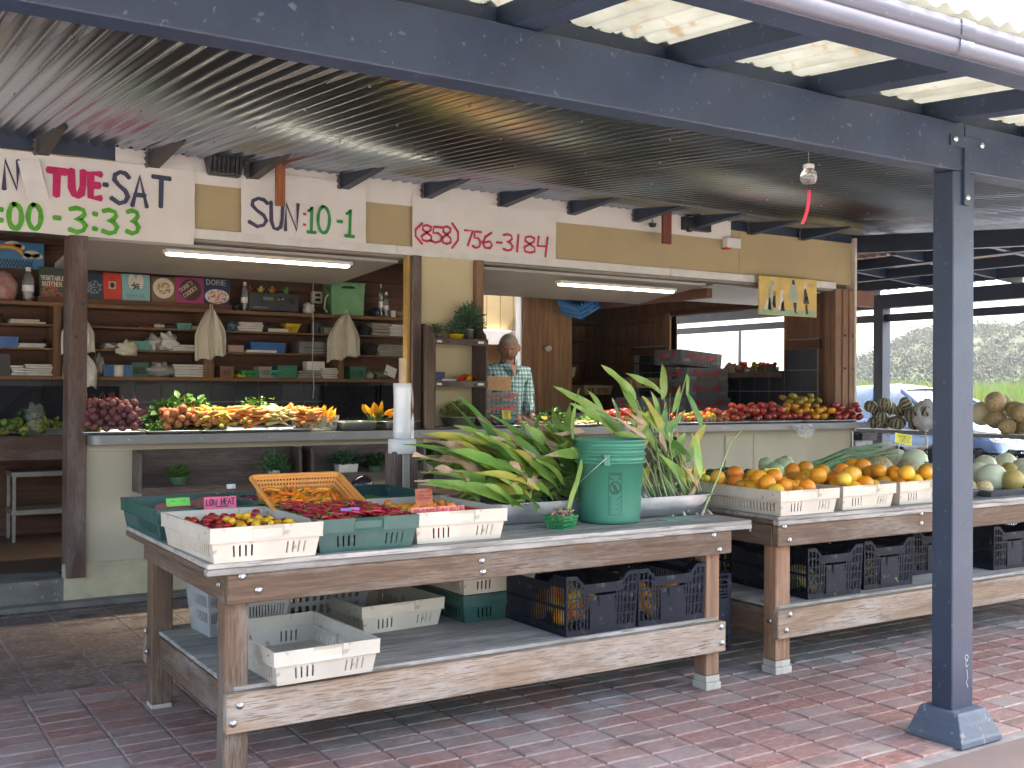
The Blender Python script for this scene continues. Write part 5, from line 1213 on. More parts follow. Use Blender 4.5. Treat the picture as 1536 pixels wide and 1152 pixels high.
heap('red_chili', chis('red_chili', REDC, .085, .0085, curve=.3), 'long red chilli in the dark green front crate', 'chilli', 'long red chillies', 240, .011, inside(g2, .17, .23, 0, -.03), .893, occ, k=.05, c=(1.72, 3.92), md=(.03, .2, .3), orient='flat', tries=16)
OBM = Matrix.Translation(OB.location) @ Matrix.Rotation(R(22), 4, 'X')
heap('orange_chili', chis('orange_chili', ORC, .08, .0088, curve=.5), 'bright orange curved chilli in the tipped orange basket', 'chilli', 'orange chillies', 290, .0100, rect(0, -.02, .145, .12), .012, [], k=.1, c=(0, -.04), orient='flat', M=OBM, tries=16)
gA = inside(g2, 1, 1)
heap('sweet_potato', chis('sweet_potato', SWP, .17, .030, curve=.2, stem=0, blunt=1, root=.12), 'pinkish brown sweet potato in the far left green crate', 'sweet potato', 'sweet potatoes', 22, .033, rect(1.285, 4.62, .12, .20), .835, [], orient='flat')
heap('small_aubergine', chis('small_aubergine', AUB, .15, .021, curve=.25, blunt=1, stem=.14), 'slim dark purple aubergine in the green crate behind the pink card', 'aubergine', 'purple aubergines', 44, .025, rect(1.70, 4.62, .14, .22), .850, [], orient='flat')
heap('green_chili', chis('green_chili', GCH, .06, .007, curve=.2), 'small green chilli in the green crate behind the orange basket', 'chilli', 'small green chillies', 70, .011, rect(2.12, 4.66, .13, .2), .86, [], orient='flat')
heap('orange_pepper', tri('orange_pepper', F('habanero_skin', (.75, .28, .02), rough=.25), r=.02, sq=1.1, dimp=.2, ribs=3, ribd=.15, stem=True, nu=12, nv=8), 'small orange pepper behind the orange price cards', 'pepper', 'orange peppers in the red tray', 24, .021, inside(w2, .13, .10, -.02, .04), .875, [])
for q_, (x_, y_, z_) in enumerate(((1.295, 3.985, .854), (1.715, 4.02, .87), (1.285, 4.65, .833), (1.725, 4.66, .848), (2.17, 4.69, .858))):
    TM('crate_liner', MB().cb((0, 0, 0), (.36, .54, .004)), PAPER2 if q_ == 0 else CL0, 'flat liner sheet under the produce in the %s crate' % ('corner white', 'red chilli', 'sweet potato', 'aubergine', 'green chilli')[q_], 'liner', (x_, y_, z_-.006))
# red tray in the white crate
t = T('red_tray', 'shallow red plastic tray inside the middle white crate', 'tray', (2.12, 3.99, .80), R(3)); mb = MB(); REDT = mat('red_tray_plastic', (.55, .05, .035), .35)
for sd_ in range(4): wall4(mb, .30, .36, .34, .40, 0, .10, .004, sd_, [0, 1], [0, 1], lambda i, j: True)
mb.box(-.15, .15, -.18, .18, 0, .004); P('body', mb, REDT, t)
# roots in the little punnet
heap('dried_root', chis('dried_root', F('dried_root_skin', (.32, .24, .17), (.2, .14, .1), rough=.8), .035, .006, curve=.5, stem=0, wob=.5), 'small dried brown root in the green lattice punnet', 'root', 'dried roots in the punnet', 60, .009, rect(2.715, 3.90, .038, .038, R(20)), .822, [], k=.6, c=(2.715, 3.9), orient='flat')
# oranges on table two
OM = tri('orange', ORNG, r=.043, sq=.95, dimp=.05, nu=20, nv=13, irr=.025); OY = tri('orange', ORNY, r=.043, sq=.97, dimp=.08, nu=20, nv=13, irr=.05)
for (x, y, n, lab) in ((4.10, 4.02, 44, 'leftmost white crate'), (4.575, 4.05, 44, 'middle white crate'), (5.06, 4.08, 46, 'rightmost white crate')):
    heap('orange', OM+OM+OM+OY, 'orange heaped in the %s on the second table' % lab, 'orange', 'oranges in the '+lab, n, .042, rect(x+.01, y, .145, .235), .80, [], k=.12, c=(x, y))
for (x, y, lab) in ((2.835, 4.055, 'the middle black crate'), (3.24, 4.055, 'the black crate by the leg'), (2.835, 4.66, 'the back black crate'), (3.24, 4.66, 'the back right black crate')):
    heap('orange', OM+OY, 'orange inside %s under the front table' % lab, 'orange', 'oranges in '+lab, 22, .041, rect(x, y, .13, .22), LSZ+.015, [])
SQY = F('pale_squash_skin', (.62, .52, .22), (.52, .46, .16), rough=.45)
SQ = chis('squash', SQY, .22, .032, n=3, curve=.12, stem=.06, blunt=1)
for x, y, lab in ((4.385, 4.10, 'the first lattice crate'), (4.845, 4.13, 'the second lattice crate'), (4.37, 4.72, 'the far lattice crate'), (5.45, 4.30, 'the crate behind the post'), (4.85, 4.74, 'the far middle crate')):
    heap('squash', SQ, 'pale yellow squash inside %s of the second table' % lab, 'squash', 'squash in '+lab, 16, .036, rect(x, y, .10, .18), LSZ+.015, [], orient='flat', dirn=1.57)
# melons
def netted():
    m, t, b = nodes('netted_melon_skin'); co = N(t, 'ShaderNodeTexCoord').outputs['Object']
    v = N(t, 'ShaderNodeTexVoronoi', feature='DISTANCE_TO_EDGE'); v.inputs['Scale'].default_value = 36; nz = N(t, 'ShaderNodeTexNoise'); nz.inputs['Scale'].default_value = 20; t.links.new(co, nz.inputs['Vector'])
    vm = N(t, 'ShaderNodeVectorMath', operation='MULTIPLY_ADD'); vm.inputs[1].default_value = (.04, .04, .04); t.links.new(nz.outputs[1], vm.inputs[0]); t.links.new(co, vm.inputs[2]); t.links.new(vm.outputs[0], v.inputs['Vector'])
    mr = N(t, 'ShaderNodeMapRange'); mr.inputs[1].default_value = .0; mr.inputs[2].default_value = .12; t.links.new(v.outputs[0], mr.inputs[0])
    f, _ = noise_fac(t, co, 9, .4, .6); base = mix(t, f, (.44, .29, .11), (.36, .28, .12)); c = mix(t, mr.outputs[0], (.58, .50, .36), base); c = rndval(t, c, .15, .012)
    t.links.new(c, b.inputs['Base Color']); b.inputs['Roughness'].default_value = .6; iv = N(t, 'ShaderNodeMath', operation='SUBTRACT'); iv.inputs[0].default_value = 1; t.links.new(mr.outputs[0], iv.inputs[1]); bumpn(t, b, iv.outputs[0], .3, .004); return m
NET = netted(); HON = F('honeydew_skin', (.70, .67, .44), (.62, .60, .38), rough=.35); PINE = F('gold_melon_skin', (.50, .34, .09), (.36, .30, .08), rough=.45, scale=7)
def striped(name, base, dark, r, ribs, sq=.9, ribd=.07, width=1):
    out = []
    for s_ in range(3):
        mb = MB(); mb.smooth = True; nu = ribs*4
        mb.ball((0, 0, 0), (r, r, r*sq), nu, 14, fn=lambda p: (1-ribd*(abs(math.cos(math.atan2(p.y, p.x)*ribs/2))**4)*(1-p.z*p.z))*(1-.06*math.exp(-(1-p.z)*9))*(1+.03*noise.noise(p*1.5+Vector((s_, 0, 0)))))
        for q, f in enumerate(mb.f):
            k = q % nu if q < (14-2)*nu else ((q-(14-2)*nu)//2)
            a = (math.atan2(sum(mb.v[i][1] for i in f)/len(f), sum(mb.v[i][0] for i in f)/len(f)))*ribs/2/math.pi
            if abs(a-round(a-.5)-.5) < .13*width and random.random() < .93: mb.m[q] = 1
            # grooves sit where cos(a*ribs/2)=0
        mb.mi = 2; mb.tube([(0, 0, r*sq*.9), (0, 0, r*sq*1.05), (r*.1, 0, r*sq*1.15)], r*.06, 6)
        out.append(mb.mesh(name, [base, dark, STEMG]))
    return out
CHM = striped('striped_melon', F('charentais_skin', (.36, .36, .24), (.44, .40, .26), rough=.6), F('charentais_stripe', (.07, .10, .06), rough=.6), .075, 10)
GSM = striped('pale_melon', F('galia_skin', (.58, .61, .40), (.66, .66, .48), rough=.5), F('galia_stripe', (.18, .28, .16), rough=.5), .10, 12, sq=1.05, ribd=.02, width=.6)
NM = tri('netted_melon', NET, r=.085, sq=1.0, dimp=.05, irr=.03, nu=24, nv=15); HM = tri('honeydew_melon', HON, r=.09, sq=1.05, dimp=.03, nu=22, nv=14); PM = tri('gold_melon', PINE, r=.09, sq=1.1, dimp=.03, nu=22, nv=14)
def put(name, mesh, label, cat, x, y, X=None, Y=None, Z=None, s_=1, rot=None, group=None):
    p = px(x, y, X=X, Y=Y, Z=Z); o = link(name, mesh, None, p, rot or (random.uniform(-.5, .5), random.uniform(-.5, .5), random.uniform(0, 6))); o.scale = (s_,)*3
    o['label'] = label; o['category'] = cat
    if group: o['group'] = group
    return o
put('netted_melon', NM[0], 'largest brown netted melon behind the rightmost crate of oranges', 'melon', 1316, 706, Y=4.68, s_=1.22)
rows = [(1362, 707, 4.62, NM, .95, 'netted'), (1393, 712, 4.40, PM, .78, 'gold'), (1425, 705, 4.75, HM, .9, 'dew'), (1372, 692, 4.9, GSM, .9, 'pale'), (1390, 735, 4.15, NM, .78, 'netted'), (1418, 742, 4.0, GSM, .7, 'pale'),
        (1410, 724, 4.45, NM, .9, 'netted'), (1450, 735, 4.0, NM, .8, 'netted'), (1468, 715, 4.35, GSM, .95, 'pale'), (1476, 733, 3.93, NM, .62, 'netted'), (1488, 717, 4.18, GSM, .93, 'pale'), (1478, 700, 4.7, HM, .9, 'dew'),
        (1520, 722, 4.05, PM, .78, 'gold'), (1513, 708, 4.4, PM, .7, 'gold'), (1508, 697, 4.75, HM, .95, 'dew'), (1534, 705, 4.4, HM, .9, 'dew'), (1545, 712, 4.15, GSM, .8, 'pale'), (1345, 690, 5.1, GSM, .8, 'pale'), (1440, 692, 5.0, HM, .8, 'dew')]
kn = {'netted': ('netted_melon', 'tan netted melon among the melons at the right end of the second table', 'netted melons on the second table'), 'gold': ('gold_melon', 'golden green melon among the melons at the right end of the second table', 'gold melons on the second table'),
      'dew': ('honeydew_melon', 'smooth creamy melon among the melons at the right end of the second table', 'cream melons on the second table'), 'pale': ('pale_melon', 'pale green striped melon at the right end of the second table', 'pale striped melons on the second table')}
for x, y, Y_, ms, s_, kk in rows:
    q = kn[kk]; put(q[0], random.choice(ms), q[1], 'melon', x, y, Y=Y_, s_=s_, group=q[2], rot=(random.uniform(1.2, 1.8) if kk == 'pale' else random.uniform(-.6, .6), random.uniform(-.5, .5), random.uniform(-1, 1)))
# black trays under the melons
def tray(label, x0, x1, y0, y1, z, m_, h=.022, name='tray', group=None, flare=.012):
    t = T(name, label, 'tray', ((x0+x1)/2, (y0+y1)/2, z), 0, group); W_, D_ = x1-x0, y1-y0; mb = MB()
    for sd_ in range(4): wall4(mb, W_-2*flare, D_-2*flare, W_, D_, 0, h, .002, sd_, [0, 1], [0, 1], lambda i, j: True)
    mb.box(-W_/2+flare, W_/2-flare, -D_/2+flare, D_/2-flare, 0, .002); P('body', mb, m_, t)
    r = MB(); r.smooth = True; r.tube([(-W_/2, -D_/2, h), (W_/2, -D_/2, h), (W_/2, D_/2, h), (-W_/2, D_/2, h), (-W_/2, -D_/2, h)], .004, 6); P('rim', r, m_, t); return t
BT = mat('dark_tray', (.06, .065, .08), .4); ALU = mat('aluminium_tray', (.62, .64, .68), .3, .9, col2=(.5, .52, .56), scale=8)
tray('dark tray of melons just left of the blue post', 5.30, 5.66, 3.86, 4.5, .788, BT, .035, group='dark melon trays'); tray('dark tray of melons right of the blue post', 5.69, 6.30, 3.80, 4.5, .788, BT, .035, group='dark melon trays'); tray('rightmost dark tray of melons', 6.33, 7.0, 3.80, 4.5, .788, BT, .035, group='dark melon trays')
tray('dark tray of green squash at the back of the second table', 4.40, 5.25, 4.62, 4.95, .788, BT, .05)
GSQ = F('dark_green_squash_skin', (.018, .055, .018), (.03, .09, .025), rough=.3)
heap('green_squash', chis('green_squash', GSQ, .14, .036, n=4, curve=.1, stem=.15, blunt=1), 'glossy dark green squash behind the leftmost crate of oranges', 'squash', 'dark green squash on the second table', 30, .04, rect(4.52, 4.78, .22, .13), .80, [], orient='flat')
p = px(1040, 716, Y=4.45)
for i in range(5): put('yellow_squash', [round_fruit('yellow_squash', F('pattypan_skin', (.78, .58, .03), rough=.3), r=.045, sq=.6, ribs=10, ribd=.12, stem=True, nu=40)][0], 'scalloped yellow squash beside the leafy stalks', 'squash', 1026+i*7, 709+(i % 3)*9, Y=4.35+.05*i, group='yellow scalloped squash')
heap('lime', tri('lime', F('lime_skin', (.16, .28, .03), rough=.35), r=.035, sq=1.1, nu=14, nv=9), 'lime on the tray behind the middle crate of oranges', 'lime', 'limes', 9, .035, rect(4.85, 4.80, .10, .10), .80, [])
heap('chayote', tri('chayote', F('chayote_skin', (.48, .52, .30), (.38, .42, .22), rough=.5), r=.05, sq=1.15, ribs=5, ribd=.12, nu=20), 'pale lumpy green chayote behind the middle oranges', 'chayote', 'chayotes', 8, .045, rect(5.03, 4.80, .10, .08), .82, [])
# green onions lying across the back of table two
def bladebundle(name, label, cat, base, tip, n, m_, wd=.006, spread=.12, group=None, m2=None):
    t = T(name, label, cat, base, group=group); b0 = Vector(base)
    for k in range(n):
        mb = MB(); mb.smooth = True; e = Vector(tip)+Vector((random.gauss(0, spread), random.gauss(0, spread), random.gauss(0, spread*.5)))
        s0 = b0+Vector((random.gauss(0, .03), random.gauss(0, .03), random.uniform(0, .03))); md = (s0+e)/2+Vector((0, 0, random.uniform(.0, .05)))
        pts = [s0.lerp(md, q/3) if q < 3 else md.lerp(e, (q-3)/3) for q in range(7)]
        mb.tube([p-b0 for p in pts], [wd*(.8), wd, wd, wd*.9, wd*.7, wd*.5, wd*.15], 5); P('blade', mb, m_, t)
    return t
ONI = F('onion_green', (.045, .13, .05), (.10, .22, .07), rough=.4)
pa = px(1195, 707, Y=4.75); pb = px(1335, 672, Y=5.02); bladebundle('green_onions', 'bunch of dark green onion tops lying behind the middle oranges', 'onions', (pa.x, pa.y, pa.z-.02), pb, 26, ONI, .006, .05)
pa = px(1210, 715, Y=4.7); pb = px(1285, 695, Y=4.95); bladebundle('green_onions', 'shorter bunch of onion tops in front of the long bunch', 'onions', (pa.x, pa.y, pa.z-.02), pb, 18, ONI, .006, .05)

# ---------------------------------------------------------------- leafy plants on table one
LG = [F('ginger_leaf_green', (.19, .34, .06), (.31, .45, .10), rough=.4, hue=.02, thin=.3, scale=9, stretch=(1, 1, 1)), F('ginger_leaf_dark', (.09, .22, .05), (.14, .29, .06), rough=.4, thin=.3), F('ginger_leaf_yellow', (.58, .50, .07), (.36, .42, .08), rough=.5, thin=.3, scale=18), F('ginger_leaf_brown', (.38, .24, .14), (.50, .38, .26), rough=.7, thin=.2, scale=22)]
STK = F('stalk_green', (.22, .34, .10), (.34, .42, .18), rough=.4); TIPB = F('stalk_pale', (.55, .50, .36), rough=.5)
LP = T('leaf_bundle', 'pile of long green and yellowing ginger leaves with dry brown tips in the steel pan', 'plants', (2.78, 4.29, .80))
def addleaf(par, p, d, L, W, m_, bend=.5, up=(0, 0, 1), fold=.2, wav=.0, n=7):
    mb = MB(); mb.smooth = True; n = 10; mb.leaf(Vector(p)-par.location, d, up, L, W, bend, n, fold, wav)
    k0 = random.choice((10, 10, 9, 8)) if m_ is not LG[3] else 0; sv = Vector((random.random()*9, L, W))
    for q in range(len(mb.f)): mb.m[q] = 1 if q//2 >= k0+(q % 2) else 0
    mb.v = [tuple(Vector(v)+Vector((noise.noise(Vector(v)*11+sv), noise.noise(Vector(v)*11-sv), noise.noise(Vector(v)*13+sv*2)))*(.008 if m_ is not LG[3] else .022)) for v in mb.v]
    return P('leaf', mb, [m_, LG[3]], par)
rg = random.Random(4)
for k in range(185):
    # stems come out of the pan and leaves lean up and to the left
    bx_ = 2.80+rg.uniform(-.28, .28); by = 4.22+rg.uniform(-.14, .18); bz = .86+rg.uniform(0, .05)+.22*rg.random()
    az = rg.gauss(R(178), .55); el = rg.uniform(-.05, .95)
    if bx_ > 2.9: az = rg.gauss(R(120), .7); el = rg.uniform(.1, 1.2)
    d = Vector((math.cos(az)*math.cos(el), math.sin(az)*math.cos(el)*.6-.12, math.sin(el)))
    L = rg.uniform(.17, .34); W = rg.uniform(.042, .075)
    m_ = rg.choices(LG, (5, 3, 1.6, 1.1))[0]
    if m_ is LG[3]: W *= .7
    addleaf(LP, (bx_, by, bz), d, L, W, m_, bend=rg.uniform(.2, 1.1), up=(rg.gauss(0, .4), -.5+rg.gauss(0, .4), 1), fold=rg.uniform(.15, .5), wav=.004 if m_ is not LG[3] else .012)
for (x0, y0, x1, y1, w_, mi, Y0_) in ((775, 745, 658, 728, .07, 0, 4.05), (790, 765, 655, 745, .065, 0, 3.98), (800, 740, 640, 690, .065, 0, 4.1), (770, 690, 655, 670, .06, 2, 4.2), (790, 700, 705, 652, .06, 0, 4.25), (800, 705, 760, 655, .065, 2, 4.2), (815, 720, 778, 658, .065, 0, 4.22), (760, 735, 680, 685, .07, 1, 4.12),
     (735, 720, 645, 700, .06, 3, 4.1), (750, 700, 660, 678, .05, 3, 4.15), (740, 700, 700, 655, .05, 3, 4.25), (850, 745, 775, 690, .05, 0, 4.15), (865, 745, 820, 720, .05, 1, 4.1), (740, 745, 650, 745, .06, 0, 4.0), (720, 755, 690, 735, .05, 1, 4.02), (790, 758, 770, 728, .055, 0, 3.97), (770, 760, 745, 735, .055, 0, 3.97), (810, 735, 730, 725, .05, 2, 3.98),
     (825, 745, 745, 700, .065, 0, 4.05), (830, 750, 760, 690, .06, 0, 4.08), (840, 740, 790, 690, .055, 0, 4.05), (770, 715, 690, 690, .075, 0, 4.03), (730, 690, 690, 670, .04, 2, 4.1), (815, 700, 790, 665, .03, 3, 4.2), (700, 720, 660, 715, .04, 3, 4.0), (800, 735, 785, 700, .03, 3, 3.98)):
    a = px(x0, y0, Y=Y0_+.05); b_ = px(x1, y1, Y=Y0_-.05); d = b_-a
    addleaf(LP, a, d+Vector((0, 0, .35*d.length)), d.length*1.08, w_, LG[mi], bend=.6, up=(0, -.8, .8), fold=.3, wav=.004 if mi < 3 else .014)
for k in range(26):
    a = px(rg.uniform(770, 868), rg.uniform(735, 765), Y=4.1+rg.uniform(0, .25)); b_ = px(rg.uniform(700, 850), rg.uniform(690, 720), Y=4.2+rg.uniform(-.1, .1))
    mb = MB(); mb.smooth = True; mb.tube([a-LP.location, (a+b_)/2+Vector((0, 0, .02))-LP.location, b_-LP.location], [.006, .005, .003], 5); P('stalk', mb, STK, LP)
# upright stalks right of the bucket
UP_ = T('stalk_bundle', 'upright green ginger stalks with broad leaves standing in the right steel pan', 'plants', (3.42, 4.20, .80))
def stalk(x0, y0, Y0_, pts2, rad=.006):
    w_ = [px(x0, y0, Y=Y0_)]+[px(a, b_, Y=c) for a, b_, c in pts2]; mb = MB(); mb.smooth = True
    mb.tube([p-UP_.location for p in w_], [rad*(1-.5*i/(len(w_)-1)) for i in range(len(w_))], 6); P('stalk', mb, STK, UP_)
    mb = MB(); mb.smooth = True; mb.tube([w_[0]-UP_.location, w_[0].lerp(w_[1], .22)-UP_.location], [rad*1.5, rad*1.15], 6); P('stalk_base', mb, TIPB, UP_)
def lf(x0, y0, x1, y1, Ya, Yb, w_, mi, par=None, arch=.25, fold=.22):
    a = px(x0, y0, Y=Ya); b_ = px(x1, y1, Y=Yb); d = b_-a
    addleaf(par or UP_, a, d+Vector((0, 0, arch*d.length)), d.length*1.05, w_, LG[mi], bend=arch*1.7, up=(.1, -1, .35), fold=fold, wav=.003)
for (x, y, Y_, p2) in ((1040, 775, 4.02, [(1010, 700, 4.1), (1000, 640, 4.2), (993, 560, 4.3)]), (1020, 778, 4.05, [(1000, 690, 4.15), (1015, 620, 4.25), (1030, 560, 4.3)]), (1062, 770, 4.0, [(1020, 720, 4.1), (985, 670, 4.2), (955, 600, 4.25)]), (1035, 772, 4.1, [(1010, 700, 4.2), (980, 650, 4.25), (940, 580, 4.3)]), (1055, 778, 4.0, [(1010, 710, 4.1), (1003, 650, 4.2), (1005, 590, 4.3)]),
     (1000, 775, 4.05, [(985, 720, 4.15), (975, 660, 4.25), (965, 610, 4.3)]), (1010, 778, 4.0, [(990, 710, 4.1), (982, 650, 4.2)]), (1070, 775, 3.98, [(1030, 730, 4.05), (1000, 690, 4.15)]), (1048, 778, 3.98, [(1020, 720, 4.1), (1002, 680, 4.2), (995, 640, 4.25)]), (985, 775, 4.1, [(980, 720, 4.2), (1000, 640, 4.3)]), (1060, 774, 4.05, [(1005, 700, 4.15), (975, 660, 4.25)]), (1045, 776, 4.05, [(1000, 720, 4.12), (978, 690, 4.2)]),
     (1052, 774, 3.95, [(1075, 720, 4.0), (1095, 665, 4.05), (1115, 642, 4.05)]), (1028, 775, 3.98, [(1005, 728, 4.05), (985, 700, 4.1)])):
    stalk(x, y, Y_, p2)
for k in range(16):
    x = rg.uniform(978, 1068); stalk(x, rg.uniform(768, 778), rg.uniform(3.98, 4.2), [(x-rg.uniform(15, 45), rg.uniform(690, 725), 4.15), (x-rg.uniform(25, 80), rg.uniform(625, 680), 4.25)], .0055)
for a in ((955, 600, 912, 557, 4.25, 4.2, .055, 0), (993, 600, 1003, 543, 4.25, 4.25, .05, 0), (958, 625, 925, 560, 4.2, 4.25, .05, 0), (992, 590, 948, 570, 4.25, 4.2, .04, 0), (990, 640, 985, 590, 4.25, 4.2, .045, 0), (1012, 665, 965, 625, 4.2, 4.15, .075, 0), (930, 650, 850, 600, 4.2, 4.1, .065, 0), (940, 660, 870, 620, 4.15, 4.1, .06, 0), (912, 640, 888, 585, 4.2, 4.2, .04, 0), (945, 660, 898, 625, 4.15, 4.1, .05, 1),
      (1030, 590, 1036, 560, 4.2, 4.2, .025, 0), (1008, 620, 1030, 580, 4.2, 4.2, .035, 0), (1050, 720, 1048, 650, 4.0, 4.0, .045, 0), (1040, 725, 1062, 655, 4.05, 4.0, .04, 2), (1030, 730, 1000, 690, 4.1, 4.05, .055, 0), (1020, 700, 1000, 640, 4.2, 4.2, .055, 1), (1000, 660, 1035, 690, 4.2, 4.1, .05, 1), (985, 680, 950, 610, 4.2, 4.2, .05, 0), (900, 640, 880, 600, 4.2, 4.2, .035, 0),
      (975, 640, 935, 620, 4.1, 4.1, .028, 3), (970, 660, 920, 635, 4.1, 4.05, .025, 3), (1000, 680, 985, 640, 4.1, 4.1, .028, 3), (965, 650, 958, 610, 4.1, 4.1, .03, 3), (1050, 740, 1030, 700, 4.0, 4.0, .03, 3), (1035, 745, 1058, 705, 4.0, 4.0, .028, 3), (1030, 770, 1050, 735, 3.98, 3.98, .02, 3), (1045, 770, 1025, 740, 3.98, 3.98, .02, 3), (990, 655, 1040, 625, 4.2, 4.15, .04, 1), (960, 660, 925, 655, 4.1, 4.1, .045, 0)):
    lf(*a[:6], a[6], a[7])
lf(866, 683, 862, 676, 3.9, 3.85, .01, 0)
lf(905, 680, 835, 698, 4.1, 3.95, .055, 0, arch=.15); lf(878, 650, 840, 660, 4.15, 4.1, .03, 3); lf(872, 690, 862, 780, 3.98, 3.9, .03, 0); 
for k in range(16):
    x = rg.uniform(925, 1060); y = rg.uniform(640, 745); a = rg.uniform(-2.6, -.4)
    lf(x, y, x+45*math.cos(a), y+55*math.sin(a), 4.2, 4.18, rg.uniform(.03, .055), rg.choice((0, 0, 1, 1, 2)))
# berry-coloured fruit behind (yellow squash crate behind the bucket, seen over table one)
t = dup(g2, (3.05, 4.72, .791), R(0), 'dark green crate of long yellow squash behind the bucket')
heap('long_squash', chis('long_squash', F('long_squash_skin', (.78, .48, .02), (.70, .40, .02), rough=.3), .22, .028, n=3, curve=.15, stem=.1, blunt=1), 'long yellow squash in the crate behind the bucket', 'squash', 'long yellow squash', 24, .033, rect(3.02, 4.72, .15, .22), .80, [], orient='flat', dirn=.2)

# ---------------------------------------------------------------- cards
def card(label, bb, Y, col, lines, ink=None, tilt=0, wd=.0035, name='price_card', group=None, skew=0, m_=None):
    X0, X1, Z0, Z1 = bbox(*bb, Y=Y); t = T(name, label, 'card', ((X0+X1)/2, Y, Z0), rot=(R(-tilt), R(skew), 0), group=group); W_, H_ = X1-X0, Z1-Z0
    mb = MB(); mb.smooth = True; n = 8; vv = []
    for i in range(n+1):
        x = -W_/2+W_*i/n; b_ = .004*math.sin(i*.9); vv += [(x, b_, 0), (x, b_+.003, H_)]
    mb.add(vv, [(2*i, 2*i+2, 2*i+3, 2*i+1) for i in range(n)]); P('paper', mb, mat('card_%s' % name+label[:14].replace(' ', '_'), col, .6, scale=9), t)
    mb = MB()
    for (tx, u, v, h, w_) in lines:
        strokes(mb, textpl(tx, -W_/2+W_*u, H_*v, H_*h, w=W_*w_, wob=.05), wd, lambda x, z, d: (x, -.0055-d+0*x+.003*z/H_, z))
    if lines: P('lettering', mb, ink or INK, t)
    return t
INK2 = mat('black_pen', (.02, .015, .03), .5)
card('pink price card reading LOW HEAT clipped behind the corner crate', (306, 745, 355, 763), 4.33, (.80, .12, .28), [('LOW', .07, .3, .5, .32), ('HEAT', .52, .36, .5, .40), ('-', .38, .05, .3, .35)], INK2, 0, .0042)
card('bright green price card on the sweet potato crate', (250, 746, 286, 759), 4.36, (.14, .50, .08), [('- -', .2, .35, .4, .6)], mat('dark_green_pen', (.01, .12, .02), .5), 20, .002)
card('small white tag among the purple aubergines', (340, 726, 354, 733), 4.7, (.75, .73, .72), [], None, 10)
card('orange price card standing upright in the middle white crate', (624, 733, 650, 761), 4.05, (.62, .16, .07), [('LARGE', .1, .80, .09, .7), ('SWEET & MILD', .05, .60, .08, .9), ('PEPPERS', .1, .44, .08, .75)], mat('brown_pen', (.2, .03, .03), .5), 5, .0018)
card('long salmon price card reading SERRANO PEPPER MILD HEAT on the red tray', (618, 760, 698, 772), 3.76, (.80, .22, .17), [('SERRANO PEPPER', .03, .4, .4, .38), ('MILD', .53, .45, .35, .12), ('HEAT', .70, .42, .42, .16), ('- -', .72, .12, .3, .14), ('||||', .44, .05, .85, .06), ('||||', .90, .05, .85, .06)], mat('maroon_pen', (.28, .02, .05), .5), 8, .0028)
card('lilac price tag among the long red chillies', (512, 761, 541, 767), 3.80, (.35, .15, .55), [], None, 25)
card('yellow price card standing behind the middle oranges', (1150, 702, 1174, 722), 4.6, (.75, .70, .05), [('-', .3, .5, .2, .4)], INK2, 10, .002)
card('turquoise price card behind the melons', (1366, 683, 1384, 692), 5.0, (.10, .55, .40), [], None, 20)
t = T('green_leaflet', 'flat pale green leaflet lying on the front table right of the bucket', 'leaflet', px(1017, 779, Z=.7915)); P('paper', MB().box(-.09, .09, -.05, .05, 0, .0012, RZ(R(-8))), mat('pale_green_paper', (.20, .42, .30), .6), t)
t = card('yellow price card reading CAVAILLON MELON on a stem at the melon rack', (1342, 651, 1368, 666), 4.95, (.68, .62, .14), [('CAVAILLON', .12, .58, .3, .78), ('MELON', .25, .16, .3, .6)], INK2, 0, .003, skew=8)
P('stem', MB().box(-.05, -.044, -.004, .004, -.14, -.001), WHITEP, t)

# ---------------------------------------------------------------- the counter top
ZC = 1.097
def ctray(x0, x1, label, y0=7.22, y1=7.62, h=.018, m_=None, y=648, group='flat metal trays on the counter'):
    a = px(x0, y, Y=y0); b_ = px(x1, y, Y=y0); tray(label, a.x, b_.x, y0, y1, ZC, m_ or ALU, h, name='metal_tray', group=group, flare=.02); return a.x, b_.x
ta = ctray(127, 219, 'flat metal tray of dark red beets at the left end of the counter'); tb = ctray(224, 306, 'flat metal tray of golden beets second from the left'); tc = ctray(308, 470, 'long flat metal tray of carrots on the counter')
BEET = F('beet_skin', (.11, .028, .042), (.18, .07, .08), rough=.6); RADR = F('radish_red', (.36, .035, .03), rough=.5); GBT = F('golden_beet_skin', (.42, .16, .06), (.34, .12, .05), rough=.6)
R5 = lambda a, b_, y=7.41, hy=.13: rect((a+b_)/2, y, (b_-a)/2-.03, hy)
def root(name, m_, r, n=3):
    out = []
    for s_ in range(n):
        mb = MB(); mb.smooth = True; mb.ball((0, 0, 0), (r, r, r*.95), 14, 9, fn=lambda p: 1+.05*noise.noise(p*2+Vector((s_, 1, 0)))+(.25*max(0, -p.z-.7) if p.z < 0 else 0))
        mb.tube([(0, 0, -r), (r*.2, 0, -r*1.9), (-r*.2, r*.2, -r*2.9)], [r*.16, r*.07, r*.03], 5)
        mb.mi = 1; mb.tube([(0, 0, r*.85), (0, 0, r*1.25)], [r*.3, r*.25], 6); out.append(mb.mesh(name, [m_, F('cut_stem', (.30, .08, .07), rough=.5)]))
    return out
occ = heap('beet', root('beet', BEET, .027), 'dark purple beet on the leftmost counter tray', 'beet', 'dark beets', 84, .027, R5(*ta), ZC+.01, [], k=.1, c=((ta[0]+ta[1])/2, 7.47), md=(.10, .4, .2))
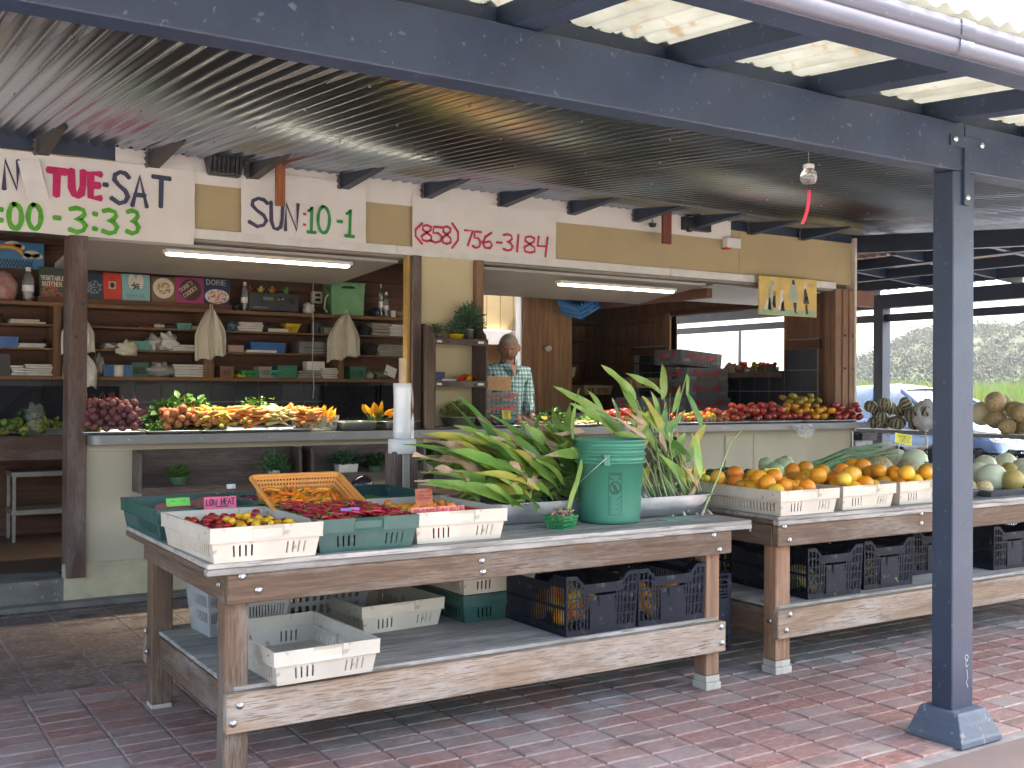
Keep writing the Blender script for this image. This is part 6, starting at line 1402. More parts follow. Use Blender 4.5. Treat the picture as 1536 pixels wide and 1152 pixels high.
for k in range(26):
    x_, y_ = random.uniform(ta[0]+.04, ta[1]-.04), random.uniform(7.36, 7.52); mb = MB(); mb.tube([(0, 0, 0), (.04, random.uniform(-.03, .03), .02), (.09, random.uniform(-.05, .05), .0), (.13, 0, -.02)], [.004, .003, .002, .001], 5)
    TM('red_beet_stalk', mb, F('beet_stem_red', (.30, .02, .05)), 'thin red beet stem lying over the dark beets', 'stalk', (x_, y_, ZC+.15), (0, 0, random.uniform(0, 6)), 'beet stems')
heap('red_radish', root('red_radish', RADR, .02), 'red root lying on top of the dark beets', 'radish', 'red radishes', 9, .02, rect(ta[1]-.22, 7.45, .12, .07), ZC, occ)
heap('golden_beet', root('golden_beet', GBT, .027), 'golden orange beet on the second counter tray', 'beet', 'golden beets', 56, .027, rect(tb[0]+.30, 7.40, .17, .12), ZC+.01, [], k=.1, c=(tb[0]+.3, 7.45), md=(.08, .3, .2))
YC = F('yellow_carrot_skin', (.62, .36, .04), (.5, .30, .05), rough=.5); OC = F('orange_carrot_skin', (.60, .17, .03), (.55, .22, .06), rough=.5); WC = F('white_carrot_skin', (.66, .54, .26), (.6, .46, .2), rough=.55)
occ = []
for mt, x0, x1, n, lab, grp in ((YC, 290, 340, 42, 'yellow carrot between the golden beets and the orange carrots', 'yellow carrots'), (OC, 335, 395, 52, 'orange carrot in the heap at the middle of the long tray', 'orange carrots'), (WC, 385, 432, 40, 'creamy white carrot right of the orange ones', 'white carrots'), (OC, 425, 466, 34, 'reddish orange carrot at the right end of the long tray', 'short orange carrots')):
    a = px(x0, 640, Y=7.4).x; b_ = px(x1, 640, Y=7.4).x
    heap('carrot', chis('carrot', mt, .115, .017, curve=.15, stem=.15, wob=.05, root=.15), lab, 'carrot', grp, n, .020, rect((a+b_)/2, 7.41, (b_-a)/2, .12), ZC+.01, occ, k=.1, c=((a+b_)/2, 7.47), md=(.13, .6, .2), orient='flat', dirn=(None if mt is not WC else -.9))
def bushy(name, label, c, rad, n, m_, leafr=.02, cat='greens', group=None, flat=.6, parts=1):
    t = T(name, label, cat, c, group=group); ms = m_ if isinstance(m_, list) else [m_]
    mb = MB()
    for k in range(n):
        mb.mi = random.randrange(len(ms)); v = Vector((random.gauss(0, 1), random.gauss(0, 1), random.gauss(0, 1))).normalized()*random.random()**.4
        p = Vector((v.x*rad[0], v.y*rad[1], abs(v.z)*rad[2])); 
        L = leafr*random.uniform(1.2, 2.6); d = Vector((v.x+random.gauss(0, .5), v.y+random.gauss(0, .5), abs(v.z)*flat+random.gauss(0, .5)))
        mb.leaf(p, d, (random.gauss(0, .5), random.gauss(0, .5), 1), L, L*.55, .6, 3, .25)
    o = P('leaves', mb, ms, t); o['kind'] = 'stuff'; return t
LV = [F('leaf_mid_green', (.05, .15, .03), (.09, .22, .04), rough=.45, thin=.2), F('leaf_fresh_green', (.12, .27, .04), rough=.45, thin=.2), F('leaf_deep_green', (.025, .085, .02), rough=.45, thin=.2)]
LB = [F('leaf_blue_green', (.05, .12, .07), (.08, .17, .09), rough=.6)]
def onc(x, Y=7.45): return (px(x, 640, Y=Y).x, Y, ZC)
a = onc(276, 7.66); bushy('leafy_greens', 'broad heap of dark leafy greens behind the golden beets', a, (.27, .10, .25), 620, [LV[0], LV[1], LV[0]], .036)
bushy('herb_bunch', 'fine green herb bunch between the beets', onc(234, 7.33), (.08, .05, .09), 260, [LV[0], LV[1]], .013); bushy('carrot_greens', 'pale green carrot tops over the orange carrots', (onc(390, 7.6)[0], 7.6, ZC+.12), (.18, .07, .12), 200, [LV[1]], .018)
a = onc(128, 7.65); occ = []
heap('green_artichoke', tri('green_artichoke', F('sprout_green', (.20, .32, .07), (.12, .24, .05), rough=.5), r=.028, nu=12, nv=8), 'small round green vegetable heaped behind the doorway post', 'vegetable', 'round green vegetables', 30, .028, rect(a[0]+.02, 7.66, .07, .08), ZC, occ, k=0)
# squash blossoms in a clear tub
BLO = F('squash_blossom', (.85, .45, .03), (.80, .55, .06), rough=.5, thin=.35, hue=.01)
def blossoms(label, c, n, sx, sy, h0, group):
    for k in range(n):
        x, y = c[0]+random.uniform(-sx, sx), c[1]+random.uniform(-sy, sy); z = c[2]+h0+random.uniform(0, .05)
        o = link('squash_blossom', random.choice(BLM), None, (x, y, z), (random.gauss(0, .5), random.gauss(0, .5), random.uniform(0, 6))); o['label'] = label; o['category'] = 'flower'; o['group'] = group
BLM = []
for s_ in range(3):
    mb = MB(); mb.smooth = True; rg2 = random.Random(s_)
    for k in range(5):
        a_ = k*1.2566+rg2.uniform(-.2, .2); mb.leaf((0, 0, 0), (math.cos(a_)*.35, math.sin(a_)*.35, 1), (-math.cos(a_), -math.sin(a_), .3), .10*rg2.uniform(.8, 1.1), .035, -.5, 5, .3)
    mb.mi = 1; mb.tube([(0, 0, .01), (0, 0, -.05)], [.008, .005], 6); BLM.append(mb.mesh('squash_blossom', [BLO, STEMG]))
a = onc(472, 7.42); t = T('clear_tub', 'clear plastic tub of squash blossoms on the counter', 'tub', a); mb = MB()
for sd_ in range(4): wall4(mb, .25, .2, .29, .24, 0, .11, .002, sd_, [0, 1], [0, 1], lambda i, j: True)
P('body', mb, film('clear_plastic', (.5, .5, .45), .75), t)
blossoms('yellow orange squash blossom in the clear tub', a, 46, .12, .09, .045, 'blossoms in the tub'); blossoms('orange squash blossom lying over the green beans', onc(562, 7.52), 12, .12, .06, .07, 'blossoms over the beans')
mb_ = None
for x0, x1, lab in ((507, 572, 'small steel pan of green beans on the counter'), (574, 633, 'small steel pan of beans left of the herb rack')):
    a = onc(x0, 7.27); b_ = onc(x1, 7.27); pan(lab, b_[0]-a[0]-.05, .30, .062, ((a[0]+b_[0])/2, 7.42, ZC), group='bean pans')
    heap('green_bean', chis('green_bean', F('bean_skin', (.13, .24, .03), (.2, .30, .06), rough=.45), .10, .006, curve=.3, stem=.08), 'green bean in '+lab[:26], 'bean', 'beans: '+lab[:30], 90, .012, rect((a[0]+b_[0])/2, 7.42, .13, .10), ZC+.02, [], orient='flat', k=.2, c=((a[0]+b_[0])/2, 7.42))
# herb display rack on the counter
RK = T('herb_rack', 'dark wooden three tier herb rack with curved sides standing on the counter', 'rack', (4.05, 7.3, ZC))
a = px(632, 600, Y=7.18); b_ = px(649, 600, Y=7.18); c = px(729, 600, Y=7.18); xl, xr = b_.x, c.x
z0 = ZC; zrk = px(690, 510, Y=7.18).z; zm = px(690, 573, Y=7.18).z; zT = px(690, 478, Y=7.5).z
def side(x0, x1):
    pr = [(7.16, z0), (7.16, zrk-.01), (7.18, zrk+.045), (7.25, zrk+.10), (7.34, zrk+.125), (7.44, zrk+.13), (7.44, z0)]
    mb = MB(); n = len(pr); mb.add([(x0, y, z) for y, z in pr]+[(x1, y, z) for y, z in pr], [tuple(range(n)), tuple(range(n, 2*n))[::-1]]+[(i, (i+1) % n, n+(i+1) % n, n+i) for i in range(n)]); PW('side_panel', mb, WBOX['Z'], RK, .002)
side(xl-.0, xl+.016); side(xr-.016, xr)
PW('back_board', BX(xl+.017, xr-.017, 7.425, 7.44, z0, zrk+.13), WSHELF['Z'], RK)
for z in (zrk, zm, z0+.028): PW('shelf', BX(xl+.017, xr-.017, 7.17, 7.424, z-.022, z-.008), WBOX['X'], RK)
for z in (zrk, zm): PW('front_rail', BX(xl-.002, xr+.002, 7.15, 7.1595, z-.04, z+.008), WPOST['X'], RK, .002); PW('name_tag', BX(xl+.02, xl+.06, 7.147, 7.1497, z-.025, z-.008), PAPER2, RK); PW('name_tag', BX(xr-.09, xr-.04, 7.147, 7.1497, z-.025, z-.008), PAPER2, RK); PW('clip', BX(xl+.10, xl+.125, 7.146, 7.1497, z-.03, z-.012), BLK, RK); PW('clip', BX(xr-.13, xr-.105, 7.146, 7.1497, z-.03, z-.012), BLK, RK)
def pot(label, c, r, h, m_, leaves, rad, n, lr, name='potted_herb', group=None, square=False, flat=1):
    t = T(name, label, 'plant', c, group=group); mb = MB()
    if square: mb.taper(r*2.3, r*1.4, r*2.5, r*1.6, h)
    else: mb.smooth = True; mb.lathe([(r*.8, 0), (r, h*.9), (r*1.05, h*.92), (r*1.05, h), (r*.95, h)], 20)
    P('pot', mb, m_, t); mb = MB()
    for k in range(n):
        v = Vector((random.gauss(0, 1), random.gauss(0, 1), random.gauss(0, 1))).normalized()*random.random()**.4
        p = Vector((v.x*rad[0], v.y*rad[1], h+abs(v.z)*rad[2])); mb.mi = random.randrange(len(leaves)); L = lr*random.uniform(1.2, 2.4)
        mb.leaf(p, (v.x+random.gauss(0, .3), v.y+random.gauss(0, .3), flat*abs(v.z)+random.uniform(-.2, .7)), (random.gauss(0, .5), random.gauss(0, .5), 1), L, L*.4, .5, 3, .2)
    o = P('foliage', mb, leaves, t); o['kind'] = 'stuff'; return t
YPOT = mat('yellow_glaze', (.72, .50, .02), .2); SPOT = mat('silver_pot', (.6, .6, .62), .3, .8); CPOT = mat('pale_green_pot', (.12, .26, .15), .4); WPOT = mat('white_pot', (.74, .72, .68), .4)
q = lambda x, y, Y=7.3: px(x, y, Y=Y)
a = q(657, 501); pot('small dark herb in a silver cup on top of the rack', (a.x, 7.3, zrk-.007), .035, .05, SPOT, LB, (.05, .05, .08), 110, .015)
a = q(681, 501); pot('spiky herb in a yellow bowl on top of the rack', (a.x, 7.27, zrk-.007), .062, .055, YPOT, LB, (.07, .06, .12), 240, .018)
a = q(704, 501); pot('tall bushy rosemary in a silver can on top of the rack', (a.x, 7.3, zrk-.007), .036, .10, SPOT, LB, (.13, .08, .20), 620, .020)
t = T('blue_box', 'small blue printed box on the middle tier of the herb rack', 'box', (q(660, 560).x, 7.33, zm-.007), R(8)); P('carton', MB().box(-.045, .045, -.03, .03, 0, .085), mat('navy_carton', (.03, .03, .16), .5), t, .003); P('tray', MB().taper(.12, .06, .14, .08, .03, 0, TR(.03, -.07, 0)), WHITEP, t)
for k in range(7):
    mb = MB(); mb.smooth = True; 
    for j in range(8): a_ = j*.785; mb.leaf((0, 0, 0), (math.cos(a_), math.sin(a_), .7), (0, 0, 1), .035, .028, .8, 3, .2)
    o = TM('nasturtium', mb, [F('nasturtium_red', (.70, .07, .01), rough=.5), F('nasturtium_yellow', (.80, .45, .02), rough=.5)][k % 3 == 2], 'bright red and yellow flower head on the middle tier of the rack', 'flower', (q(697, 560).x+(k % 4-1.5)*.035, 7.25+.03*(k//4), zm+.025+.02*(k % 2)), (random.gauss(0, .4), random.gauss(0, .4), 0), 'flower heads in the rack')
a = q(688, 625); pot('yellow green flowering herb heaped in a round steel tin in the bottom tier', (a.x, 7.30, z0+.022), .14, .07, mat('tin', (.45, .48, .38), .35, .7), [F('flowering_herb', (.30, .34, .05), (.20, .28, .04), rough=.5)], (.155, .10, .11), 560, .014)
# right part of the counter
def pale_tray(x0, x1, lab, m2=None): return ctray(x0, x1, lab, y=637)
trs = [pale_tray(736, 797, 'flat tray of dark blue berries on the counter beside the rack'), pale_tray(799, 848, 'flat tray of pale sliced vegetables behind the leaf pile'), pale_tray(850, 905, 'flat tray behind the bucket leaves'), pale_tray(910, 985, 'flat tray hidden behind the leaves'), pale_tray(1000, 1035, 'small flat tray of red tomatoes'),
       pale_tray(1037, 1083, 'flat tray with tomato punnets'), pale_tray(1085, 1125, 'flat tray of heirloom tomatoes'), pale_tray(1127, 1205, 'long flat tray of mixed tomatoes'), pale_tray(1208, 1283, 'flat tray of red tomatoes at the right end')]
heap('berry', tri('berry', F('blackberry_skin', (.02, .03, .05), rough=.5), r=.011, nu=8, nv=6), 'dark blue berry on the tray beside the herb rack', 'berry', 'dark berries', 110, .011, rect((trs[0][0]+trs[0][1])/2, 7.36, .14, .08), ZC+.01, [], k=.3, c=((trs[0][0]+trs[0][1])/2, 7.36))
PALEV = F('pale_sliced_veg', (.62, .56, .34), (.55, .48, .25), rough=.6)
for a, b_ in (trs[1], trs[2]):
    heap('pale_pod', chis('pale_pod', PALEV, .09, .013, curve=.3, stem=.1), 'pale cream vegetable on a flat counter tray left of the bucket leaves', 'vegetable', 'pale vegetables on the counter', 26, .016, rect((a+b_)/2, 7.38, (b_-a)/2-.03, .1), ZC+.01, [], orient='flat')
bt = berry('turquoise pulp punnet on the counter beside the herb rack', (px(756, 620, Y=7.55).x, 7.55, ZC), 0, mat('turquoise_pulp', (.08, .42, .44), .6), W0=.10, W1=.13, H_=.085, solidw=True)
card('yellow card leaning on the turquoise punnet', (754, 615, 767, 629), 7.40, (.72, .62, .06), [('-', .3, .6, .1, .3)], INK2, 8, .003)
card('yellow card lying on the pale vegetables', (813, 623, 829, 629), 7.38, (.75, .66, .08), [], None, 30)
bushy('basil_bunch', 'bushy dark green basil bunch behind the pale vegetables', (px(828, 620, Y=7.7).x, 7.7, ZC), (.18, .10, .13), 260, [LV[2], LV[0]], .03)
bushy('spinach_heap', 'low heap of green leaves behind the tall leafy stalks', (px(880, 632, Y=7.55).x, 7.55, ZC), (.22, .10, .07), 200, [LV[0], LV[1]], .025)
TOM = [('red_tomato', F('tomato_red', (.34, .025, .018), (.40, .045, .025), rough=.16, spec=.6)), ('heirloom_tomato', F('tomato_heirloom', (.34, .06, .025), (.24, .035, .02), rough=.2)), ('yellow_tomato', F('tomato_yellow', (.62, .33, .02), (.60, .22, .02), rough=.2)), ('green_tomato', F('tomato_olive', (.26, .22, .03), (.34, .26, .03), rough=.22)), ('dark_tomato', F('tomato_dark', (.16, .025, .02), (.10, .03, .02), rough=.2)), ('pink_tomato', F('tomato_pink', (.42, .045, .035), rough=.18))]
TMS = {k: tri(k, m_, r=.04, sq=.8, dimp=.18, ribs=6, ribd=.06, nu=20, nv=12, irr=.06) for k, m_ in TOM}
def toms(kind, x0, x1, n, r, lab, occ, y=7.42, hy=.13, k=.1):
    a = px(x0, 630, Y=y).x; b_ = px(x1, 630, Y=y).x
    heap('tomato', [m_ for m_ in TMS[kind]], lab, 'tomato', kind.replace('_', ' ')+'es, '+lab[-22:], n, r, rect((a+b_)/2, y, (b_-a)/2, hy), ZC+.01, occ, k=k, c=((a+b_)/2, 7.48), orient='up', md=(.05, .6, .2)) if r >= .036 else heap('tomato', SM[kind], lab, 'tomato', kind.replace('_', ' ')+'es, '+lab[-22:], n, r, rect((a+b_)/2, y, (b_-a)/2, hy), ZC+.01, occ, k=k, c=((a+b_)/2, 7.48), orient='up', md=(.05, .6, .2))
SM = {k: tri(k, m_, r=.025, sq=.9, dimp=.1, nu=12, nv=8, irr=.05) for k, m_ in TOM}
occ = []
toms('dark_tomato', 1040, 1085, 22, .030, 'small dark tomato behind the punnets', occ, y=7.6, hy=.08); toms('heirloom_tomato', 1062, 1128, 26, .038, 'dull red heirloom tomato on the middle trays', occ); toms('pink_tomato', 1105, 1170, 34, .040, 'pinkish red tomato on the long mixed tray', occ)
toms('red_tomato', 1120, 1200, 8, .038, 'red tomato scattered on the mixed tray', occ); toms('yellow_tomato', 1150, 1235, 34, .042, 'yellow orange tomato on the mixed tray', occ); toms('green_tomato', 1178, 1222, 14, .042, 'olive green tomato on top of the mixed heap', occ, y=7.45, hy=.07)
toms('red_tomato', 1222, 1278, 34, .038, 'glossy red tomato at the right end of the counter', occ, y=7.42, hy=.14)
occ = []; toms('red_tomato', 905, 945, 16, .036, 'orange red tomato behind the tall stalks', occ, y=7.75, hy=.06); toms('red_tomato', 1003, 1034, 8, .034, 'flat red tomato on the small tray', [], y=7.35, hy=.06)
MX = [SM['yellow_tomato'], SM['green_tomato'], SM['red_tomato']]
for i in range(5):
    x = px(1028+i*12.5, 636, Y=7.33).x; t = berry('clear punnet of small mixed tomatoes, number %s from the stalks' % ('one', 'two', 'three', 'four', 'five')[i], (x, 7.33, ZC+.004), 0, mat('clear_punnet', (.55, .62, .45), .15, trans=.6), 'tomato_punnet', .085, .10, .06)
    heap('small_tomato', MX[i % 3]+MX[(i+1) % 3]+MX[1], 'small mixed tomato in the punnets on the counter', 'tomato', 'small tomatoes in punnets', 14, .017, rect(x, 7.33, .03, .03), ZC+.006, [])
# plastic bag hanging over the counter edge
t = T('plastic_bag', 'crumpled clear plastic bag hanging over the counter edge below the tomatoes', 'bag', (px(1200, 640, Y=7.15).x, 7.15, ZC-.01)); mb = MB(); mb.smooth = True
vv = []; ff = []
for i in range(13):
    for j in range(9):
        u, v = i/12, j/8; x = -.16+.30*u; z = .0-.13*v*(math.sin(u*2.6+.2)**.6 if u > .02 else .1); y = -.02-.03*v*math.sin(u*3)+.012*noise.noise(Vector((x*30, z*30, 1)))
        vv.append((x+.04*v, y, z+.008*noise.noise(Vector((x*40, z*20, 5)))))
for i in range(12):
    for j in range(8): a = i*9+j; ff.append((a, a+9, a+10, a+1))
mb.add(vv, ff); P('film', mb, film('clear_film', (.5, .52, .55), .6), t)

# ================================================================ DISPLAY BOXES BELOW THE COUNTER
def dbox(x0, x1, z0, z1, label, shelf=True):
    a = px(x0, 700, Y=7.16).x; b_ = px(x1, 700, Y=7.16).x; t = T('display_box', label, 'shelf', ((a+b_)/2, 7.3, z0), group='display boxes below the counter')
    y0, y1 = 7.17, YW-.02
    for xx in (a, b_-.02):
        pr = [(y0, z0), (y0, z1-.05), (y0+.015, z1-.015), (y0+.05, z1), (y1, z1), (y1, z0)]; n = 6; mb = MB()
        mb.add([(xx, y, z) for y, z in pr]+[(xx+.02, y, z) for y, z in pr], [tuple(range(n)), tuple(range(n, 2*n))[::-1]]+[(i, (i+1) % n, n+(i+1) % n, n+i) for i in range(n)]); PW('side_panel', mb, WBOX['Z'], t, .002)
    PW('back_board', BX(a+.021, b_-.021, y1-.012, y1, z0, z1), WBOX['X'], t)
    PW('shelf', BX(a+.021, b_-.021, y0+.005, y1-.013, z0, z0+.018), WBOX['X'], t); PW('front_lip', BX(a+.021, b_-.021, y0, y0+.0045, z0-.03, z0+.035), WPOST['X'], t, .001)
    return a, b_
zf_ = lambda y_: px(500, y_, Y=7.17).z
z1b = .99
bx1 = dbox(209, 454, px(330, 735, Y=7.17).z, z1b, 'long dark wooden display box holding two herb pots under the counter')
bx2 = dbox(468, 640, px(560, 715, Y=7.17).z, z1b, 'dark display box of potted herbs behind the white roll')
bx3 = dbox(652, 868, px(760, 722, Y=7.17).z, z1b, 'dark display box behind the leaf pile'); bx4 = dbox(874, 1026, px(950, 722, Y=7.17).z, z1b, 'dark display box behind the upright stalks')
def zb(x_, y_): p = px(x_, y_, Y=7.2); return (p.x, 7.25, p.z)
def potz(label, x_, yb, r, h, m_, lv, rad, n, lr, **kw):
    p = px(x_, yb, Y=7.25); pot(label, (p.x, 7.25, p.z), r, h, m_, lv, rad, n, lr, **kw)
potz('low mound of bright green herb in a pale green pot', 268, 727, .055, .05, CPOT, [LV[1], LV[0]], (.08, .07, .08), 260, .014)
potz('upright spiky herb in a small white pot', 411, 718, .042, .06, WPOT, LB+[LV[0]], (.10, .08, .13), 260, .022)
potz('herbs in a white rectangular trough', 519, 708, .06, .06, WPOT, LB+[LV[2]], (.12, .08, .08), 240, .022, square=True)
potz('leafy herb in a green pot beside the white trough', 563, 709, .05, .05, CPOT, [LV[2]], (.10, .08, .08), 220, .022)
potz('leafy herb behind the white roll stand', 642, 705, .07, .05, WPOT, [LV[2]], (.13, .08, .10), 240, .022)
potz('small blue green succulent pot left of the bucket', 800, 702, .05, .04, CPOT, LB, (.06, .06, .05), 160, .012); potz('wider blue green succulent pot left of the bucket', 834, 702, .06, .04, CPOT, LB, (.10, .06, .07), 240, .012)
for x_, y_ in ((572, 742), (594, 742)): put('pale_gourd', [round_fruit('pale_gourd', F('cream_gourd', (.66, .60, .38), rough=.4), r=.06, sq=.9)][0], 'round cream gourd beside the wooden stand', 'gourd', x_, y_, Y=6.2, group='cream gourds')
put('dark_gourd', [round_fruit('dark_gourd', F('black_gourd', (.02, .015, .03), rough=.15), r=.075, sq=.9)][0], 'glossy nearly black round aubergine beside the cream gourds', 'aubergine', 543, 728, Y=6.2)

# low back bench seen between tables and counter
t = T('low_bench', 'low dark bench of gourds between the front table and the counter', 'bench', (3.0, 6.2, 0)); PW('top', BX(2.0, 4.3, 5.95, 6.5, .68, .71), WPOST['X'], t, .003)
for x in (2.05, 4.2):
    for y in (6.0, 6.42): PW('leg', BX(x, x+.06, y, y+.06, 0, .679), WPOST['Z'], t, .003)

# ================================================================ THINGS ON THE BACK SHELVES
CL = [mat('cloth_cream', (.60, .57, .47), .85, col2=(.52, .49, .40), scale=8, bump=.3), mat('cloth_white', (.66, .65, .62), .85, col2=(.56, .55, .53), scale=8, bump=.3), mat('cloth_grey', (.32, .31, .29), .85, scale=8), mat('cloth_blue', (.10, .20, .28), .85, scale=8), mat('plastic_grey_bag', (.42, .42, .42), .35, scale=8), mat('cloth_black', (.025, .025, .03), .8, scale=8)]
def lump(label, x0, y0, x1, y1, m_, name='bag', cat='bag', Y=YS0+.1, dep=.09, seed=1, flat=.5, group=None, z=None, amp=.5):
    a = px(x0, y1, Y=Y); b_ = px(x1, y1, Y=Y); c = px((x0+x1)/2, y0, Y=Y); mb = MB(); mb.smooth = True; W_ = (b_.x-a.x)/2; H_ = c.z-a.z; zb_2 = a.z if z is None else z
    def fn(p): return 1+amp*noise.noise(p*2.2+Vector((seed*5.3, 0, 0)))+amp*.4*noise.noise(p*6+Vector((seed, 3, 0)))
    mb.ball((0, 0, H_*.45), (W_, dep, H_*.55), 22, 14, fn=fn); mb.v = [(x, y, max(.0, z_)) for x, y, z_ in mb.v]
    return TM(name, mb, m_, label, cat, ((a.x+b_.x)/2, Y, zb_2), group=group)
def stack(label, x0, y0, x1, y1, m_, n, Y=YS0+.11, name='paper_stack', cat='papers', group=None, dep=.10, z=None):
    a = px(x0, y1, Y=Y); b_ = px(x1, y1, Y=Y); c = px((x0+x1)/2, y0, Y=Y); t = T(name, label, cat, ((a.x+b_.x)/2, Y, a.z if z is None else z), group=group); W_ = b_.x-a.x; h = (c.z-a.z)/n
    for k in range(n): P('sheet', MB().cb((random.uniform(-.008, .008), random.uniform(-.01, .01), h*(k+.5)), (W_*random.uniform(.92, 1), dep*2*random.uniform(.9, 1), h*.86), RZ(random.gauss(0, .03))), m_, t, min(.004, h*.3))
    return t
def tub(label, x0, y0, x1, y1, m_, Y=YS0+.1, name='plastic_tub', cat='tub', group=None, dep=.16, slots=False, z=None, flare=.9):
    a = px(x0, y1, Y=Y); b_ = px(x1, y1, Y=Y); c = px((x0+x1)/2, y0, Y=Y); W_ = b_.x-a.x; H_ = c.z-a.z; t = T(name, label, cat, ((a.x+b_.x)/2, Y, a.z if z is None else z), group=group); mb = MB()
    us = [0]+sum([[k/8+.02, k/8+.08] for k in range(1, 7)], [])+[1] if slots else [0, 1]; vs_ = [0, .2, .7, 1] if slots else [0, 1]
    for sd_ in range(4): wall4(mb, W_*flare, dep*flare, W_, dep, 0, H_, .003, sd_, us, vs_, (lambda i, j: not (j == 1 and i % 2)) if slots else (lambda i, j: True))
    mb.box(-W_*flare/2, W_*flare/2, -dep*flare/2, dep*flare/2, 0, .003); P('body', mb, m_, t)
    for sy in (-1, 1): P('rim', MB().box(-W_/2-.003, W_/2+.003, sy*dep/2-.004, sy*dep/2+.004, H_-.008, H_), m_, t)
    return t
BLT = mat('blue_plastic', (.02, .12, .38), .4); GRT = mat('green_plastic', (.015, .18, .10), .4, rnd=.2); DGT = mat('darkgreen_plastic', (.012, .07, .04), .4); TLT = mat('teal_plastic', (.08, .34, .30), .5)
# second shelf row
stack('flat stack of cream cloth on the second shelf at the far left', 12, 478, 56, 484, CL[0], 2, z=z1_); stack('thin cream papers on the second shelf', 52, 483, 66, 486, CL[1], 1, z=z1_)
lump('dark round tin on the second shelf at the left edge', -10, 468, 6, 484, CL[5], 'tin', 'tin', seed=7, amp=.1, z=z1_)
tub('small pale green pulp punnet on the second shelf', 262, 486, 283, 494, TLT, slots=True, z=z1_); stack('grey tray next to the pale green punnet', 284, 489, 302, 494, CL[2], 2, z=z1_)
lump('small folded tan cloth on the second shelf', 228, 487, 246, 494, CL[0], 'cloth', 'cloth', seed=3, amp=.2, z=z1_); lump('dark red cloth on the second shelf', 205, 488, 229, 494, mat('cloth_red', (.14, .03, .04), .8), 'cloth', 'cloth', seed=4, z=z1_); lump('dark cloth between tan cloth and punnet', 245, 487, 263, 494, CL[5], 'cloth', 'cloth', seed=5, z=z1_)
lump('bluish folded cloth on the second shelf right of the first hanging bag', 338, 481, 354, 495, CL[3], 'cloth', 'cloth', seed=6, amp=.3, z=z1_); stack('folded cream towels on the second shelf', 352, 482, 390, 495, CL[1], 4, name='towels', cat='towels', z=z1_)
lump('dark hat lying on the second shelf', 388, 482, 420, 494, CL[5], 'hat', 'hat', seed=8, z=z1_); stack('thin cream card beside the yellow colander', 398, 490, 428, 495, CL[0], 1, z=z1_)
t = tub('small yellow perforated colander on the second shelf', 424, 482, 447, 495, mat('yellow_plastic', (.62, .46, .03), .4), slots=True, name='colander', cat='colander', flare=.6, z=z1_)
tub('small dark speaker box on the second shelf', 464, 481, 476, 496, BLK, name='speaker', cat='speaker', dep=.1, flare=1, z=z1_); tub('green shallow tub behind the hanging cord', 476, 476, 492, 486, DGT, z=z1_); tub('grey box beside the second hanging bag', 481, 487, 493, 496, CL[2], name='small_box', cat='box', flare=1, z=z1_)
lump('black cloth on the second shelf right of the second hanging bag', 538, 484, 552, 499, CL[5], 'cloth', 'cloth', seed=9, z=z1_); stack('uneven stack of grey trays and papers at the right end of the second shelf', 552, 483, 578, 501, CL[2], 4, z=z1_); stack('white papers at the right end of the second shelf', 578, 485, 606, 502, CL[1], 5, z=z1_)
# third shelf row
tub('bright blue tub on the third shelf at the far left', -14, 501, 26, 516, BLT, z=z2_); stack('stack of cream papers on the third shelf at the far left', 24, 511, 65, 517, CL[1], 3, z=z2_); lump('dark hat on the third shelf left of the doorway post', 55, 504, 72, 516, CL[5], 'hat', 'hat', seed=10, z=z2_)
lump('cream rag hanging over the third shelf edge', 175, 512, 206, 533, CL[0], 'rag', 'rag', seed=11, Y=YS0-.0, dep=.05); lump('grey bag on the third shelf behind the cream rag', 150, 512, 180, 522, CL[4], seed=12, z=z2_); tub('teal tub on the third shelf among plastic bags', 192, 508, 224, 521, TLT, z=z2_)
lump('crumpled grey plastic bag on the third shelf', 218, 500, 242, 523, CL[4], seed=13, z=z2_); lump('crumpled pale plastic bag with handles on the third shelf', 236, 498, 266, 523, CL[1], seed=14, z=z2_, amp=.8); stack('loose papers on the third shelf beside the plastic bags', 256, 514, 292, 523, CL[1], 3, z=z2_)
tub('pinkish lidded box on the third shelf', 338, 515, 361, 525, mat('pink_box', (.45, .28, .28), .5), name='small_box', cat='box', flare=1, z=z2_); tub('blue tub on the third shelf', 371, 511, 425, 526, BLT, z=z2_); stack('white sheets in front of the blue tub', 364, 523, 410, 527, CL[1], 1, z=z2_)
t = tub('grey video player on the third shelf with a cable', 442, 510, 500, 527, mat('grey_device', (.16, .165, .17), .4, .3), name='video_player', cat='player', dep=.24, flare=1, z=z2_)
P('front_slot', MB().box(-.15, .05, -.124, -.1225, .05, .058), BLK, t); P('front_slot', MB().box(-.15, .15, -.124, -.1225, .022, .028), BLK, t)
lump('dark bundle on the third shelf behind the second hanging bag', 541, 510, 562, 528, CL[5], 'bundle', 'bundle', seed=15, z=z2_); stack('stack of dark folded bags on the third shelf at the right end', 560, 512, 606, 528, CL[2], 5, name='folded_bags', cat='bags', z=z2_)
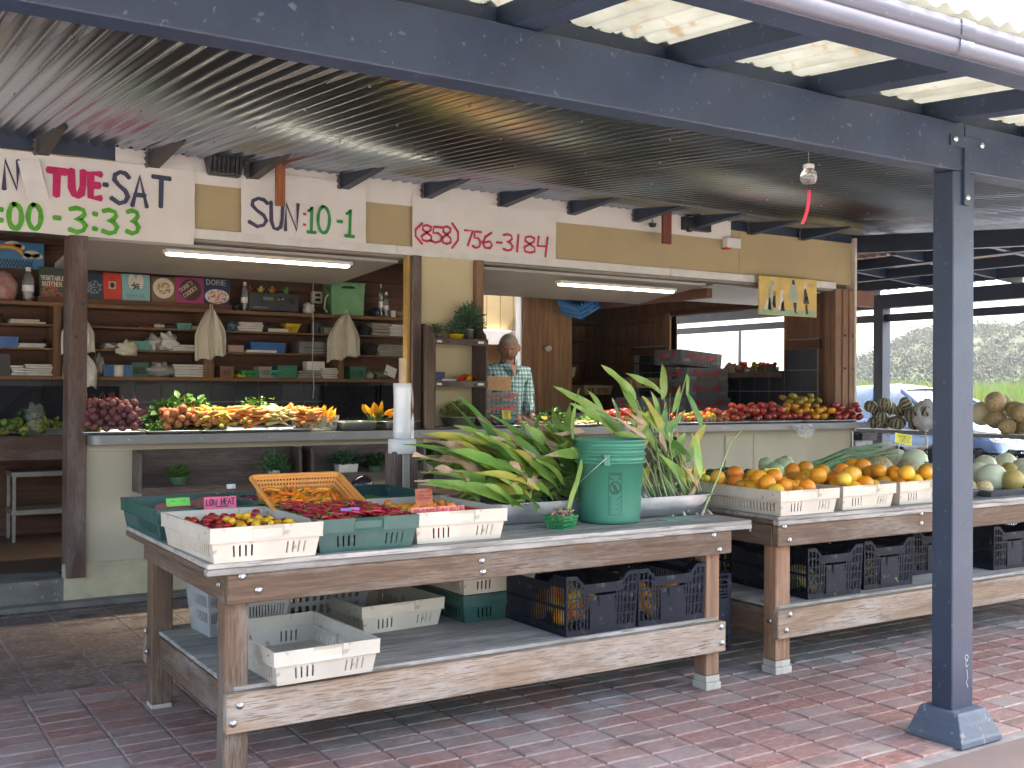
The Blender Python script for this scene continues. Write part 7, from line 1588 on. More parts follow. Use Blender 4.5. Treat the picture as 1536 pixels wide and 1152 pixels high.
# bottom row
zB = zb_
tub('dark framed box on the bottom shelf at the far left', -8, 530, 13, 562, BLK, name='small_box', cat='box', flare=1, z=zB); stack('white paper bags at the left of the bottom shelf', 13, 546, 34, 561, CL[1], 4, z=zB); stack('wide stack of white paper bags on the bottom shelf', 34, 545, 76, 562, CL[1], 5, z=zB)
lump('clear bag with green print on the bottom shelf beside the doorway post', 139, 530, 155, 562, CL[4], seed=16, z=zB); t = tub('blue carton on the bottom shelf behind the white mug', 152, 545, 195, 562, mat('blue_carton', (.02, .16, .36), .5, col2=(.02, .09, .26), scale=20), name='carton', cat='box', flare=1, z=zB)
a = px(178, 562, Y=YS0+.02); t = T('mug', 'white mug in front of the blue carton', 'mug', (a.x, YS0+.03, zB)); mb = MB(); mb.smooth = True; mb.lathe([(.04, 0), (.042, .004), (.042, .095), (.038, .095), (.038, .01)], 20); P('cup', mb, WPOT, t); P('handle', MB().tube([(.04, 0, .075), (.065, 0, .07), (.065, 0, .03), (.04, 0, .022)], .005, 6), WPOT, t)
tub('dark green ribbed tub on the bottom shelf', 194, 541, 220, 562, DGT, slots=True, z=zB); lump('crumpled grey plastic bags on the bottom shelf', 216, 540, 262, 561, CL[4], seed=18, z=zB, amp=.8); stack('neat stack of white paper bags on the bottom shelf', 257, 543, 302, 562, CL[1], 5, z=zB)
tub('brown woven basket on the bottom shelf', 326, 544, 347, 561, mat('brown_wicker', (.22, .12, .08), .7), slots=True, name='woven_basket', cat='basket', z=zB); lump('small yellow and orange packets on the bottom shelf', 352, 556, 366, 562, YPOT, 'packet', 'packet', seed=19, z=zB, amp=.7)
tub('flat green lattice punnet on the bottom shelf', 358, 548, 384, 559, BERRYG, slots=True, name='berry_basket', cat='basket', z=zB); tub('grey green lattice punnet on the bottom shelf', 384, 543, 403, 560, CL[2], slots=True, name='berry_basket', cat='basket', z=zB); tub('teal lattice punnet on the bottom shelf', 401, 548, 418, 560, TLT, slots=True, name='berry_basket', cat='basket', z=zB)
tub('tall green tub on the bottom shelf', 412, 542, 441, 561, GRT, z=zB, flare=1); stack('thin cream board in front of the green punnets', 366, 558, 440, 562, CL[0], 1, z=zB, dep=.05); stack('low pile of grey bags right of the green tub', 441, 551, 476, 562, CL[2], 3, z=zB); stack('neat stack of white paper bags right of the hanging cord', 476, 546, 509, 562, CL[1], 5, z=zB)
t = T('white_box', 'white card box tilted on the stack beside the hanging cord', 'box', (px(473, 548, Y=YS0+.08).x, YS0+.12, zB+.075), R(4)); P('carton', MB().box(-.09, .09, -.05, .05, 0, .085), PAPER2, t, .003)
tub('green lattice punnet behind the right divider', 520, 543, 544, 561, GRT, slots=True, name='berry_basket', cat='basket', z=zB); lump('clear bag of green vegetables at the right of the bottom shelf', 556, 548, 580, 562, F('bagged_greens', (.18, .22, .12), rough=.4), seed=20, z=zB); t = T('white_note', 'tilted white paper propped at the right end of the bottom shelf', 'paper', (px(584, 550, Y=YS0+.03).x, YS0+.03, zB+.03), rot=(R(-12), R(22), 0)); P('sheet', MB().box(-.06, .06, -.002, .002, 0, .10), PAPER2, t)
lump('pale green vegetable on the bottom shelf', 545, 551, 558, 562, F('pale_green_veg', (.42, .48, .28), rough=.5), 'vegetable', 'vegetable', seed=21, z=zB, amp=.3)
# top shelf: books on a ledge
PW('book_ledge', BX(px(56, 440, Y=YS0+.1).x, px(346, 440, Y=YS0+.1).x, YS0+.06, YS1, zt+.001, zt+.05), WREDB['X'], SH, .002)
def book(label, x0, y0, x1, y1, col, art, thick=.03):
    Yb = YS0+.10; X0, X1, Z0, Z1 = bbox(x0, y0, x1, y1, Yb); Z0 = zt+.051; W_, H_ = X1-X0, Z1-Z0
    t = T('book', label, 'book', ((X0+X1)/2, Yb+.03, Z0), rot=(R(-6), 0, 0), group='cookbooks propped on the top shelf'); P('cover', MB().box(-W_/2, W_/2, -thick/2, thick/2, 0, H_), mat('cover_'+label[:10].replace(' ', '_'), col, .35, col2=tuple(c*.9 for c in col), scale=20), t, .002)
    P('pages', MB().box(-W_/2+.002, W_/2+.0015, -thick/2+.004, thick/2-.004, .004, H_-.0), PAPER2, t)
    f = lambda x, z, d: (x, -thick/2-.0006-d, z)
    for nm, kind, a, c in art:
        mb = MB()
        if kind == 'disc': cx, cz, r, rz_ = a; mb.poly([(W_*cx+W_*r*math.cos(k*.2618), H_*cz+W_*r*rz_*math.sin(k*.2618)) for k in range(24)], .0009); mb.v = [(v[0]-W_/2, -thick/2-.0006-v[2]-(a[4] if len(a) > 4 else 0), v[1]) for v in mb.v] if False else [(v[0]-W_/2, -thick/2-.0006-v[2], v[1]) for v in mb.v]
        elif kind == 'spots':
            cx, cz, r, n, s_ = a
            for q_ in range(n):
                an = random.uniform(0, 6.28); rr_ = r*math.sqrt(random.random()); X = W_*(cx+rr_*math.cos(an))-W_/2; Z = H_*cz+W_*rr_*math.sin(an)*.8; mb.box(X-s_, X+s_, -thick/2-.0022-q_*.00004, -thick/2-.001, Z-s_*.7, Z+s_*.7)
        elif kind == 'rect': u0, u1, v0, v1 = a; mb.box(W_*u0-W_/2, W_*u1-W_/2, -thick/2-.0012, -thick/2+.0001, H_*v0, H_*v1)
        elif kind == 'text': tx, u, v, h, w_, wd = a; strokes(mb, textpl(tx, W_*u-W_/2, H_*v, H_*h, w=W_*w_), wd, lambda x, z, d: (x, -thick/2-.003-d, z))
        elif kind == 'rtext':
            tx, u, v, h, w_, wd, an = a; ca, sa = math.cos(R(an)), math.sin(R(an)); pl = [[(W_*u-W_/2+x*ca-z*sa, H_*v+x*sa+z*ca) for x, z in q_] for q_ in textpl(tx, 0, 0, H_*h, w=W_*w_)]; strokes(mb, pl, wd, lambda x, z, d: (x, -thick/2-.003-d, z))
        o = P(nm, mb, mat('ink_'+nm+'_%02d%02d%02d' % tuple(int(q_*99) for q_ in c), c, .5), t)
        if kind == 'spots': o['kind'] = 'stuff'
CRM = (.70, .62, .48)
book('dark book with cream capitals and red vegetables on its cover', 60, 400, 99, 444, (.06, .085, .07), [('title', 'text', ('VEGETABLE', .06, .56, .14, .88, .007), CRM), ('title', 'text', ('BUTCHER', .12, .36, .14, .74, .007), CRM), ('food', 'spots', (.5, .16, .42, 60, .008), (.50, .08, .05)), ('food', 'spots', (.45, .12, .4, 30, .007), (.15, .25, .05))])
book('dark blue book with a pale icy pattern next to the doorway post', 128, 409, 155, 444, (.035, .05, .08), [('pattern', 'spots', (.5, .45, .5, 110, .004), (.30, .38, .45))])
book('plain red book with a small dark portrait', 156, 409, 183, 447, (.62, .06, .035), [('portrait', 'rect', (.30, .70, .40, .68), (.55, .45, .32)), ('portrait_head', 'disc', (.5, .54, .13, 1.2), (.03, .02, .02)), ('title_line', 'rect', (.3, .7, .78, .81), (.40, .03, .02))])
book('pale turquoise book with cupped hands on its cover', 184, 411, 226, 448, (.25, .48, .50), [('hands', 'disc', (.36, .72, .14, 1.9), (.75, .66, .58)), ('hands', 'disc', (.64, .72, .14, 1.9), (.75, .66, .58)), ('dark_berries', 'spots', (.5, .55, .16, 34, .006), (.04, .05, .08)), ('title', 'text', ('HERITAGE', .18, .12, .12, .64, .004), (.12, .28, .30))])
book('brown book with a round white dish of food', 228, 415, 265, 449, (.20, .12, .05), [('plate', 'disc', (.5, .55, .43, 1), (.72, .68, .60)), ('food', 'spots', (.5, .55, .30, 70, .006), (.45, .22, .06)), ('food', 'spots', (.5, .55, .28, 40, .005), (.60, .45, .12))])
book('magenta book with a dark round cookie and slanting capitals', 265, 416, 307, 451, (.36, .04, .18), [('cookie', 'disc', (.52, .52, .40, 1), (.075, .028, .02)), ('title', 'rtext', ("DORIE'S", .20, .42, .15, .52, .005, 38), CRM), ('title', 'rtext', ('COOKIES', .32, .20, .15, .56, .005, 38), CRM)])
book('navy book with white capitals above a pale tart', 307, 417, 346, 453, (.03, .045, .10), [('title', 'text', ('DORIE', .12, .74, .19, .72, .006), (.72, .70, .68)), ('plate', 'disc', (.5, .30, .46, .62), (.72, .70, .66)), ('tart', 'spots', (.5, .30, .36, 80, .006), (.48, .16, .09)), ('tart', 'spots', (.5, .30, .32, 40, .005), (.70, .55, .45))])
# painted cloud board far left
X0, X1, Z0, Z1 = bbox(-40, 362, 66, 402, YS0+.2); t = T('painted_board', 'oval painted board with a rainbow and white clouds above the far left shelf', 'painting', ((X0+X1)/2, YS0+.2, Z0)); W_, H_ = X1-X0, Z1-Z0
P('board', MB().box(-W_/2, W_/2, -.008, .008, 0, H_), mat('sky_board', (.05, .22, .42), .5), t, .004)
for cx, cz, r in ((.55, .85, .13), (.62, .8, .1), (.82, .55, .12), (.9, .5, .08), (.74, .5, .08)):
    mb = MB(); mb.poly([(W_*cx+W_*r*math.cos(k*.3927), H_*cz+W_*r*.55*math.sin(k*.3927)) for k in range(16)], .001); mb.v = [(v[0]-W_/2, -.0085-v[2], v[1]) for v in mb.v]; P('cloud', mb, mat('cloud_paint', (.72, .66, .5), .6), t)
for i, c in enumerate(((.6, .05, .03), (.7, .35, .03), (.65, .6, .05), (.1, .4, .12), (.25, .08, .4))):
    mb = MB(); strokes(mb, [[(-W_/2+W_*(.36+.34*math.sin(k*.16)), H_*(.25-.05*i+.62*math.cos((k-2)*.16)+.0)) for k in range(9)]], .012, lambda x, z, d: (x, -.011-d-.0005*i, z)); P('rainbow_band', mb, mat('rainbow_%d' % i, c, .6), t)
mb = MB()
for k in range(12): strokes(mb, [[(-W_/2+W_*(.28+k*.045), H_*.04), (-W_/2+W_*(.34+k*.045), H_*.32)], [(-W_/2+W_*(.34+k*.045), H_*.04), (-W_/2+W_*(.28+k*.045), H_*.32)]], .006, lambda x, z, d: (x, -.0115-d, z))
P('lattice', mb, mat('lattice_paint', (.02, .02, .03), .6), t)
lump('clear bag of mixed coloured wrapping on the top shelf at the left edge', -14, 404, 26, 447, mat('mixed_wrap', (.40, .32, .26), .5, col2=(.35, .12, .14), scale=14), seed=30, z=zt, amp=.2)
def bottle(label, x_, yt, yb2, r, m_, cap, z=zt, Y=YS0+.12):
    a = px(x_, yb2, Y=Y); c = px(x_, yt, Y=Y); H_ = c.z-z; t = T('bottle', label, 'bottle', (a.x, Y, z)); mb = MB(); mb.smooth = True
    mb.lathe([(r*.9, 0), (r, .01), (r, H_*.66), (r*.85, H_*.74), (r*.4, H_*.86), (r*.38, H_*.9)], 18); P('body', mb, m_, t); P('cap', MB().lathe([(r*.44, H_*.88), (r*.44, H_)], 14), cap, t); P('label', MB().lathe([(r*1.01, H_*.30), (r*1.01, H_*.48)], 18, close=False), PAPER2, t)
CB = mat('clear_bottle', (.75, .82, .82), .08, trans=.8)
bottle('clear flask with a white cap left of the vegetable book', 42, 401, 447, .045, CB, WHITEP); bottle('clear flask with a white cap left of the stereo', 367, 423, 462, .034, CB, WHITEP); bottle('tall thin bottle with a pump top right of the green box', 571, 426, 470, .02, CB, CL[0]); bottle('clear water bottle with a blue label right of the green box', 579, 438, 470, .026, CB, WHITEP)
a = px(590, 470, Y=YS0+.1); t = T('paper_cup', 'small white paper cup beside the water bottle', 'cup', (a.x, YS0+.1, zt)); P('cup', MB().lathe([(.022, 0), (.03, .07), (.028, .07), (.02, .004)], 16), PAPER2, t)
lump('crumpled brown packets at the right end of the top shelf', 592, 457, 608, 470, mat('brown_packets', (.25, .16, .10), .6), 'packet', 'packet', seed=31, z=zt)
lump('small dark cans on the top shelf right of the green box', 556, 456, 569, 470, mat('dark_can', (.03, .04, .10), .4), 'can', 'can', seed=32, z=zt, amp=.1); lump('dark small boxes between the tart book and the flask', 345, 449, 359, 462, BLK, 'small_box', 'box', seed=33, z=zt, amp=.2)
# stereo
X0, X1, Z0, Z1 = bbox(375, 435, 448, 464, YS0+.04); t = T('stereo_receiver', 'dark grey stereo receiver with display and round dial on the top shelf', 'stereo', ((X0+X1)/2, YS0+.18, zt)); W_ = X1-X0; H_ = Z1-Z0
P('case', MB().box(-W_/2, W_/2, -.14, .14, .012, H_), mat('stereo_case', (.05, .053, .058), .4, .4), t, .004); P('display', MB().box(-W_*.25, W_*.25, -.1435, -.1402, H_*.55, H_*.82), BLK, t); P('screen', MB().box(-W_*.24, -W_*.03, -.145, -.1437, H_*.60, H_*.78), mat('green_lcd', (.16, .22, .13), .3), t)
for x_, z_, r in ((.36, .62, .026), (.08, .68, .013), (.16, .68, .013)): P('dial', MB().lathe([(r, 0), (r, .012), (r*.8, .015)], 18, Matrix.Translation((W_*x_, -.1405, H_*z_)) @ Matrix.Rotation(R(90), 4, 'X')), STEEL if r < .02 else BLK, t)
for k in range(7): P('button', MB().box(-W_*.42+k*.02, -W_*.42+k*.02+.01, -.1425, -.1402, H_*.2, H_*.27), CGREY, t)
for k, x_ in enumerate((-.46, .46)): P('foot', MB().box(W_*x_-.012, W_*x_+.012, -.12, -.09, 0, .0118), BLK, t)
# toys on the stereo
for x_, c, lab in ((392, (.62, .52, .08), 'small yellow and green toy figure on the stereo'), (409, (.75, .30, .03), 'small orange toy animal on the stereo'), (375, (.45, .05, .04), 'small red toy behind the stereo'), (430, (.12, .35, .08), 'thin green toy standing on the stereo')):
    a = px(x_, 435, Y=YS0+.15); t = T('toy', lab, 'toy', (a.x, YS0+.17, zt+H_)); m_ = mat('toy_%d' % x_, c, .5); mb = MB(); mb.smooth = True; mb.ball((0, 0, .028), (.022, .014, .022), 12, 8); P('body', mb, m_, t); mb = MB(); mb.smooth = True; mb.ball((.004, -.002, .058), .014, 10, 7); P('head', mb, m_, t)
    for s_ in (-1, 1): P('arm', MB().tube([(s_*.018, 0, .03), (s_*.035, 0, .05)], .005, 5), m_, t)
# socket, cord, tape dispenser, green drum
a = px(470, 440, Y=YS1-.03); t = T('wall_socket', 'beige wall socket box with plugs and a hanging cord', 'socket', (px(474, 447, Y=9.73).x, 9.73, px(474, 455, Y=9.73).z)); P('box', MB().box(-.05, .05, -.04, .02, 0, .11), CL[0], t, .004)
for z_ in (.03, .075): P('plug', MB().box(-.025, .02, -.065, -.041, z_-.012, z_+.012), BLK, t, .003)
cx = px(470, 440, Y=9.3).x
mb = MB(); mb.smooth = True; mb.tube([(cx, 9.3, 2.5), (cx-.004, 9.3, 2.2), (cx+.002, 9.3, 1.9), (cx-.006, 9.3, 1.65), (cx+.012, 9.3, px(470, 598, Y=9.3).z+.1), (cx+.0, 9.3, px(470, 598, Y=9.3).z)], .0035, 6); TM('power_lead', mb, WHITEP, 'thin white cord hanging down in front of the shelves', 'cord')
lump('white adapter with a coiled lead on the top shelf', 455, 446, 469, 463, CL[1], 'adapter', 'adapter', seed=35, z=zt, amp=.5)
X0, X1, Z0, Z1 = bbox(497, 425, 546, 470, YS0+.1); t = T('green_box', 'large pale green plastic box with a hand slot on the top shelf', 'box', ((X0+X1)/2, YS0+.20, zt), R(-6)); W_ = X1-X0; H_ = Z1-zt; GBX = mat('pale_green_plastic', (.14, .36, .15), .4)
mb = MB()
for sd_ in range(4): wall4(mb, W_*.92, .26, W_*.98, .30, 0, H_, .004, sd_, [0, .3, .7, 1], [0, .82, .9, 1], lambda i, j: not (i == 1 and j == 1))
mb.box(-W_*.45, W_*.45, -.12, .12, 0, .004); P('body', mb, GBX, t); r = MB(); r.box(-W_*.5, W_*.5, -.155, -.149, H_-.012, H_+.002); P('rim', r, GBX, t)
P('handle', MB().tube([(-W_*.52, -.06, .03), (-W_*.62, -.06, .07), (-W_*.58, -.06, .17), (-W_*.50, -.06, .2)], .008, 7), CL[1], t)
# cloth bags hanging from the shelf edge
def hang(label, x0, y0, x1, y1, xt, m_, Y=YS0-.05, seed=0, name='cloth_bag'):
    X0, X1, Z0, Z1 = bbox(x0, y0, x1, y1, Y); XT = px(xt, y0, Y=Y).x; t = T(name, label, 'bag', ((X0+X1)/2, Y, Z1)); mb = MB(); mb.smooth = True; nu, nv = 28, 18; vv = []; ff = []
    for i in range(nu+1):
        u = i/nu
        for j in range(nv+1):
            v = j/nv; k = min(1, (v*1.9)**.62); x = XT*(1-k)+(X0+(X1-X0)*u)*k; z = Z1-(Z1-Z0)*v-(.03*math.sin(u*3+seed)+.012*math.sin(u*15+seed))*v
            y = Y-.025*math.sin(math.pi*u)*(.4+v)-.026*math.sin(u*15+seed+2*v+1.5*math.sin(v*3+seed))*(1-v*.3)-.008*math.sin(u*41+seed-3*v)-.01*noise.noise(Vector((u*5, v*5, seed)))
            vv.append((x, y, z))
    for i in range(nu):
        for j in range(nv): a = i*(nv+1)+j; ff.append((a, a+1, a+nv+2, a+nv+1))
    mb.add(vv, ff); o = PW('cloth', mb, m_, t); sm_ = o.modifiers.new('thick', 'SOLIDIFY'); sm_.thickness = .004
    PW('loop', MB().tube([(XT-.012, Y, Z1-.015), (XT-.008, Y, Z1+.03), (XT+.008, Y, Z1+.03), (XT+.012, Y, Z1-.015)], .005, 6), m_, t)
hang('cream cotton bag hanging from the shelf left of the stereo', 292, 462, 340, 535, 317, CL[0], seed=1); hang('cream cotton bag hanging in front of the green box', 490, 470, 541, 539, 520, CL[0], seed=2)
hang('white bag hanging behind the doorway post, upper', 92, 466, 143, 532, 116, CL[1], seed=3); hang('white bag hanging low behind the doorway post', 94, 525, 146, 576, 120, CL[1], Y=YS0-.09, seed=5)
# crates standing against the tiles, produce on the back counter
def upright(label, x0, y0, x1, y1, Y=9.70):
    X0, X1, Z0, Z1 = bbox(x0, y0, x1, y1, Y); t = T('upright_crate', label, 'crate', ((X0+X1)/2, Y, Z0), group='black crates leaning on the tiles'); W_, H_ = X1-X0, Z1-Z0; mb = MB()
    for a_ in ((0, .03, 0, 1), (.97, 1, 0, 1), (.031, .969, 0, .05), (.031, .969, .95, 1)): mb.box(W_*(a_[0]-.5), W_*(a_[1]-.5), -.03, 0, H_*a_[2], H_*a_[3])
    P('frame', mb, CBLACK, t); mb = MB()
    for k in range(-6, 14):
        x = -W_/2+k*W_/8
        for d_ in (1, -1):
            p0, p1 = Vector((x, -.012, .01)), Vector((x+d_*H_, -.012, H_-.01))
            if min(p0.x, p1.x) < -W_/2 or max(p0.x, p1.x) > W_/2: continue
            mb.tube([p0, p1], .003, 4)
    mb.box(-W_/2+.01, W_/2-.01, -.006, 0, .01, H_-.01); P('mesh_panel', mb, CBLACK, t)
upright('black lattice crate standing on the back counter at the far left', -14, 579, 61, 634); upright('black lattice crate standing behind the doorway post', 65, 579, 125, 634); upright('black lattice crate standing right of the doorway post', 128, 579, 178, 634); upright('black lattice crate standing behind the squash blossoms', 484, 579, 567, 625); upright('black lattice crate behind the beans', 570, 578, 606, 625)
YB = 9.3; zbk = 1.021
t = tray('metal tray of bagged vegetables on the back counter', px(32, 650, Y=YB).x, px(97, 650, Y=YB).x, 9.18, 9.45, zbk, ALU, .05, name='metal_tray')
heap('marrow', chis('marrow', F('pale_marrow', (.42, .42, .14), (.34, .38, .10), rough=.4), .22, .035, n=3, curve=.1, stem=.08, blunt=1), 'pale marrow on the back counter left of the doorway post', 'marrow', 'pale marrows', 9, .045, rect(px(30, 640, Y=YB).x, YB, .17, .08), zbk, [], orient='flat', dirn=1.2)
bushy('bagged_leaves', 'dark leafy bunch in a clear bag above the pale marrows', (px(42, 620, Y=9.4).x, 9.4, zbk+.06), (.11, .08, .15), 160, [LV[2], LV[0]], .03); bushy('yellow_leaves', 'yellow green vegetable in a bag beside the marrows', (px(78, 635, Y=9.3).x, 9.3, zbk+.03), (.12, .08, .08), 160, [F('yellow_veg_leaf', (.50, .50, .10), rough=.5), LV[1]], .026)
lump('clear plastic film over the vegetables on the back counter', 35, 597, 66, 643, film('clear_wrap', (.45, .5, .45), .7), 'plastic_wrap', 'wrap', Y=9.3, seed=40, z=zbk, dep=.12); heap('green_vegetable', tri('green_vegetable', F('sprout_green', (.20, .32, .07), (.12, .24, .05), rough=.5), r=.032, nu=12, nv=8), 'round green vegetable at the far left of the back counter', 'vegetable', 'green vegetables far left', 10, .035, rect(px(3, 630, Y=YB).x, YB, .06, .08), zbk, [])
# work table under the back counter at the left
t = T('metal_trolley', 'pale metal trolley with two shelves under the back counter at the left', 'trolley', (.5, 9.3, .17)); MT = mat('trolley_metal', (.34, .33, .30), .45, .5)
xa, xb = px(17, 700, Y=9.3).x, 1.8
for z_ in (px(50, 711, Y=9.3).z, px(50, 768, Y=9.3).z): PW('shelf', BX(xa, xb, 9.28, 9.65, z_-.02, z_+.02), MT, t, .003)
for x_ in (xa+.02, xb-.02):
    for y_ in (9.30, 9.62): PW('leg', BX(x_-.012, x_+.012, y_-.012, y_+.012, .171, px(50, 705, Y=9.3).z-.05), MT, t)

# ================================================================ RIGHT ROOM
GB_ = mat('folding_crate_grey', (.12, .13, .155), .4, col2=(.16, .17, .19), scale=12); REDH = mat('red_clip_plastic', (.52, .03, .05), .4); TAGW = mat('grey_label', (.22, .24, .26), .5)
def folding(label, c, W_=.56, D_=.38, H_=.13, rz=0, rot=None, faces=('f', 'r'), group='grey folding crates with red clips'):
    t = T('folding_crate', label, 'crate', c, rz, group, rot=rot); mb = MB(); us = [0, .03, .05, .30, .34, .38, .62, .66, .70, .95, .97, 1]; vs_ = [0, .12, .2, .75, .85, 1]
    for sd_ in range(4): wall4(mb, W_-.01, D_-.01, W_, D_, 0, H_, .012, sd_, us, vs_, lambda i, j: not (j == 2 and i in (5,)) if sd_ in (1, 3) else True)
    mb.box(-W_/2+.01, W_/2-.01, -D_/2+.01, D_/2-.01, 0, .006); P('body', mb, GB_, t)
    rb = MB()
    for sx in (-1, 1):
        for k in range(9): rb.box(sx*W_/2-.004 if sx > 0 else -W_/2-.004, sx*W_/2+.004 if sx > 0 else -W_/2+.004, -D_/2+.02+k*.042, -D_/2+.026+k*.042, .006, H_-.006)
    for sy in (-1, 1):
        for k in range(13): rb.box(-W_/2+.02+k*.042, -W_/2+.026+k*.042, sy*D_/2-.004, sy*D_/2+.004, .006, H_-.006)
        rb.box(-W_/2, W_/2, sy*D_/2-.005, sy*D_/2+.005, H_-.022, H_-.012)
    P('ribs', rb, GB_, t)
    for (x_, sx) in ((-W_/2, -1),):
        r = MB(); r.box(x_-.008, x_-.0045, -.10, .10, H_*.45, H_*.56); r.box(x_-.008, x_-.0045, -.12, -.08, H_*.56, H_*.84); r.box(x_-.008, x_-.0045, .08, .12, H_*.56, H_*.84); P('red_clip', r, REDH, t)
    r = MB(); y_ = -D_/2; r.box(-.16, .16, y_-.009, y_-.0052, H_*.48, H_*.6); r.box(-.2, -.12, y_-.009, y_-.0052, H_*.6, H_*.8); r.box(.12, .2, y_-.009, y_-.0052, H_*.6, H_*.8); P('red_clip', r, REDH, t)
    for s_ in (-1, 1): P('label_panel', MB().box(s_*W_*.36-.06, s_*W_*.36+.05, y_-.0075, y_-.0048, H_*.2, H_*.42), TAGW, t)
    return t
def fpx(x_, yb2, Y): return px(x_, yb2, Y=Y)
zc2 = 1.0
t = T('side_bench', 'dark bench along the tiled side wall under the folding crates', 'bench', (7.6, 9.2, .17)); PW('top', BX(6.4, 8.58, 8.7, 9.25, .96, 1.0), WPOST['X'], t, .003)
for x_ in (6.45, 8.5):
    for y_ in (8.75, 9.2): PW('leg', BX(x_, x_+.05, y_, y_+.05, .171, .959), WPOST['Z'], t)
f1 = folding('lowest grey folding crate of the tall stack behind the tomatoes', (8.06, 8.98, 1.0), W_=.62, D_=.42, H_=.16)
dup(f1, (8.07, 8.98, 1.163), R(-1), 'second grey folding crate of the tall stack behind the tomatoes'); dup(f1, (8.04, 8.98, 1.325), R(1), 'third folding crate of the tall stack, wide and dark')
dup(f1, (8.02, 8.96, 1.487), R(2), 'fourth folding crate of the tall stack with a bright red clip'); dup(f1, (7.92, 8.96, 1.662), 0, 'topmost folding crate tilted on the tall stack', rot=(0, R(4), R(3)))
dup(f1, (7.42, 8.98, 1.0), 0, 'folding crate at the bottom of the short stack left of the tall one'); dup(f1, (7.42, 8.98, 1.163), 0, 'folding crate on the short stack left of the tall one')
dup(f1, (6.80, 9.0, 1.0), 0, 'folding crate standing further left behind the orange tomatoes'); dup(f1, (6.20, 9.0, 1.165), 0, 'upper folding crate behind the orange tomatoes') if 0 else None
t = T('prep_table', 'dark prep table inside the right room behind the counter', 'table', (5.8, 8.9, .17)); PW('top', BX(5.7, 6.39, 8.7, 9.3, .96, 1.0), WPOST['X'], t, .003)
for x_ in (5.74, 6.33):
    for y_ in (8.75, 9.22): PW('leg', BX(x_, x_+.04, y_, y_+.04, .171, .959), WPOST['Z'], t)
for (x0, y0, x1, y1, Y_, lab) in ((833, 551, 853, 565, 10.6, 'tan crate on the upper alcove shelf beside the door board'), (833, 577, 847, 591, 10.6, 'tan crate on the lower alcove shelf beside the door board'), (868, 578, 908, 592, 10.6, 'tan crate in the middle of the dark alcove'), (944, 567, 1000, 582, 9.6, 'long tan crate behind the left folding crates')):
    tub(lab, x0-3, y0, x1, y1, mat('tan_crate_plastic', (.45, .33, .21), .5), Y=Y_, slots=True, name='tan_crate', cat='crate', group='tan crates in the right room', dep=.3)
# blue crate and lamp at the ceiling
t = T('blue_crate', 'bright blue crate stored at a tilt under the ceiling behind the man', 'crate', px(880, 462, Y=9.3), rot=(R(15), R(-28), 0)); mb = MB(); us = [k/16 for k in range(17)]
for sd_ in range(4): wall4(mb, .44, .3, .48, .34, 0, .18, .006, sd_, [k/20 for k in range(21)], [0, .15, .25, .45, .55, .8, 1], lambda i, j: i % 2 == 0 or j % 2 == 0)
mb.box(-.22, .22, -.15, .15, 0, .006); P('body', mb, mat('sky_blue_plastic', (.015, .16, .45), .4), t)
# window shelf punnets and bag
for x_, kind, lab in ((738+362, 'red_tomato', 'left'), (1118, 'dark_tomato', 'middle')): pass
pp = px(1118, 548, X=8.5)
heap('tomato', TMS['heirloom_tomato'], 'round tomato on the window shelf', 'tomato', 'tomatoes on the window shelf', 3, .04, rect(8.52, 8.88, .04, .12), wz0, [])
for i, y_ in enumerate((8.70, 8.52, 8.40, 8.28)):
    b_ = berry('punnet of %s fruit on the window shelf' % ('reddish', 'dark green', 'dull red', 'dark')[i], (8.52, y_, wz0), 0, mat('dark_punnet', (.06, .07, .04), .5), W0=.09, W1=.11, H_=.06, name='fruit_punnet')
    heap('small_fruit', SM[('red_tomato', 'green_tomato', 'heirloom_tomato', 'dark_tomato')[i]], 'small fruit in the punnets on the window shelf', 'fruit', 'small fruit on the window shelf', 9, .02, rect(8.52, y_, .03, .03), wz0+.02, [])
t = T('hanging_bag', 'clear crumpled plastic bag hanging from the window shelf by the folding crates', 'bag', (8.40, 9.0, 1.56)); mb = MB(); mb.smooth = True
mb.lathe([(.03, 0), (.07, -.06), (.075, -.2), (.06, -.33), (.085, -.42), (.01, -.43)], 16, rib=.35, ribn=7); P('film', mb, film('clear_bag_film', (.42, .42, .40), .6), t)
lump('brown paper bag on the left end of the window shelf', 1088, 545, 1106, 565, mat('brown_paper', (.34, .24, .17), .7), Y=8.9, seed=50, z=wz0-.05, dep=.08)
# cardboard box and folding crates in front of the man
a = px(752, 585, Y=7.85); t = T('cardboard_box', 'plain brown cardboard box on the crates in front of the man', 'box', (px(745, 585, Y=7.8).x, 7.82, px(745, 586, Y=7.8).z), R(4)); P('carton', MB().box(-.16, .09, -.1, .1, 0, .12), mat('cardboard', (.42, .26, .14), .7, scale=20), t, .002)
for k in range(3): folding('%s grey folding crate under the cardboard box' % ('lowest', 'middle', 'top')[k], (px(742, 600, Y=7.85).x-.06, 7.85, ZC+.001+k*.095), W_=.30, D_=.26, H_=.09, group='small grey crates by the man')

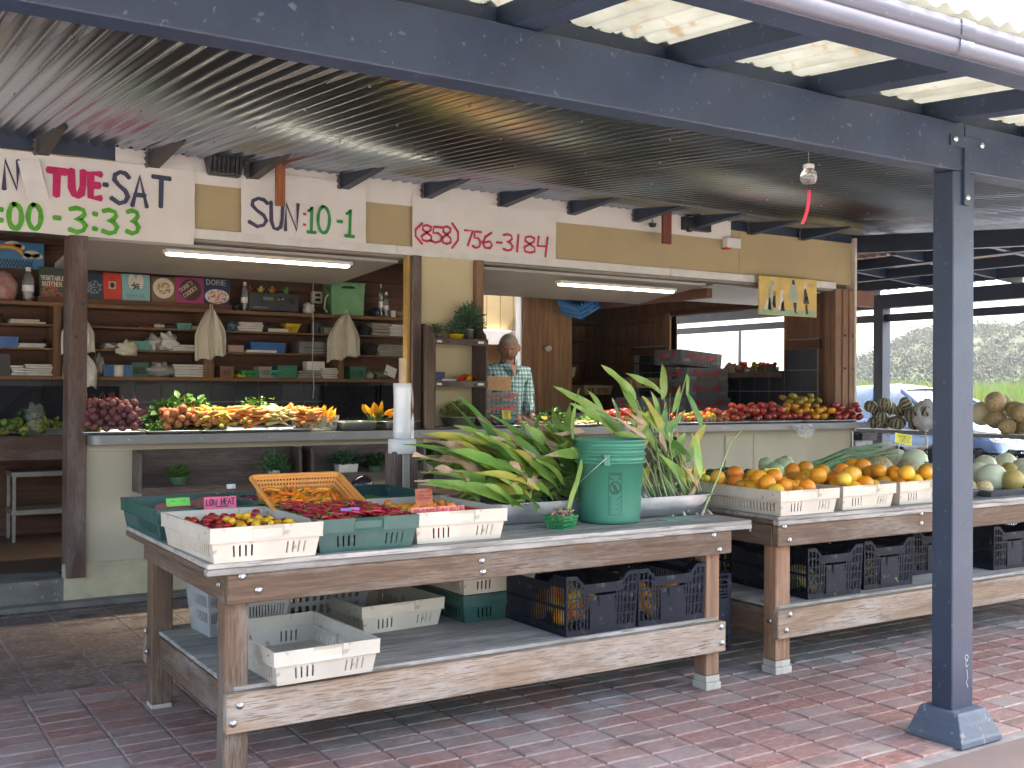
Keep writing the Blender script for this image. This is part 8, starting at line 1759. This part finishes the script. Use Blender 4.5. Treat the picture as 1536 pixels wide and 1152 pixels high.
# ================================================================ THE MAN
def skin(name, joints, edges, mats, parent, sub=2):
    """joints {name: ((x,y,z), radius or (rx,ry))}"""
    ks = list(joints); me = bpy.data.meshes.new(name); me.from_pydata([joints[k][0] for k in ks], [(ks.index(a), ks.index(b_)) for a, b_ in edges], [])
    o = link(name, me, parent); md = o.modifiers.new('skin', 'SKIN'); md.use_smooth_shade = True
    for i, k in enumerate(ks):
        r = joints[k][1]; me.skin_vertices[0].data[i].radius = r if isinstance(r, tuple) else (r, r)
    me.skin_vertices[0].data[0].use_root = True
    s_ = o.modifiers.new('sub', 'SUBSURF'); s_.levels = sub; s_.render_levels = sub
    me.materials.append(mats)
    return o
mx = px(759, 540, Y=8.15).x; MAN = T('person', 'grey haired man in a blue and white checked shirt looking down behind the counter', 'person', (mx, 8.15, .17))
SK = mat('skin', (.28, .155, .115), .5, col2=(.22, .115, .085), scale=12, bump=.1, bs=60, sss=.1)
def shirt_mat():
    m, t, b = nodes('checked_shirt'); co = N(t, 'ShaderNodeTexCoord').outputs['Object']; sx = N(t, 'ShaderNodeSeparateXYZ')
    nz = N(t, 'ShaderNodeTexNoise'); nz.inputs['Scale'].default_value = 4; t.links.new(co, nz.inputs['Vector']); vm = N(t, 'ShaderNodeVectorMath', operation='MULTIPLY_ADD'); vm.inputs[1].default_value = (.03, .03, .03); t.links.new(nz.outputs[1], vm.inputs[0]); t.links.new(co, vm.inputs[2]); t.links.new(vm.outputs[0], sx.inputs[0])
    c = (.32, .46, .50)
    def band(src, period, duty, off=0):
        a = N(t, 'ShaderNodeMath', operation='MULTIPLY_ADD'); a.inputs[1].default_value = 1/period; a.inputs[2].default_value = off+50; t.links.new(src, a.inputs[0]); f = N(t, 'ShaderNodeMath', operation='FRACT'); t.links.new(a.outputs[0], f.inputs[0]); g = N(t, 'ShaderNodeMath', operation='LESS_THAN'); g.inputs[1].default_value = duty; t.links.new(f.outputs[0], g.inputs[0]); return g.outputs[0]
    def half(f): q = N(t, 'ShaderNodeMath', operation='MULTIPLY'); q.inputs[1].default_value = .62; t.links.new(f, q.inputs[0]); return q.outputs[0]
    col = mix(t, half(band(sx.outputs[0], .036, .5)), c, (.015, .09, .16)); col = mix(t, half(band(sx.outputs[2], .036, .5)), col, (.015, .09, .16)); col = mix(t, half(band(sx.outputs[0], .072, .12, .3)), col, (.02, .05, .09)); col = mix(t, half(band(sx.outputs[2], .072, .12, .3)), col, (.02, .05, .09))
    t.links.new(col, b.inputs['Base Color']); b.inputs['Roughness'].default_value = .85; return m
SHM = shirt_mat()
J = {'pelvis': ((0, 0, .95), (.15, .11)), 'waist': ((0, 0, 1.08), (.13, .10)), 'chest': ((0, -.005, 1.26), (.14, .10)), 'upper': ((0, 0, 1.37), (.10, .08)), 'neck': ((0, -.01, 1.475), .060), 'head0': ((0, -.03, 1.56), .06),
     'ls': ((-.165, 0, 1.36), .050), 'le': ((-.25, -.02, 1.13), .042), 'lw': ((-.20, -.20, .98), .030), 'lh': ((-.18, -.26, .965), (.022, .036)),
     'rs': ((.165, 0, 1.36), .050), 're': ((.215, -.01, 1.12), .042), 'rw': ((.225, -.13, .93), .031), 'rh': ((.215, -.18, .90), (.022, .036)),
     'lhip': ((-.095, 0, .88), .09), 'lk': ((-.10, -.02, .48), .058), 'la': ((-.10, .02, .09), .042), 'lf': ((-.11, -.10, .045), .04), 'rhip': ((.095, 0, .88), .09), 'rk': ((.10, -.02, .48), .058), 'ra': ((.10, .02, .09), .042), 'rf': ((.11, -.10, .045), .04)}
E_ = [('pelvis', 'waist'), ('waist', 'chest'), ('chest', 'upper'), ('upper', 'neck'), ('neck', 'head0'), ('upper', 'ls'), ('ls', 'le'), ('le', 'lw'), ('lw', 'lh'), ('upper', 'rs'), ('rs', 're'), ('re', 'rw'), ('rw', 'rh'), ('pelvis', 'lhip'), ('lhip', 'lk'), ('lk', 'la'), ('la', 'lf'), ('pelvis', 'rhip'), ('rhip', 'rk'), ('rk', 'ra'), ('ra', 'rf')]
body = skin('body', J, E_, SK, MAN)
# fingers rooted in the palms, head with a face; all joined to the body mesh
dg = bpy.context.evaluated_depsgraph_get(); bme = bpy.data.meshes.new_from_object(body.evaluated_get(dg)); bm = bmesh.new(); bm.from_mesh(bme)
ex = MB(); ex.smooth = True
for hx, base, w_ in ((-1, Vector((-.18, -.26, .965)), Vector((-.20, -.20, .98))), (1, Vector((.215, -.18, .90)), Vector((.225, -.13, .93)))):
    d = (base-w_).normalized(); sd_ = Vector((1, 0, 0)); 
    for k, L in enumerate((.062, .074, .070, .055)):
        o_ = base+sd_*(k-1.5)*.0185*hx+d*.005; a_ = o_+d*L*.5+Vector((0, 0, -.004)); b_ = a_+d*L*.3+Vector((0, 0, -.018)); c = b_+d*L*.15+Vector((0, 0, -.018)); ex.tube([o_, a_, b_, c], [.0095, .009, .0085, .006], 8)
    th0 = w_-sd_*hx*.018; th1 = th0+d*.035-sd_*hx*.025; th2 = th1+d*.032-sd_*hx*.004+Vector((0, 0, -.012)); ex.tube([th0, th1, th2], [.013, .0105, .008], 8)
def headfn(p):
    q = 1.0; x, y, z = p.x, p.y, p.z   # face towards -y
    if y < 0:
        q += .20*math.exp(-((x/.11)**2+((z+.10)/.20)**2))*(-y)          # nose
        q -= .07*math.exp(-(((abs(x)-.36)/.17)**2+((z-.10)/.10)**2))        # sockets
        q += .035*math.exp(-(((z-.27)/.09)**2+(x/.6)**2))                   # brow
        q += .04*math.exp(-((x/.30)**2+((z+.47)/.07)**2))+.03*math.exp(-((x/.26)**2+((z+.36)/.05)**2)) # lips
        q -= .03*math.exp(-((x/.33)**2+((z+.415)/.025)**2))
        q += .06*math.exp(-((x/.28)**2+((z+.78)/.18)**2))                  # chin
    q -= .16*max(0, -z-.15)*(1 if y > -.2 else .45)
    return q
hm = MB(); hm.smooth = True; hm.ball((0, 0, 0), (.090, .100, .122), 48, 36, fn=headfn)
for s_ in (-1, 1):
    hm.ball((s_*.094, .012, -.005), (.013, .022, .034), 12, 8, fn=lambda p: 1+.1*noise.noise(p*3))
HM = TR(0, -.045, 1.605) @ Matrix.Rotation(R(-30), 4, 'Z') @ Matrix.Rotation(R(20), 4, 'X')
for m_ in (ex,): 
    for p in m_.v: pass
def addto(mb2, M=None):
    vs2 = [bm.verts.new((M @ Vector(p)) if M else Vector(p)) for p in mb2.v]
    for f in mb2.f:
        try: q_ = bm.faces.new([vs2[i] for i in f]); q_.smooth = True
        except ValueError: pass
addto(ex); addto(hm, HM)
nm = bpy.data.meshes.new('body'); bm.to_mesh(nm); bm.free(); nm.materials.append(SK) if not nm.materials else None
bpy.data.objects.remove(body); body = link('body', nm, MAN)
rm = body.modifiers.new('join', 'REMESH'); rm.mode = 'VOXEL'; rm.voxel_size = .0055; rm.use_smooth_shade = True
# hair, brows, eyes
HR = mat('grey_hair', (.36, .34, .32), .8, col2=(.20, .19, .18), scale=60, stretch=(1, 1, .25), bump=.6, bs=120)
hh = MB(); hh.smooth = True
def hairfn(p):
    line = .36-.5*max(0, p.y)+(.10 if p.y < -.5 else 0)+.06*noise.noise(p*5); k = 1/(1+math.exp(-(p.z-(.56 if p.y < -.2 else .56-1.1*(p.y+.2)))*22)); return (.90+.15*k)*(1+.02*noise.noise(p*9))
hh.ball((0, 0, 0), (.090, .100, .122), 44, 32, fn=hairfn); hh.v = [tuple(HM @ Vector(p)) for p in hh.v]; P('hair', hh, HR, MAN)
for s_ in (-1, 1):
    e = MB(); e.smooth = True; e.ball(tuple(HM @ Vector((s_*.029, -.086, .008))), (.012, .009, .006), 12, 8); P('eye', e, mat('eye_dark', (.06, .045, .04), .3), MAN)
    e = MB(); e.smooth = True; e.tube([tuple(HM @ Vector((s_*a_, -b_, z_))) for a_, b_, z_ in ((.014, .097, .030), (.028, .095, .036), (.044, .085, .031))], .0038, 6); P('eyebrow', e, HR, MAN)
e = MB(); e.smooth = True; e.tube([tuple(HM @ Vector(q_)) for q_ in ((-.022, -.092, -.050), (0, -.100, -.048), (.022, -.092, -.050))], .0032, 6); P('mouth', e, mat('lip', (.16, .06, .05), .5), MAN)
# shirt, trousers, belt, shoes
JS = {'pelvis': ((0, 0, .96), (.165, .125)), 'waist': ((0, 0, 1.06), (.168, .130)), 'chest': ((0, -.005, 1.27), (.180, .130)), 'upper': ((0, 0, 1.40), (.165, .115)), 'collar': ((0, -.003, 1.455), (.078, .075)),
      'ls': ((-.19, 0, 1.385), .086), 'le': ((-.255, -.02, 1.13), .066), 'lw': ((-.222, -.12, 1.03), .058), 'rs': ((.19, 0, 1.385), .086), 're': ((.222, -.01, 1.12), .062), 'rw': ((.218, -.08, .995), .056)}
sh = skin('shirt', JS, [('pelvis', 'waist'), ('waist', 'chest'), ('chest', 'upper'), ('upper', 'collar'), ('upper', 'ls'), ('ls', 'le'), ('le', 'lw'), ('upper', 'rs'), ('rs', 're'), ('re', 'rw')], SHM, MAN, 3)
tx = bpy.data.textures.new('folds', 'CLOUDS'); tx.noise_scale = .09; dm_ = sh.modifiers.new('folds', 'DISPLACE'); dm_.texture = tx; dm_.strength = .035; dm_.mid_level = .5
co_ = MB(); co_.smooth = True
for s_ in (-1, 1): co_.add([(s_*.004, -.120, 1.375), (s_*.030, -.112, 1.455), (s_*.075, -.06, 1.500), (s_*.088, -.04, 1.465), (s_*.070, -.118, 1.395)], [(0, 1, 4), (1, 2, 3, 4)])
o = P('collar', co_, SHM, MAN); q_ = o.modifiers.new('thick', 'SOLIDIFY'); q_.thickness = .006
v_ = MB(); v_.add([(-.028, -.131, 1.45), (.028, -.131, 1.45), (.004, -.145, 1.33)], [(0, 1, 2)]); P('open_neck', v_, SK, MAN)
P('placket', MB().tube([(.002, -.142, 1.33), (.006, -.150, 1.2), (.004, -.150, 1.05)], .006, 6), SHM, MAN)
JT = {'pelvis': ((0, 0, .93), (.158, .120)), 'lhip': ((-.095, 0, .86), .105), 'lk': ((-.10, -.02, .48), .075), 'la': ((-.10, .02, .10), .06), 'rhip': ((.095, 0, .86), .105), 'rk': ((.10, -.02, .48), .075), 'ra': ((.10, .02, .10), .06)}
skin('trousers', JT, [('pelvis', 'lhip'), ('lhip', 'lk'), ('lk', 'la'), ('pelvis', 'rhip'), ('rhip', 'rk'), ('rk', 'ra')], mat('jeans', (.06, .08, .13), .8), MAN)
mb = MB(); mb.lathe([(.168, .925), (.168, .962)], 24, sx=1, sy=.76); P('belt', mb, BLK, MAN)

# ================================================================ MELON RACK AND CARS
RX = 9.2; RKK = T('melon_rack', 'metal wire shelf rack of melons under the side canopy', 'rack', (RX, 7.0, 0)); zr1 = px(1340, 645, X=RX-.18).z; WIRE = mat('rack_wire', (.30, .30, .31), .4, .7)
for z_ in (zr1, zr1-.42, zr1-.84 if zr1 > .9 else .1):
    PW('shelf_edge', BX(RX-.22, RX-.20, 5.3, 8.1, z_-.035, z_), WIRE, RKK, .002); PW('shelf_edge', BX(RX+.20, RX+.22, 5.3, 8.1, z_-.035, z_), WIRE, RKK, .002)
    mb = MB()
    for k in range(70): mb.box(RX-.20, RX+.20, 5.31+k*.04, 5.316+k*.04, z_-.008, z_-.002)
    o = PW('shelf_wires', mb, WIRE, RKK); o['kind'] = 'stuff'
    mb = MB()
    pts = [(RX-.211, 5.3+k*.05, z_-.035-(.025 if k % 2 else 0)) for k in range(57)]; mb.tube(pts, .003, 4); PW('truss_wire', mb, WIRE, RKK)
for x_ in (RX-.21, RX+.21):
    for y_ in (5.35, 6.7, 8.05): PW('pole', MB().tube([(x_, y_, 0), (x_, y_, zr1+.02)], .0125, 8), mat('rack_pole', (.55, .55, .56), .35, .8), RKK)
heap('striped_melon', CHM, 'ribbed striped melon on the left part of the wire rack', 'melon', 'striped melons on the rack', 17, .076, rect(RX-.02, 7.13, .10, .34), zr1+.0, [], r0=.075, k=.05, c=(RX, 7.2), orient='up')
heap('netted_melon', NM, 'brown netted melon on the right part of the wire rack', 'melon', 'netted melons on the rack', 17, .083, rect(RX-.02, 5.72, .12, .34), zr1, [], k=.15, c=(RX, 5.7))
put('honeydew_melon', HM_ := HM if False else [round_fruit('honeydew_melon', HON, r=.09, sq=1.1)][0], 'smooth pale melon standing on the rack just right of the post', 'melon', 1473, 620, X=RX, s_=1.25)
t = T('white_bag', 'white plastic bag on the rack behind the blue post', 'bag', (RX-.05, px(1391, 640, X=RX-.05).y, zr1)); mb = MB(); mb.smooth = True; mb.ball((0, 0, .13), (.12, .13, .17), 26, 16, fn=lambda p: 1+.35*noise.noise(p*2.4)+.12*noise.noise(p*7)); mb.v = [(x, y, max(0, z)) for x, y, z in mb.v]; P('film', mb, mat('white_film', (.74, .76, .80), .35), t)
zr2 = zr1-.42
cr = black_crate('red_crate', 'dark red lattice crate on the lower rack shelf behind the yellow card', mat('dark_red_crate_plastic', (.20, .022, .04), .45), (RX, 7.25, zr2), R(90), W=.36, D=.55, H=.24)
for y_, lab in ((6.78, 'black crate beside the red one on the lower rack shelf'), (6.3, 'black crate behind the post on the lower rack shelf'), (5.85, 'black crate right of the post on the lower rack shelf'), (5.45, 'black crate at the right end of the lower rack shelf')): dup(k1, (RX, y_, zr2), R(90), lab)
t = T('grey_bench', 'small grey metal bench behind the end of the counter', 'bench', (8.95, 7.75, 0)); PW('top', BX(8.8, 9.05, 7.4, 8.3, .86, .89), WIRE, t); [PW('leg', BX(x_, x_+.025, y_, y_+.025, 0, .859), WIRE, t) for x_ in (8.81, 9.02) for y_ in (7.42, 8.25)]
for i in range(2): tub('dark blue tub %s' % ('on the grey bench behind the counter end' if i == 0 else 'further back on the grey bench'), 1284, 655-0, 1308, 670, mat('navy_tub', (.02, .03, .06), .5), Y=7.6+.25*i, z=.89, name='navy_tub')
# cars
def car(label, loc, rz, L, H_, Wd, paint, group=None):
    t = T('parked_car', label, 'car', loc, rz, group); h = L/2; k = H_/1.45
    prof = [(-h, .35), (-h+.02, .62), (-h+.12, .80), (-h+.55, .92), (-h+1.05, .97), (-.62*h+.55, 1.18), (-.28*h+.15, 1.38), (.02*h, 1.45), (.28*h, 1.42), (.55*h, 1.22), (.70*h, 1.04), (.80*h, 1.00), (.96*h, .96), (h, .80), (h, .45), (h-.1, .30)]
    prof = [(x, z*k) for x, z in prof]; sec = [(-1, 0), (-.97, .0), (-.80, 0), (0, 0), (.80, 0), (.97, 0), (1, 0)]
    mb = MB(); mb.smooth = True; zb2 = .28*k
    low = [(x, min(z, .98*k)) for x, z in prof]
    rings = []
    for (x, z) in low:
        bel = 1-.10*abs(x/h)**3; W2 = Wd/2*bel; rings.append([(x, -W2*.94, zb2), (x, -W2, max(zb2+.02, z*.55)), (x, -W2*.97, max(zb2+.03, z*.88)), (x, -W2*.86, z), (x, 0, z+.02), (x, W2*.86, z), (x, W2*.97, max(zb2+.03, z*.88)), (x, W2, max(zb2+.02, z*.55)), (x, W2*.94, zb2)])
    n = 9; vv = [p for r in rings for p in r]; ff = [(i*n+j, i*n+j+1, (i+1)*n+j+1, (i+1)*n+j) for i in range(len(rings)-1) for j in range(n-1)]+[tuple(range(n))[::-1], tuple(range((len(rings)-1)*n, len(rings)*n))]
    mb.add(vv, ff); P('body', mb, paint, t)
    up = [(x, z) for x, z in prof if z > 1.0*k-.001 and x < .72*h]; up = [(-h+1.0, .965*k)]+up+[(.74*h, .985*k)]
    g = MB(); g.smooth = True; rings = []
    for (x, z) in up: f = (z-.96*k)/(.49*k); W2 = Wd/2*(.90-.20*f); rings.append([(x, -Wd/2*.88, .96*k), (x, -W2, z-.03*f), (x, -W2*.8, z), (x, 0, z+.015), (x, W2*.8, z), (x, W2, z-.03*f), (x, Wd/2*.88, .96*k)])
    n = 7; g.add([p for r in rings for p in r], [(i*n+j, i*n+j+1, (i+1)*n+j+1, (i+1)*n+j) for i in range(len(rings)-1) for j in range(n-1)]); P('glasshouse', g, mat('car_glass', (.08, .10, .11), .05, spec=.9, coat=1), t)
    r = MB(); r.smooth = True; rf = [(x, z) for x, z in up if z > 1.33*k]; ring2 = []
    for (x, z) in rf: ring2.append([(x, -Wd/2*.60, z-.0), (x, -Wd/2*.5, z+.018), (x, 0, z+.035), (x, Wd/2*.5, z+.018), (x, Wd/2*.60, z)])
    r.add([p for q_ in ring2 for p in q_], [(i*5+j, i*5+j+1, (i+1)*5+j+1, (i+1)*5+j) for i in range(len(ring2)-1) for j in range(4)]); P('roof', r, paint, t)
    for s_ in (-1, 1):
        for (x0, z0_, x1, z1_2) in ((-h+1.0, .96*k, -.28*h+.15, 1.39*k), (.74*h, .98*k, .28*h, 1.43*k), (-.05, .96*k, .0, 1.44*k)):
            P('pillar', MB().tube([(x0, s_*Wd/2*.885, z0_), ((x0+x1)/2, s_*Wd/2*.81, (z0_+z1_2)/2+.03), (x1, s_*Wd/2*.66, z1_2)], .035, 6), paint, t)
        P('mirror', MB().ball((-.42*h, s_*(Wd/2+.06), 1.0*k), (.07, .08, .06), 12, 8), paint, t)
        P('door_line', MB().box(-.02, -.012, s_*Wd/2*.985-.004, s_*Wd/2*.985+.004, .4*k, .93*k), BLK, t)
        for x_ in (-.62*h, .60*h):
            w_ = link('wheel', MB().lathe([(.20, -.1), (.31, -.095), (.33, -.06), (.33, .06), (.31, .095), (.20, .1)], 24).mesh('wheel', mat('tyre', (.02, .02, .02), .8)), t, (x_, s_*(Wd/2-.10), .33), (R(90), 0, 0)); q2_ = link('rim', MB().lathe([(.05, -.105), (.2, -.1), (.2, .1), (.05, .105)], 16).mesh('rim', STEEL), w_)
    for s_ in (-1, 1): P('headlight', MB().ball((-h+.12, s_*Wd*.36, .72*k), (.12, .16, .07), 12, 8), mat('lamp_glass', (.7, .72, .75), .1), t); P('tail_light', MB().ball((h-.06, s_*Wd*.38, .82*k), (.07, .14, .07), 12, 8), mat('lamp_red', (.4, .02, .02), .2), t)
    return t
BLUEC = mat('pale_blue_car_paint', (.07, .11, .18), .2, col2=(.065, .10, .17), coat=.8, metal=.3, scale=2); WHC = mat('white_van_paint', (.40, .46, .50), .25, coat=.6, scale=2)
p = px(1440, 600, X=14.5)
car('blue grey car parked side on behind the melon rack', (14.4, p.y+1.0, -.01), R(90+0), 4.5, 1.50, 1.78, BLUEC)
p = px(1290, 600, X=15.5); car('white car parked further back beyond the side canopy', (15.6, p.y+1.4, -.01), R(84), 4.4, 1.55, 1.8, WHC)
# pole and young tree outside the side window
def opole(label, x_, yt, X, r=.05):
    a = px(x_, yt, X=X); t = T('pole', label, 'pole', (a.x, a.y, -.03)); P('shaft', MB().tube([(0, 0, 0), (0, 0, a.z+.03)], [r, r*.7], 10), mat('dark_pole', (.05, .05, .055), .6), t)
opole('thin dark pole outside the side window', 1110, 495, 22, .07)
b2_ = px(1167, 470, X=11.0)

# haze between the stand and the hills
hz = MB(); hz.box(-360, 640, -130, 630, -1.9, 38); hm_ = bpy.data.materials.new('haze'); hm_.use_nodes = True; ht = hm_.node_tree; ht.nodes.clear()
ho = ht.nodes.new('ShaderNodeOutputMaterial'); hv = ht.nodes.new('ShaderNodeVolumePrincipled'); hv.inputs['Density'].default_value = .00025; hv.inputs['Color'].default_value = (.93, .96, 1, 1); hv.inputs['Anisotropy'].default_value = .3
ht.links.new(hv.outputs[0], ho.inputs['Volume']); o = link('haze', hz.mesh('haze', hm_)); o['kind'] = 'stuff'

# small litter on the paving
for k in range(26):
    x_, y_ = random.uniform(.4, 5.5), random.uniform(2.9, 6.5); mb = MB(); mb.smooth = True; L_ = random.uniform(.012, .04)
    mb.leaf((0, 0, 0), (1, .2, .1), (0, 0, 1), L_, L_*random.uniform(.12, .5), .3, 4, .1)
    TM('leaf_scrap', mb, [LG[3], PALE, LG[1]][k % 3], 'tiny dry leaf scrap lying on the paving', 'leaf', (x_, y_, .004), (0, 0, random.uniform(0, 6)), 'leaf scraps on the paving')
# alike neighbours told apart by their place
ORD = ['first', 'second', 'third', 'fourth', 'fifth', 'sixth', 'seventh', 'eighth', 'ninth', 'tenth', 'eleventh', 'twelfth', 'thirteenth', 'fourteenth', 'fifteenth', 'sixteenth', 'seventeenth', 'eighteenth', 'nineteenth', 'twentieth']
gr = {}
bpy.context.view_layer.update()
for o in S.objects:
    if o.parent is None and 'group' in o and 'label' in o: gr.setdefault((o['group'], o['label']), []).append(o)
for (g_, l_), os_ in gr.items():
    if 2 <= len(os_) <= 20 and len(l_.split()) <= 12:
        def sx_(o): d = o.matrix_world.translation-CAMP; return d.dot(RT)/d.dot(FW)
        for n_, o in enumerate(sorted(os_, key=sx_)): o['label'] = l_+', '+ORD[n_]+' from the left'
